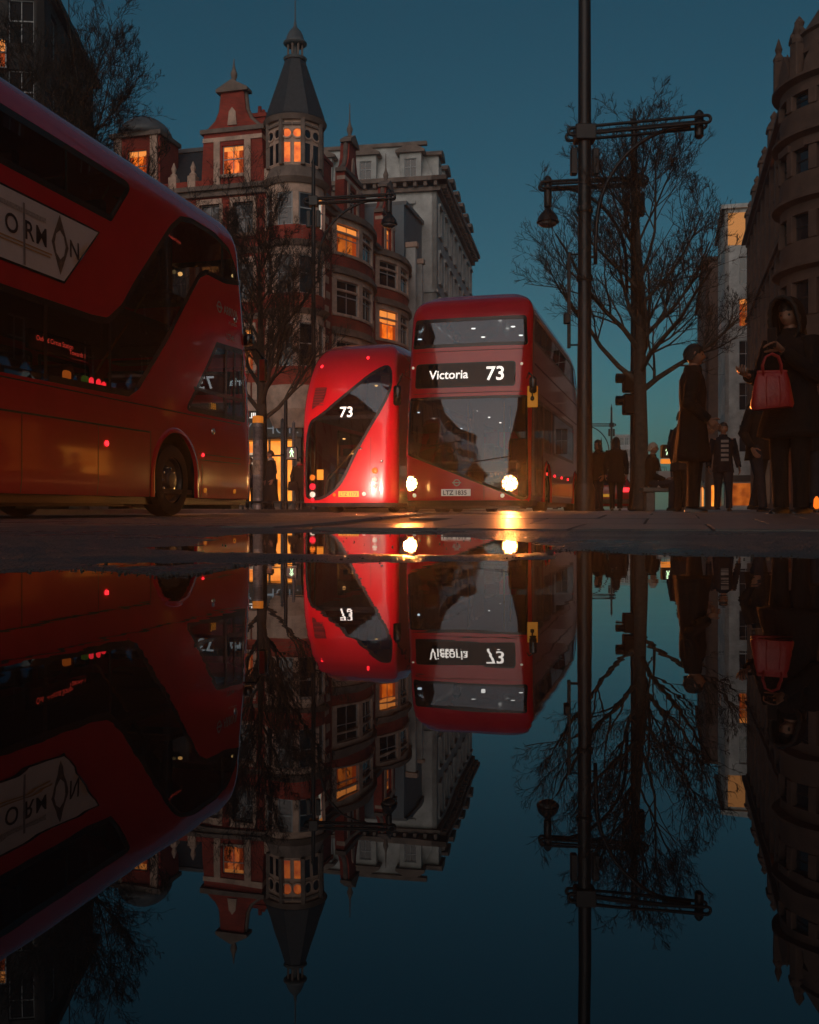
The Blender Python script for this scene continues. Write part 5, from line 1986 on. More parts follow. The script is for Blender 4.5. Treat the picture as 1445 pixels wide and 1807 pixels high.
b5 = block('distant_terrace', 'dim far terrace along the right of the street behind the tree', st(8, 330), -math.pi / 2 - TH, 120, 14, 24, brown_stone, 5, 26, prob=.05, flank=True)
# left edge
b6 = block('left_edge_building', 'dark building at the top left behind the bare tree with an orange window', (-33.0, 50.0, 0), rad(6), 14.2, 12, 27.0, mat('dark_block_stone', (.05, .045, .043), rough=.9, var=.3, scale=1.5), 6, 6, prob=.0, flank=True, flank_lit=0, dull=mat('matte_pane', (.012, .012, .014), rough=.7, spec=.2))  # stone kept dark and panes matte against the sun lamp
for ch in list(b6.children):
    pass
_lw = add_window(b6, 0, 0, 1.3, 1.5, loc=(11.75, -.35, 22.7), rz=0, lit=lit_window_mat('lit_window_pane_dim', (.3, .05, .004), (.6, .12, .01), .4, 1.5))
# blocks on both sides behind the camera: they only show as reflections in the bus windows and panels
block('near_right_building', 'brown building on the near right corner outside the view', st(11, 46), -math.pi / 2 - TH, 100, 14, 17, mat('dark_brick', (.06, .045, .04), rough=.9, var=.3, scale=1.5), 4, 20, prob=.08, flank=False)  # unseen; length, height and dark brick shaped for the left bus's reflections
block('near_left_building', 'pale building on the near left outside the view', st(-19.5, -60), math.pi / 2 - TH, 78, 14, 24, portland, 5, 16, prob=.06, flank=False)
# ------------------------------------------------------------------ bare trees
bark = mat('plane_bark', (0.055, 0.046, 0.038), rough=0.85, var=0.4, scale=9, bump=0.5, bscale=30)
twig_mat = mat('twig_bark', (0.030, 0.026, 0.022), rough=0.8)

def tree(label, X, Y, height, trunk_r, fork, spread, seed, z0=.066, limbs=6, density=1.0, lean=(0, 0)):
    rng = random.Random(seed)
    root = thing('bare_tree', label, 'tree', (X, Y, z0), 0, 'bare street trees')
    tr, br, tw = MB(), MB(), MB()
    cnt = [0]
    def jitter(a):
        return Vector((rng.uniform(-a, a), rng.uniform(-a, a), rng.uniform(-a, a)))
    def branch(p, d, L, r, lvl, zmax):
        n = 5 if lvl < 2 else (4 if lvl < 3 else 3)
        pts, rs = [p.copy()], [r]
        q = p.copy()
        d = d.normalized()
        for k in range(n):
            up = .10 if lvl < 2 else .06
            d = (d + jitter(.20 if lvl < 2 else .26) + Vector((0, 0, up))).normalized()
            q = q + d * (L / n)
            pts.append(q.copy())
            rs.append(max(.0035, r * (1 - .68 * (k + 1) / n)))
        cnt[0] += 1
        (br if lvl <= 1 else tw).tube(pts, rs, 6 if lvl == 0 else (5 if lvl == 1 else (4 if lvl == 2 else 3)), cap=False)
        if lvl >= 4:
            return
        nc = [9, 6, 5, 3][lvl]
        nc = max(2, int(round(nc * density * rng.uniform(.75, 1.25))))
        for c in range(nc):
            t = rng.uniform(.15, 1.0)
            i = min(n - 1, int(t * n))
            f = t * n - i
            base = pts[i] + (pts[i + 1] - pts[i]) * f
            rr = rs[i] + (rs[i + 1] - rs[i]) * f
            dd = (pts[i + 1] - pts[i]).normalized()
            side = dd.orthogonal().normalized()
            side.rotate(Matrix.Rotation(rng.uniform(0, 2 * math.pi), 3, dd))
            ang = rng.uniform(.45, .95)
            nd = (dd * math.cos(ang) + side * math.sin(ang))
            nd = (nd + Vector((0, 0, .22))).normalized()
            branch(base, nd, L * rng.uniform(.38, .62) * (1.05 - .3 * t), max(.0045, rr * rng.uniform(.45, .65)), lvl + 1, zmax)
    # trunk with flared foot, running up as a leader
    tp = [Vector((0, 0, 0))]
    rr = [trunk_r * 1.45]
    for k, (h, f) in enumerate(((.12, 1.15), (.5, 1.0), (fork * .6, .92), (fork, .82), (fork + (height - fork) * .25, .58), (fork + (height - fork) * .45, .36), (height * .72, .14))):
        tp.append(Vector((lean[0] * h + rng.uniform(-.05, .05) * h * .25, lean[1] * h + rng.uniform(-.05, .05) * h * .25, h)))
        rr.append(trunk_r * f)
    tr.tube(tp, rr, 12, cap=True)
    nl = limbs + 7
    for s in range(nl):
        t = s / (nl - 1)
        h = fork * .92 + (height * .72 - fork) * .97 * t ** 1.1
        i = max(k for k in range(len(tp) - 1) if tp[k].z <= h)
        f = (h - tp[i].z) / (tp[i + 1].z - tp[i].z)
        p = tp[i] + (tp[i + 1] - tp[i]) * f
        a = s * 2.4 + rng.uniform(-.4, .4)
        out = 1.0 - .35 * t
        d = Vector((math.cos(a) * out, math.sin(a) * out, .78 + .25 * t))
        L = spread * (.95 - .30 * t) * rng.uniform(.85, 1.15)
        branch(p, d, L, trunk_r * (.42 - .28 * t), 0, height)
    branch(tp[-1], Vector((0, 0, 1)), height * .22, trunk_r * .13, 1, height)
    tr.build('trunk', bark, root, smooth=True, fix=False)
    br.build('limb_system', bark, root, smooth=True, fix=False)['kind'] = 'stuff'
    tw.build('twigs', twig_mat, root, smooth=False, fix=False)['kind'] = 'stuff'
    return root

def at(px, Y):
    return (px - 722.5) / 1757 * Y
tree('large bare tree on the right pavement behind the black signal mast', at(1131, 21.6), 21.6, 9.3, .165, 2.8, 3.3, 11, limbs=9, density=1.0)
tree('bare tree in front of the red brick corner building', at(462, 31.0), 31.0, 11.2, .19, 3.0, 3.6, 23, z0=.1, limbs=11, density=1.15)
tree('bare tree rising behind the roof of the left bus', at(138, 21.4), 21.4, 12.2, .17, 3.4, 3.7, 35, z0=.1, limbs=12, density=1.12)

# ------------------------------------------------------------------ lamp standards
iron = mat('painted_iron', (0.018, 0.020, 0.022), rough=0.42, var=0.25, scale=12, bump=0.1, bscale=40)
lamp_glass = mat('lamp_bowl_glass', (0.10, 0.12, 0.13), rough=0.08, coat=.6)

def lamp_standard(label, X, Y, top, arm_z, arm_len, side, r0, r1, z0=.066, lamp=True, rise=.0, plinth=.5, sign=False, brace_drop=2.0):
    root = thing('lamp_standard', label, 'lamp post', (X, Y, z0), 0, 'black street lamp standards')
    MB().lathe([(r0 * 1.32, 0), (r0 * 1.32, plinth * .9), (r0 * 1.22, plinth), (r0 * 1.1, plinth + .06)], 12).build('plinth', iron, root, smooth=40)
    MB().lathe([(r0 * 1.05, plinth), (r0, plinth + .3), (r0 * .9, arm_z * .45), (r0 * .86, arm_z * .45 + .02), (r1 * 1.1, arm_z), (r1, top)], 16).build('shaft', iron, root, smooth=40)
    for h in (arm_z * .62, arm_z * .8):
        MB().lathe([(r0 * 1.0, h - .06), (r0 * 1.06, h - .03), (r0 * 1.06, h + .03), (r0 * 1.0, h + .06)], 16).build('collar', iron, root, smooth=40)
    # paired rails closed by round ends
    g = .075
    x0, x1 = -side * (r1 + .16), side * arm_len
    pts = []
    for k in range(9):
        a = math.pi / 2 + math.pi * k / 8
        pts.append((x0 + side * g * math.cos(a) * 1.0, -.02, arm_z + g * math.sin(a)))
    zr = arm_z + rise
    for k in range(9):
        a = -math.pi / 2 + math.pi * k / 8
        pts.append((x1 + side * g * math.cos(a), -.02, zr + g * math.sin(a)))
    pts.append(pts[0])
    for sy in (-1, 1):
        MB().tube([(p[0], sy * (r1 + .03), p[2]) for p in pts], .033, 8, cap=False).build('arm_rail', iron, root, smooth=True)
    MB().cbox(-r1 - .09, r1 + .09, -r1 - .07, r1 + .07, arm_z - .16, arm_z + .16, .02).build('arm_clamp', iron, root)
    # curved brace
    bz = arm_z - brace_drop
    bp = []
    for k in range(15):
        t = k / 14
        bp.append((side * (r1 + .12 + (arm_len * .88 - r1 - .12) * (1 - math.cos(t * math.pi / 2))), 0, bz - .5 * (1 - t) * 0 + (arm_z - .05 + rise * .8 - bz) * math.sin(t * math.pi / 2)))
    bp = [(side * (r1 + .10), 0, bz - .7), (side * (r1 + .105), 0, bz - .3)] + bp
    MB().tube(bp, .042, 8).build('brace', iron, root, smooth=True)
    MB().tube([(side * r1 * .8, 0, bz - .55), (side * (r1 + .12), 0, bz - .55)], .03, 8).build('brace_foot', iron, root, smooth=True)
    # hanger and lamp
    hx = side * (arm_len - .12)
    hb = zr - (.35 if not lamp else .55)
    MB().lathe([(.05, hb), (.095, hb + .05), (.095, zr + .17), (.06, zr + .22), (.02, zr + .25)], 14, c=(hx, 0, 0)).build('hanger', iron, root, smooth=40)
    if lamp:
        MB().lathe([(.06, hb + .02), (.09, hb - .03), (.16, hb - .10), (.235, hb - .2), (.26, hb - .30), (.275, hb - .33), (.25, hb - .345)], 20, c=(hx, 0, 0)).build('lamp_shade', iron, root, smooth=40)
        MB().lathe([(.24, hb - .34), (.20, hb - .40), (.12, hb - .44), (.02, hb - .455)], 20, c=(hx, 0, 0)).build('lamp_bowl', lamp_glass, root, smooth=True)
    for s in (-1, 1):
        MB().cbox(s * (r1 + .10) - .07, s * (r1 + .10) + .07, -.08, .08, arm_z - .85, arm_z - .3, .02).build('junction_box', iron, root)
    if sign:
        sx = -side * (r0 + .16)
        MB().cbox(sx - .035, sx + .035, -.03, .03, arm_z - 4.45, arm_z - 2.45, .01).build('banner_bar', iron, root)
        MB().cbox(sx - .11, sx + .03, -.06, .06, arm_z - 3.95, arm_z - 3.72, .02).build('sensor_box', iron, root)
        for h in (arm_z - 4.38, arm_z - 2.5):
            MB().tube([(sx, 0, h), (0, 0, h)], .02, 6).build('banner_bracket', iron, root)
    MB().lathe([(r1, top), (r1 * 1.3, top + .05), (r1 * .6, top + .16), (.015, top + .4)], 12).build('finial', iron, root, smooth=40)
    return root

LP = lamp_standard('tall black mast on the right with a bare double-rail arm and no lamp', at(1031.5, 20.7), 20.7, 11.6, 7.88, 2.5, 1, .165, .125, z0=.02, lamp=False, rise=.26, sign=True, plinth=.55)
lamp_standard('black lamp post among the branches of the right tree, bell lamp hanging left', at(1119, 24.0), 24.0, 9.3, 7.95, 2.2, -1, .10, .075, rise=-.12)
lamp_standard('black lamp post before the brick building with a bell lamp hanging right', at(553, 32.0), 32.0, 11.1, 9.9, 2.55, 1, .085, .06, z0=.1, rise=.15, brace_drop=1.9)
# two distant ones
for k, (px, Y, lab) in enumerate(((1079, 75, 'small distant lamp post against the sky, nearer of the far pair'), (1061, 110, 'tiny distant lamp post against the sky, farther of the far pair'))):
    r_ = lamp_standard(lab, at(px, Y), Y, 7.6, 6.4, 2.4, -1, .09, .07, rise=0)

# ------------------------------------------------------------------ signals, posts and pillars
sig_black = mat('signal_housing', (0.012, 0.012, 0.013), rough=0.35)
green_man = mat('green_signal', (0.3, 0.8, 0.5), emit=(.75, 1.0, .62), estr=1.3)
amber_box = mat('amber_push_box', (.8, .25, .02), rough=.5, emit=(1, .28, .03), estr=.7)
poster_mat = mat('worn_poster_paper', (0.20, 0.19, 0.18), rough=.7, var=.6, scale=7, bump=.2, bscale=12)
pole_grey = mat('galvanised_post', (0.22, 0.22, 0.22), rough=.45, metal=.4, var=.3, scale=10)

def walking_man(parent, x, y, z, s, m):
    """the green walking figure as a small relief"""
    f = MB()
    f.lathe([(.022 * s, -.004), (.022 * s, .004)], 12, c=(x, y, z + .13 * s), axis='Y')
    for poly in ([(-.03, .1), (.03, .1), (.028, 0), (-.02, 0)], [(-.02, .01), (.01, .01), (-.03, -.12), (-.055, -.11)], [(0, .01), (.028, .01), (.06, -.11), (.035, -.12)],
                 [(-.03, .1), (-.02, .07), (-.06, .0), (-.075, .015)], [(.03, .1), (.02, .07), (.055, .0), (.072, .015)]):
        f.prism([(x + a * s, z + b * s) for a, b in poly], y - .004, y + .004, 'XZ')
    return f.build('green_man', m, parent)

def ped_signal(label, X, Y, z0, pole_h, head_z, off, box=None, scale=1.0):
    root = thing('pedestrian_signal', label, 'traffic light', (X, Y, z0), 0, 'pedestrian crossing signals')
    MB().lathe([(.075, 0), (.075, .25), (.057, .28), (.057, pole_h), (.02, pole_h + .03)], 12).build('pole', sig_black, root, smooth=40)
    h = MB().cbox(off - .17, off + .17, -.16, .1, head_z - .2, head_z + .2, .025)
    ho = h.build('signal_head', sig_black, root)
    MB().tube([(0, 0, head_z), (off, 0, head_z)], .03, 8).build('bracket', sig_black, root)
    walking_man(ho, off, -.17, head_z, 1.0, green_man)
    hd = MB()
    hd.add([(off - .17, -.16, head_z + .2), (off + .17, -.16, head_z + .2), (off + .17, -.3, head_z + .19), (off - .17, -.3, head_z + .19), (off - .17, -.16, head_z + .02), (off + .17, -.16, head_z + .02)], [(0, 1, 2, 3), (0, 3, 4), (1, 5, 2)])
    hd.build('visor', sig_black, ho, fix=False)
    if box:
        MB().cbox(off - .17, off + .17, -.12, .06, box - .07, box + .07, .015).build('push_button_box', amber_box, root)
    return root
ped_signal('pedestrian signal with a green man beside the shop on the left', at(504, 30.6), 30.6, .1, 3.35, 1.72, .2)
ped_signal('pedestrian signal with a green man and amber box on the right, behind the bench', at(1186, 30), 30, .066, 2.4, 1.78, -.17, box=1.48)
# vehicle signal seen from the side
ts = thing('traffic_signal', 'black traffic signal seen from the side beside the right tree trunk', 'traffic light', (at(1122, 23.2), 23.2, .066), 0)
MB().lathe([(.07, 0), (.06, .3), (.055, 3.3), (.02, 3.35)], 12).build('pole', sig_black, ts, smooth=40)
for k, z in enumerate((3.0, 2.48)):
    MB().cbox(-.30, -.03, -.15, .15, z - .24, z + .24, .03).build('signal_head', sig_black, ts)
    v = MB().lathe([(.11, 0), (.115, -.16)], 14, c=(-.30, 0, z + .09), axis='X', cap=False)
    v.build('visor', sig_black, ts)
MB().tube([(0, 0, 2.75), (-.1, 0, 2.75)], .03, 8).build('bracket', sig_black, ts)
# poster pillar by the shop
pp = thing('poster_pillar', 'grey pillar covered in worn posters with an orange band on top', 'pillar', (at(455, 30.2), 30.2, .1), 0)
MB().lathe([(.19, 0), (.19, .14), (.155, .16), (.155, 2.62), (.0, 2.62)], 20).build('pillar_shaft', pole_grey, pp, smooth=40)
for (z0, z1, a0, a1, c) in ((.35, 1.0, -2.6, -.3, (.13, .125, .12)), (1.05, 1.5, -2.9, -.9, (.30, .23, .16)), (1.02, 1.9, -1.0, .2, (.19, .18, .18)), (1.55, 2.0, -2.8, -1.1, (.24, .2, .19)), (2.1, 2.5, -2.5, -.4, (.10, .105, .11))):
    pm = MB()
    n = 10
    v = []
    for k in range(n + 1):
        a = a0 + (a1 - a0) * k / n
        v += [(.158 * math.cos(a), .158 * math.sin(a), z0 + .01 * math.sin(k)), (.158 * math.cos(a), .158 * math.sin(a), z1 + .012 * math.cos(k * 1.7))]
    pm.add(v, [(2 * k, 2 * k + 2, 2 * k + 3, 2 * k + 1) for k in range(n)])
    pm.build('poster', mat('poster_%d' % int(c[0] * 1000), c, rough=.7, var=.55, scale=9), pp, smooth=True, fix=False)
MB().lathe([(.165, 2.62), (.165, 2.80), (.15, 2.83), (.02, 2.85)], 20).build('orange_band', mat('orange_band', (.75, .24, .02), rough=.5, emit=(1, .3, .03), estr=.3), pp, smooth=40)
# plain posts by the shop
for (px, Y, h, r, lab) in ((518, 33.5, 2.9, .055, 'slim grey post behind the green man signal by the shop'), (498, 34.5, 3.1, .06, 'pale slim post right of the man in the long coat')):
    po = thing('bollard_post', lab, 'post', (at(px, Y), Y, .1))
    MB().lathe([(r * 1.5, 0), (r * 1.5, .2), (r, .25), (r, h), (r * .4, h + .06)], 12).build('shaft', pole_grey, po, smooth=40)
    MB().lathe([(r * 1.15, h * .6), (r * 1.15, h * .6 + .05)], 12).build('collar', sig_black, po)
# low barrier rail along the far kerb
gr = thing('guard_rail', 'low dark guard rail at the kerb in front of the shop', 'railing', st(-10.4, 27.4, .1), math.pi - TH)
for k in range(5):
    MB().cbox(k * .62 - .03, k * .62 + .03, -.03, .03, 0, .20, .008).build('rail_post', sig_black, gr)
MB().cbox(-.1, 2.6, -.03, .03, .18, .25, .01).build('rail', sig_black, gr)
# ------------------------------------------------------------------ people
skin_m = mat('skin', (0.26, 0.13, 0.085), rough=.5, var=.08, scale=20)
eye_m = mat('eye', (0.02, 0.015, 0.012), rough=.5)
lip_m = mat('lips', (0.28, 0.09, 0.08), rough=.4)
def cloth(name, c):
    return mat(name, tuple(x * .8 for x in c), rough=.95, var=.25, scale=14, bump=.35, bscale=90, spec=.12)
coat_black = cloth('black_wool', (.014, .014, .016))
coat_navy = cloth('navy_wool', (.013, .017, .026))
coat_brown = cloth('brown_wool', (.035, .022, .016))
denim = cloth('dark_denim', (.022, .03, .045))
knit_white = cloth('pale_knit', (.3, .3, .3))
shoe_m = mat('shoe_leather', (.015, .013, .012), rough=.4)
hair_black = mat('black_hair', (.012, .010, .009), rough=.45, bump=.6, bscale=120)
hair_brown = mat('brown_hair', (.04, .022, .012), rough=.45, bump=.6, bscale=120)
hair_fair = mat('fair_hair', (.42, .33, .26), rough=.5, bump=.6, bscale=120)
red_leather = mat('red_leather', (.30, .012, .012), rough=.45, var=.15, scale=8, bump=.2, bscale=40)

def skin_mesh(pts, edges, radii, root=0, sub=2):
    me = bpy.data.meshes.new('skin_base')
    me.from_pydata([tuple(p) for p in pts], edges, [])
    ob = bpy.data.objects.new('skin_base', me)
    col.objects.link(ob)
    ob.modifiers.new('skin', 'SKIN')
    sv = me.skin_vertices[0].data
    for i, r in enumerate(radii):
        sv[i].radius = (r, r) if not isinstance(r, tuple) else r
        sv[i].use_root = (i == root)
    sd = ob.modifiers.new('sub', 'SUBSURF')
    sd.levels = sub
    sd.render_levels = sub
    dg = bpy.context.evaluated_depsgraph_get()
    out = bpy.data.meshes.new_from_object(ob.evaluated_get(dg))
    vv = [v.co[:] for v in out.vertices]
    ff = [tuple(p.vertices) for p in out.polygons]
    bpy.data.objects.remove(ob)
    bpy.data.meshes.remove(me)
    bpy.data.meshes.remove(out)
    return vv, ff

def head_shape(mb, c, yaw, h=.225, pitch=0.0):
    """skull with brow, nose, cheeks, lips and chin; faces -y at yaw 0"""
    nu, nv = 28, 22
    M = Matrix.Translation(c) @ Matrix.Rotation(yaw, 4, 'Z') @ Matrix.Rotation(pitch, 4, 'X')
    vs_ = []
    for j in range(nv + 1):
        t = math.pi * j / nv
        z = math.cos(t)
        for i in range(nu):
            a = 2 * math.pi * i / nu
            x, y = math.sin(t) * math.sin(a), -math.sin(t) * math.cos(a)      # a=0 is the face
            w = .345 if z > 0 else .345 * (1 - .30 * (-z) ** 1.4)
            d = .43 if y > 0 else .40
            px, py, pz = x * w * h, y * d * h, z * .5 * h
            f = max(0, -y)
            if z < -.1:
                py += y * 0 - (0)
                if y > 0:
                    py *= 1 - .45 * (-z)
            g = lambda zz, sx, sz: math.exp(-((x / sx) ** 2 + ((z - zz) / sz) ** 2)) if y < 0 else 0
            py -= .105 * h * g(-.17, .13, .13) + .06 * h * g(.0, .10, .15)        # nose
            py -= .035 * h * g(-.50, .22, .07) + .04 * h * g(-.80, .25, .12)      # lips, chin
            for s in (-1, 1):
                if y < 0:
                    py += .055 * h * math.exp(-(((x - s * .40) / .17) ** 2 + ((z - .06) / .11) ** 2))
                    py -= .018 * h * math.exp(-(((x - s * .5) / .25) ** 2 + ((z + .25) / .2) ** 2))
            py -= .022 * h * g(.24, .6, .09)                                      # brow
            vs_.append(tuple(M @ Vector((px, py, pz))))
    fs = []
    for j in range(nv):
        for i in range(nu):
            a, b = j * nu + i, j * nu + (i + 1) % nu
            fs.append((a, b, b + nu, a + nu))
    mb.add(vs_, fs)
    for s in (-1, 1):                                                             # ears
        ev = []
        for j in range(7):
            t = math.pi * j / 6
            for i in range(8):
                a = 2 * math.pi * i / 8
                ev.append(tuple(M @ Vector((s * (.345 * h + .012 * math.sin(t) * math.cos(a)), .02 * h + .02 * math.sin(t) * math.sin(a), .02 * h + .03 * math.cos(t)))))
        mb.add(ev, [(j * 8 + i, j * 8 + (i + 1) % 8, (j + 1) * 8 + (i + 1) % 8, (j + 1) * 8 + i) for j in range(6) for i in range(8)])
    return M

def hand_shape(mb, w, d, n, curl=.5, L=.175, spread=.12, side=1):
    """palm and five fingers: w wrist, d pointing direction, n palm normal"""
    d = d.normalized()
    n = (n - d * n.dot(d)).normalized()
    s = d.cross(n).normalized() * side
    pts, rr = [], []
    pl = L * .5
    v = []
    for k in range(5):
        t = k / 4
        wd = (.024 + .018 * t ** .6)
        th = .014 - .003 * t
        c = w + d * pl * t
        for i in range(10):
            a = 2 * math.pi * i / 10
            v.append(c + s * wd * math.cos(a) + n * th * math.sin(a))
    f = [(k * 10 + i, k * 10 + (i + 1) % 10, (k + 1) * 10 + (i + 1) % 10, (k + 1) * 10 + i) for k in range(4) for i in range(10)]
    f += [tuple(range(9, -1, -1)), tuple(range(40, 50))]
    mb.add(v, f)
    for k, (o, ln, r) in enumerate(((-.031, .44, .0078), (-.011, .50, .0085), (.010, .48, .0085), (.030, .38, .0072))):
        p = w + d * pl * .94 + s * o
        dd = (d + s * o * spread * 30 * .1).normalized()
        pts = [p]
        for sgm, fr_ in ((0, .45), (1, .32), (2, .23)):
            dd = (dd * math.cos(curl) + n * math.sin(curl)).normalized()
            pts.append(pts[-1] + dd * L * ln * fr_)
        mb.tube(pts, [r, r * .98, r * .9, r * .62], 7)
    p = w + d * pl * .30 - s * .028
    dd = (d * .6 - s * .75 + n * .3).normalized()
    q = p + dd * .045
    dd2 = (d * .85 - s * .25 + n * .45 * (1 + curl)).normalized()
    mb.tube([p, q, q + dd2 * .032, q + dd2 * .055], [.012, .0105, .0095, .006], 7)

def loft(mb, rings, n=20, cap=(True, True)):
    """rings: (centre, rx, ry, yaw) horizontal ellipses"""
    v = []
    for c, rx_, ry_, yw in rings:
        for k in range(n):
            a = 2 * math.pi * k / n
            x, y = rx_ * math.cos(a), ry_ * math.sin(a)
            v.append((c[0] + x * math.cos(yw) - y * math.sin(yw), c[1] + x * math.sin(yw) + y * math.cos(yw), c[2]))
    f = [(j * n + k, j * n + (k + 1) % n, (j + 1) * n + (k + 1) % n, (j + 1) * n + k) for j in range(len(rings) - 1) for k in range(n)]
    if cap[0]:
        f.append(tuple(range(n - 1, -1, -1)))
    if cap[1]:
        o = (len(rings) - 1) * n
        f.append(tuple(o + k for k in range(n)))
    mb.add(v, f)

def bend_tube(a, b, c, n=4):
    """smooth polyline a-b-c with softened joint"""
    a, b, c = Vector(a), Vector(b), Vector(c)
    out = [a, a + (b - a) * .45, a + (b - a) * .85]
    out.append(b + ((a - b).normalized() + (c - b).normalized()) * -.012)
    out += [b + (c - b) * .15, b + (c - b) * .55, c]
    return out

def person(label, X, Y, yaw, H=1.72, z0=.066, coat=coat_black, coat_len=.52, legs=denim, stride=.0, hair='short', hair_m=None,
           arms=None, head_yaw=0.0, head_pitch=0.0, hem=1.0, stripes=False, hood=False, sitting=False, collar=None, wide=1.0, group='pedestrians'):
    """figure facing -y at yaw 0 (towards the camera); x is its left... lengths in fractions of H"""
    hair_m = hair_m or hair_black
    root = thing('person', label, 'person', (X, Y, z0), yaw, group)
    h = H
    zs = lambda f: f * h
    hipz = zs(.515) if not sitting else .50
    drop = zs(.515) - hipz
    L = {}
    hip = Vector((0, 0, hipz))
    chest = Vector((0, .0, zs(.72) - drop))
    neckb = Vector((0, .005, zs(.825) - drop))
    headc = Vector((0, -.018, zs(.93) - drop))
    sh = {s: Vector((s * .105 * h, .0, zs(.805) - drop)) for s in (-1, 1)}
    arms = arms or {}
    el, wr = {}, {}
    for s in (-1, 1):
        e, w_ = arms.get(s, ((s * .135, .02, .63), (s * .14, -.03, .49)))
        el[s] = Vector((e[0] * h, e[1] * h, e[2] * h - drop))
        wr[s] = Vector((w_[0] * h, w_[1] * h, w_[2] * h - drop))
    hj = {s: Vector((s * .05 * h, 0, hipz - .01 * h)) for s in (-1, 1)}
    kn, an = {}, {}
    for s in (-1, 1):
        st_ = stride * s
        if sitting:
            kn[s] = Vector((s * .075 * h, -.25 * h, hipz + .01))
            an[s] = Vector((s * .07 * h, -.24 * h, .08))
        else:
            kn[s] = Vector((s * .052 * h, -st_ * .5 * h - .012 * h, zs(.28)))
            an[s] = Vector((s * .05 * h, (-st_ * h if st_ > 0 else -st_ * h * 1.05), zs(.045) + (abs(st_) * .25 * h if st_ < 0 else 0)))
    # the body under the clothes: one skin
    P = [hip, Vector((0, 0, zs(.61) - drop)), chest, neckb, headc - Vector((0, 0, .035 * h))]
    Rd = [.075 * h, .066 * h, .075 * h, .034 * h, .032 * h]
    E_ = [(0, 1), (1, 2), (2, 3), (3, 4)]
    for s in (-1, 1):
        b = len(P)
        P += [sh[s], el[s], wr[s]]
        Rd += [.030 * h, .024 * h, .016 * h]
        E_ += [(2, b), (b, b + 1), (b + 1, b + 2)]
        b = len(P)
        P += [hj[s], kn[s], an[s]]
        Rd += [.050 * h, .032 * h, .022 * h]
        E_ += [(0, b), (b, b + 1), (b + 1, b + 2)]
    vv, ff = skin_mesh(P, E_, Rd)
    body = MB().add(vv, ff)
    M = head_shape(body, headc, head_yaw, h=.132 * h, pitch=head_pitch)
    for s in (-1, 1):
        d = (wr[s] - el[s]).normalized()
        nrm = arms.get(('n', s), Vector((-s, -.2, 0)))
        hand_shape(body, wr[s] - d * .012, d, Vector(nrm), curl=arms.get(('c', s), .38), L=.108 * h, side=s)
    body.build('body', skin_m, root, smooth=True)
    hh = .132 * h
    for s in (-1, 1):
        o = MB().lathe([(.001, -.011), (.009, -.006), (.011, 0), (.009, .006), (.001, .011)], 8)
        o.build('eye', eye_m, root, smooth=True, loc=M @ Vector((s * .145 * hh, -.318 * hh, .03 * hh)))
    lp = MB()
    loft(lp, [(M @ Vector((0, -.40 * hh, -.262 * hh)), .012, .004, head_yaw), (M @ Vector((0, -.412 * hh, -.25 * hh)), .022, .006, head_yaw), (M @ Vector((0, -.405 * hh, -.238 * hh)), .012, .004, head_yaw)], 10)
    lp.build('mouth', lip_m, root, smooth=True)
    # trousers, shoes
    for s in (-1, 1):
        t = MB().tube(bend_tube(hj[s] + Vector((0, 0, .03)), kn[s], an[s] - Vector((0, 0, .02))), [.062 * h, .056 * h, .046 * h, .042 * h, .040 * h, .036 * h, .036 * h], 14)
        t.build('trouser_leg', legs, root, smooth=60)
        f = an[s]
        shp = MB()
        fx, fy = f.x, f.y
        zb = f.z - zs(.045)
        prof = [(.055, .030, .055), (.02, .036, .075), (-.03, .038, .070), (-.09, .044, .055), (-.145, .040, .042), (-.175, .022, .03)]
        v = []
        for yy, w_, hh_ in prof:
            for k in range(9):
                a = math.pi * k / 8
                v.append((fx + w_ * math.cos(a), fy + yy + .03, zb + max(.0, hh_ * math.sin(a))))
        fcs = [(j * 9 + k, j * 9 + k + 1, (j + 1) * 9 + k + 1, (j + 1) * 9 + k) for j in range(len(prof) - 1) for k in range(8)]
        fcs += [tuple(range(9)), tuple((len(prof) - 1) * 9 + k for k in range(9))]
        shp.add(v, fcs)
        shp.build('shoe', shoe_m, root, smooth=60)
    # coat body
    c = MB()
    hemz = (zs(coat_len) - drop) if not sitting else hipz - .04
    wv = wide
    rings = [(Vector((0, .01, hemz)), .118 * h * hem * wv, .092 * h * hem, 0)]
    if hemz < hipz - .1:
        rings.append((Vector((0, .008, (hemz + hipz) / 2)), .112 * h * (1 + (hem - 1) * .5) * wv, .088 * h * (1 + (hem - 1) * .5), 0))
    rings += [(Vector((0, .005, hipz)), .108 * h * wv, .084 * h, 0), (Vector((0, 0, zs(.62) - drop)), .100 * h * wv, .074 * h, 0), (Vector((0, 0, zs(.71) - drop)), .112 * h * wv, .080 * h, 0),
              (Vector((0, .004, zs(.785) - drop)), .116 * h, .074 * h, 0), (Vector((0, .006, zs(.818) - drop)), .085 * h, .060 * h, 0), (Vector((0, .004, zs(.842) - drop)), .047 * h, .047 * h, 0), (Vector((0, 0, zs(.862) - drop)), .045 * h, .045 * h, 0)]
    # cloth falls in uneven folds that deepen towards the hem
    fine = []
    for (c0, a0, b0, _), (c1, a1, b1, _) in zip(rings, rings[1:]):
        for k in range(4):
            t = k / 4
            fine.append((c0 + (c1 - c0) * t, a0 + (a1 - a0) * t, b0 + (b1 - b0) * t))
    fine.append(rings[-1][:3])
    nn = 48
    rf_ = random.Random(label)
    p1, p2, p3 = rf_.uniform(0, 6), rf_.uniform(0, 6), rf_.uniform(0, 6)
    cvs = []
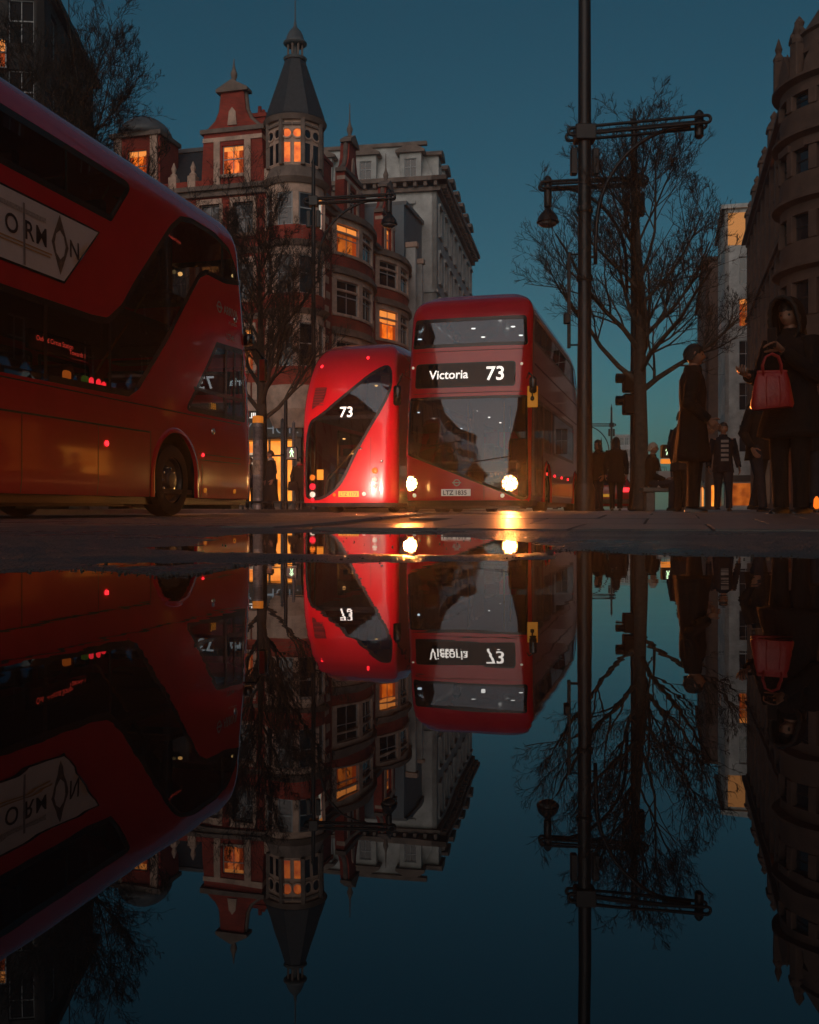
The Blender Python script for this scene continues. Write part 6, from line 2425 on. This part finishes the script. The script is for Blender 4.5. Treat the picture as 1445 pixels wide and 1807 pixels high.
    for c0, a0, b0 in fine:
        low = max(0, min(1, (zs(.70) - drop - c0.z) / (zs(.70) - drop - hemz + .01)))
        for k in range(nn):
            a = 2 * math.pi * k / nn
            f = 1 + (.012 + .045 * low) * (math.sin(6 * a + p1 + c0.z * 2.2) * .6 + math.sin(11 * a + p2 - c0.z * 3.1) * .4) + .012 * math.sin(c0.z * 28 + 3 * a + p3)
            if c0.z > zs(.80) - drop:
                f = 1
            cvs.append((c0.x + a0 * f * math.cos(a), c0.y + b0 * f * math.sin(a), c0.z + low * .012 * math.sin(3 * a + p1)))
    c.add(cvs, [(j * nn + k, j * nn + (k + 1) % nn, (j + 1) * nn + (k + 1) % nn, (j + 1) * nn + k) for j in range(len(fine) - 1) for k in range(nn)] + [tuple(range(nn - 1, -1, -1)), tuple((len(fine) - 1) * nn + k for k in range(nn))])
    c.build('coat', coat, root, smooth=True)
    for s in (-1, 1):
        bt_ = bend_tube(sh[s] - Vector((s * .02, 0, -.005)), el[s], wr[s] - (wr[s] - el[s]).normalized() * .015)
        br_ = [.046 * h, .044 * h, .038 * h, .037 * h, .036 * h, .032 * h, .029 * h]
        fp, fr2 = [], []
        for i in range(6):
            for k in range(4):
                t = k / 4
                fp.append(bt_[i] + (bt_[i + 1] - bt_[i]) * t)
                fr2.append((br_[i] + (br_[i + 1] - br_[i]) * t) * (1 + .05 * math.sin((i * 4 + k) * 1.9 + p1) * (1 if i > 0 else .2)))
        fp.append(bt_[-1])
        fr2.append(br_[-1])
        sl = MB().tube(fp, fr2, 14)
        sl.build('sleeve', coat, root, smooth=60)
    if stripes:
        for k in range(5):
            z = zs(.56 + k * .052)
            sp_ = MB()
            v = []
            for i in range(9):
                x = (-.042 + .084 * i / 8) * h
                y = -.0865 * h * math.sqrt(max(0, 1 - (x / (.125 * h)) ** 2))
                v += [(x, y, z), (x, y, z + .03 * h)]
            sp_.add(v, [(2 * i, 2 * i + 2, 2 * i + 3, 2 * i + 1) for i in range(8)])
            sp_.build('shirt_stripe', knit_white, root, fix=False)
    if collar:
        cl = MB()
        loft(cl, [(Vector((0, 0, zs(.825) - drop)), .060 * h, .056 * h, 0), (Vector((0, -.002, zs(.85) - drop)), .056 * h, .053 * h, 0), (Vector((0, -.004, zs(.868) - drop)), .050 * h, .048 * h, 0)], 18, (False, False))
        cl.build('collar', collar, root, smooth=True)
    # hair
    hr = MB()
    nu, nv = 24, 14
    v = []
    long = hair == 'long'
    for j in range(nv + 1):
        t = j / nv
        for i in range(nu):
            a = 2 * math.pi * i / nu
            ca = math.cos(a)                           # +1 face side
            zc = .95 if hair != 'bun' else .95
            end = (.30 if ca > .55 else (-.12 if not long else -1.3)) if ca > -.2 else (-.45 if not long else -1.5)
            if ca > .2 and ca <= .55:
                end = .1 if not long else -1.0
            ph = t
            zz = 1.06 - (1.06 - end) * ph
            zz_c = max(-.35, zz)
            rr = math.sqrt(max(.0, 1 - min(1, (zz_c / 1.06)) ** 2)) if zz_c > 0 else 1.0
            wob = 1 + .05 * math.sin(a * 5 + j * .7) + .03 * math.sin(a * 11 + j)
            rx_ = .395 * hh * rr * wob * (1 if zz > -.35 else 1 + .12 * (-.35 - zz))
            ry_ = (.47 if ca < 0 else .43) * hh * rr * wob
            off = .0
            v.append(tuple(M @ Vector((rx_ * math.sin(a), -ry_ * ca + off + .015 * hh, zz * .53 * hh))))
    hr.add(v, [(j * nu + i, j * nu + (i + 1) % nu, (j + 1) * nu + (i + 1) % nu, (j + 1) * nu + i) for j in range(nv) for i in range(nu)])
    hr.build('hair', hair_m, root, smooth=True)
    if hood:
        hd = MB()
        nu, nv = 26, 12
        v = []
        for j in range(nv + 1):
            # sweep from the face opening round the back of the head
            t = j / nv
            yy = -.52 + 1.15 * t
            rr = math.sqrt(max(0, 1 - max(0, (t - .25) / .76) ** 2.2))
            bul = 1.0 + .10 * math.exp(-((t) / .12) ** 2)
            for i in range(nu):
                a = 2 * math.pi * i / nu
                low = 1.45 if math.cos(a) < -.2 else 1.0
                v.append(tuple(M @ Vector((.50 * hh * rr * bul * math.sin(a) * (1 + (.55 if math.cos(a) < 0 else 0) * max(0, -math.cos(a))), yy * hh * .9, (.62 * rr * bul * math.cos(a) * low) * hh + .01))))
        hd.add(v, [(j * nu + i, j * nu + (i + 1) % nu, (j + 1) * nu + (i + 1) % nu, (j + 1) * nu + i) for j in range(nv) for i in range(nu)])
        hd.build('hood', coat, root, smooth=True)
        fu = MB()
        rg = []
        for i in range(33):
            a = 2 * math.pi * i / 32
            low = 1.45 if math.cos(a) < -.2 else 1.0
            rg.append(M @ Vector((.50 * hh * math.sin(a) * (1 + (.5 if math.cos(a) < 0 else 0) * max(0, -math.cos(a))), -.46 * hh, .63 * hh * math.cos(a) * low + .01)))
        fu.tube(rg, [.017 + .005 * math.sin(i * 2.3) for i in range(33)], 8, cap=False)
        fu.build('hood_trim', hair_black, root, smooth=True)
    return root, M, wr

N = Vector
# --- right-hand pavement
w1, M1, wr1 = person('woman in a dark hooded coat holding a phone, red handbag on her arm', at(1396, 7.7), 7.7, rad(-50), H=1.66, z0=.062, coat=coat_black, coat_len=.36, hem=1.2, hood=True, hair='long',
                     arms={-1: ((-.145, -.03, .64), (-.13, -.155, .645)), 1: ((.125, -.03, .64), (.045, -.165, .745)), ('n', 1): N((-.4, -.9, .2)), ('c', 1): .62, ('n', -1): N((.3, 0, 1)), ('c', -1): .7},
                     head_pitch=rad(16), wide=1.15, legs=coat_black)
man_dark, M2, wr2 = person('man in a long black coat facing right, seen in profile', at(1222, 10.5), 10.5, rad(78), H=1.78, coat=coat_black, coat_len=.30, hem=1.2, hair='short',
                           arms={-1: ((-.15, .03, .63), (-.115, -.085, .535)), 1: ((.15, .02, .63), (.12, -.07, .53))}, head_yaw=rad(6), wide=1.1, legs=coat_black, collar=coat_black)
person('man in an open dark jacket over a black and white striped top', at(1276, 19.5), 19.5, rad(-5), H=1.74, coat=coat_navy, coat_len=.44, stripes=True, stride=.07, hair='short', hair_m=hair_black,
       arms={-1: ((-.15, .03, .63), (-.165, -.03, .49)), 1: ((.15, .03, .63), (.17, -.02, .49))})
person('man in a dark jacket walking behind the woman with the red bag', at(1338, 14.0), 14.0, rad(35), H=1.74, coat=coat_black, coat_len=.42, stride=-.08, legs=denim, hair='short',
       arms={-1: ((-.15, .03, .63), (-.16, -.06, .50)), 1: ((.14, .0, .63), (.13, -.10, .52))})
person('fair-haired woman in dark clothes sitting on the stone bench', at(1151, 18.6), 18.6, rad(60), H=1.62, coat=coat_brown, sitting=True, hair='bun', hair_m=hair_fair,
       arms={-1: ((-.14, -.04, .62), (-.07, -.17, .56)), 1: ((.14, -.04, .62), (.06, -.18, .56))})
person('woman with long dark hair in a dark coat, back turned, left of the tree trunk', at(1087, 22.0), 22.0, rad(168), H=1.64, coat=coat_black, coat_len=.38, hem=1.1, hair='long', legs=coat_black)
person('long-haired woman half hidden behind the black mast', at(1056, 22.6), 22.6, rad(-62), H=1.62, coat=coat_brown, coat_len=.42, hair='long', hair_m=hair_brown, legs=denim)
person('dark figure standing between the man in profile and the tree', at(1203, 16.5), 16.5, rad(120), H=1.68, coat=coat_navy, coat_len=.40, hair='short', legs=coat_black)
person('person in dark trousers walking at the far right edge', at(1432, 12.5), 12.5, rad(140), H=1.75, coat=coat_black, coat_len=.44, stride=.09, legs=denim)
# --- left-hand pavement by the shop
person('man in a long dark overcoat standing by the poster pillar, facing left', at(478, 29.6), 29.6, rad(-62), H=1.76, z0=.1, coat=coat_black, coat_len=.12, hem=1.32, hair='short', hair_m=hair_brown,
       collar=knit_white, legs=coat_black, wide=1.08)
person('person in a dark hooded jacket with a bag, seen from behind by the shop', at(529, 29.8), 29.8, rad(172), H=1.58, z0=.1, coat=coat_brown, coat_len=.40, stride=.06, hair='short', legs=coat_black,
       collar=red_leather, wide=1.15, arms={-1: ((-.16, .0, .63), (-.17, -.05, .5)), 1: ((.155, .0, .63), (.165, -.06, .5))})
person('person half hidden between the left bus and the poster pillar', at(441, 31.5), 31.5, rad(20), H=1.66, z0=.1, coat=coat_black, coat_len=.40, hair='short', legs=coat_black)

# things carried
def world_of(root, p):
    return Matrix.Translation(root.location) @ Matrix.Rotation(root.rotation_euler.z, 4, 'Z') @ Vector(p)
# phone in the woman's left hand
wp = world_of(w1, wr1[1] + Vector((-.035, -.075, .085)))
ph = thing('phone', 'dark phone held up in front of the hooded woman\'s face', 'phone', wp, rad(-50) + rad(185))
_p = MB().cbox(-.036, .036, -.0045, .0045, -.075, .075, .004)
_p.build('phone_case', sig_black, ph)
MB().add([(-.032, -.0052, -.069), (.032, -.0052, -.069), (.032, -.0052, .069), (-.032, -.0052, .069)], [(0, 1, 2, 3)]).build('screen', mat('phone_screen', (.02, .02, .02), rough=.05, emit=(.5, .35, .28), estr=.25), ph, fix=False)
# red handbag at the crook of her right arm
bg = thing('handbag', 'bright red leather handbag hanging from the hooded woman\'s arm', 'bag', (at(1362, 7.45), 7.45, .855), rad(-10))
b_ = MB()
pr = []
for (z, hw, d) in ((0, .165, .062), (.03, .172, .070), (.14, .158, .062), (.24, .135, .042), (.30, .118, .020), (.31, .112, .012)):
    ring_ = []
    for k in range(20):
        a = 2 * math.pi * k / 20
        ca, sa = math.cos(a), math.sin(a)
        ring_.append((math.copysign(abs(ca) ** .45, ca) * hw * (1 + .02 * math.sin(z * 30)), math.copysign(abs(sa) ** .6, sa) * d, z + .012 * math.sin(ca * 3)))
    pr.append(ring_)
b_.add([p for r in pr for p in r], [(j * 20 + k, j * 20 + (k + 1) % 20, (j + 1) * 20 + (k + 1) % 20, (j + 1) * 20 + k) for j in range(5) for k in range(20)] + [tuple(range(19, -1, -1)), tuple(100 + k for k in range(20))])
b_.build('bag_body', red_leather, bg, smooth=50)
bg.scale = (.9, .9, .9)
for yy in (-.022, .022):
    MB().tube([(-.07, yy, .27), (-.075, yy, .36), (-.05, yy, .43), (0, yy, .455), (.05, yy, .43), (.075, yy, .36), (.07, yy, .27)], .009, 8).build('handle', red_leather, bg, smooth=True)
MB().cbox(-.12, .12, -.02, .02, .295, .318, .006).build('top_seam', red_leather, bg)
for s in (-1, 1):
    MB().tube([(s * .05, -.066, .02), (s * .055, -.060, .14), (s * .05, -.042, .26)], .005, 6).build('stitched_strap', red_leather, bg, smooth=True)
# bag of the person seen from behind
sb = thing('shoulder_bag', 'dark bag carried low by the person seen from behind', 'bag', (at(517, 29.6), 29.6, .66), 0)
_b = MB()
loft(_b, [(Vector((0, 0, 0)), .15, .07, 0), (Vector((0, 0, .05)), .165, .08, 0), (Vector((0, 0, .2)), .15, .07, 0), (Vector((0, 0, .27)), .13, .04, 0)], 16)
_b.build('bag_body', coat_brown, sb, smooth=50)
MB().tube([(-.09, 0, .24), (-.05, 0, .34), (.05, 0, .34), (.09, 0, .24)], .012, 8).build('handle', coat_brown, sb, smooth=True)
# stone bench with a paper bag
bn = thing('stone_bench', 'low stone bench slab on two blocks beside the tree trunk', 'bench', (at(1172, 18.6), 18.6, .066), rad(-4))
MB().cbox(-.42, .42, -.24, .24, .36, .44, .015).build('seat', kerb_stone, bn)
for s in (-1, 1):
    MB().cbox(s * .28 - .08, s * .28 + .08, -.2, .2, 0, .36, .015).build('support', kerb_stone, bn)
pb = thing('paper_bag', 'pale paper shopping bag standing on the stone bench', 'bag', (at(1170, 18.45), 18.45, .506), rad(12))
_b = MB()
_b.add([(-.13, -.07, 0), (.13, -.07, 0), (.13, .07, 0), (-.13, .07, 0), (-.12, -.05, .30), (.115, -.06, .31), (.12, .05, .30), (-.12, .06, .31)], [(0, 3, 2, 1), (0, 1, 5, 4), (1, 2, 6, 5), (2, 3, 7, 6), (3, 0, 4, 7)])
_b.build('bag_body', mat('pale_paper', (.42, .45, .47), rough=.6, var=.1), pb)
for yy in (-.04, .04):
    MB().tube([(-.05, yy, .29), (-.04, yy, .38), (.04, yy, .38), (.05, yy, .29)], .005, 6).build('handle', knit_white, pb, smooth=True)

# people inside the oncoming bus
def in_bus(bus, p):
    return Matrix.Translation(bus.location) @ Matrix.Rotation(bus.rotation_euler.z, 4, 'Z') @ Vector(p)
for (p, lab, c, hm) in (((.62, -1.35, .62), 'driver in a dark jacket at the wheel of the oncoming bus', coat_navy, hair_black),
                        ((.55, -1.75, 2.56), 'passenger in the front seat upstairs on the oncoming bus', coat_brown, hair_brown)):
    q_ = in_bus(bus_mid, p)
    person(lab, q_.x, q_.y, -HC, H=1.7, z0=q_.z, coat=c, sitting=True, hair='short', hair_m=hm, group='people inside the oncoming bus',
           arms={-1: ((-.14, -.06, .62), (-.09, -.2, .62)), 1: ((.14, -.06, .62), (.09, -.2, .62))})
# ------------------------------------------------------------------ car behind the pedestrians
car_red = mat('car_paint_red', (.28, .012, .012), rough=.25, coat=.6, var=.05)
car = thing('parked_car', 'red car seen from behind, tail lights lit, between the mast and the women', 'car', (at(1072, 37.5), 37.5, .012), -TH)
cb = MB()
secs = []
# body sections along y (rear at 0 towards us), each a closed outline of x,z
def car_ring(y, hw, z0, zb, hr, zr):
    return [(-hw * .93, y, z0), (hw * .93, y, z0), (hw, y, z0 + .12), (hw, y, zb), (hr, y, zr - .06), (hr * .85, y, zr), (-hr * .85, y, zr), (-hr, y, zr - .06), (-hw, y, zb), (-hw, y, z0 + .12)]
rings = [car_ring(0.0, .80, .28, .80, .74, .90), car_ring(.06, .87, .22, .90, .80, 1.0), (car_ring(.35, .90, .20, .95, .66, 1.38)), car_ring(.7, .90, .20, .95, .62, 1.46), car_ring(2.0, .90, .2, .95, .62, 1.47), car_ring(2.7, .90, .2, .93, .62, 1.3),
         car_ring(3.2, .90, .2, .92, .80, .98), car_ring(4.0, .86, .22, .8, .72, .86), car_ring(4.2, .78, .28, .66, .6, .72)]
cb.add([p for r in rings for p in r], [(j * 10 + k, j * 10 + (k + 1) % 10, (j + 1) * 10 + (k + 1) % 10, (j + 1) * 10 + k) for j in range(len(rings) - 1) for k in range(10)] + [tuple(range(9, -1, -1)), tuple(80 + k for k in range(10))])
cb.build('body', car_red, car, smooth=35)
MB().add([(-.66, .045, 1.0), (.66, .045, 1.0), (.56, .30, 1.34), (-.56, .30, 1.34)], [(0, 1, 2, 3)]).build('rear_window', pane_dark, car, fix=False)
for s in (-1, 1):
    MB().cbox(s * .68 - .14, s * .68 + .14, -.03, .05, .74, .90, .02).build('tail_light', led_red, car)
    MB().cbox(s * .42 - .05, s * .42 + .05, -.03, .03, .78, .86, .015).build('reversing_light', lamp_clear, car)
    for y in (.75, 3.3):
        w = obj('wheel', MB().lathe([(.18, -.1), (.29, -.11), (.315, -.07), (.315, .07), (.29, .11), (.18, .1)], 24, axis='X').mesh('wheel', rubber, smooth=40), car, (s * .82, y, .315))
        MB().lathe([(.19, -.09), (.19, .115), (.05, .10)], 16, axis='X').build('rim', rim_metal, w, smooth=40)
    MB().cbox(s * .96 - .08, s * .96 + .08, 2.75, 2.9, .92, 1.06, .03).build('wing_mirror', car_red, car)
MB().cbox(-.26, .26, -.03, .02, .56, .67, .006).build('number_plate', plate_yellow, car)
MB().cbox(-.84, .84, -.07, .1, .30, .48, .04).build('bumper', sig_black, car)
# warm work lamps glinting low beside the right-hand crowd
for (px, Y, z, lab) in ((1418, 9.6, .13, 'small orange floor lamp by the feet of the hooded woman, left of two'), (1441, 9.6, .15, 'small orange floor lamp at the right edge, right of two')):
    lo = thing('floor_lamp', lab, 'lamp', (at(px, Y), Y, .066))
    MB().lathe([(.035, 0), (.035, .03), (.015, .04)], 12).build('base', sig_black, lo)
    MB().lathe([(.012, .04), (.03, .06), (.026, .13), (.008, .16)], 12).build('bulb', mat('orange_bulb', (.8, .2, .02), emit=(1, .2, .015), estr=.9), lo, smooth=True)

# loose grit washed up along the puddle edges
_g = MB()
_rg = random.Random(9)
_ico = bmesh.new()
bmesh.ops.create_icosphere(_ico, subdivisions=1, radius=1)
_iv = [v.co.copy() for v in _ico.verts]
_ico.verts.index_update()
_if = [tuple(v.index for v in f.verts) for f in _ico.faces]
_ico.free()
for k in range(900):
    if k % 3:
        i = _rg.randrange(len(PUD_EDGE) - 1)
        t = _rg.random()
        x = PUD_EDGE[i][0] + (PUD_EDGE[i + 1][0] - PUD_EDGE[i][0]) * t
        y = PUD_EDGE[i][1] + (PUD_EDGE[i + 1][1] - PUD_EDGE[i][1]) * t + abs(_rg.gauss(.03, .06))
    else:
        x, y = _rg.uniform(-1.6, 1.8), _rg.uniform(1.6, 5.2)
    if abs(x) > 1.8:
        continue
    r = _rg.choice([.0012, .0016, .002, .0026, .0034])
    rot = Matrix.Rotation(_rg.uniform(0, 6), 3, Vector((_rg.random(), _rg.random(), _rg.random() + .1)).normalized())
    sc = Vector((_rg.uniform(.7, 1.3), _rg.uniform(.7, 1.3), _rg.uniform(.5, .9)))
    _g.add([Vector((x, y, .0015)) + rot @ Vector((v.x * sc.x, v.y * sc.y, v.z * sc.z)) * r for v in _iv], _if)
tag(_g.build('grit', mat('grit_stone', (.07, .065, .06), rough=.8, var=.4, scale=300), fix=False), kind='stuff')
# ------------------------------------------------------------------ damp evening air, thickened to add a glow round the headlights
_hm = bpy.data.materials.new('damp_air')
_hm.use_nodes = True
_hn = _hm.node_tree
_hn.nodes.clear()
_ho = _hn.nodes.new('ShaderNodeOutputMaterial')
_hv = _hn.nodes.new('ShaderNodeVolumePrincipled')
_hv.inputs['Color'].default_value = (0.86, 0.92, 1.0, 1)
_hv.inputs['Density'].default_value = 0.0010
_hv.inputs['Anisotropy'].default_value = 0.5
_hn.links.new(_hv.outputs[0], _ho.inputs['Volume'])
haze = MB().box(-760, 760, -120, 940, -1.2, 50.0).build('haze', _hm)
tag(haze, kind='stuff')
cy.volume_step_rate = 1.0
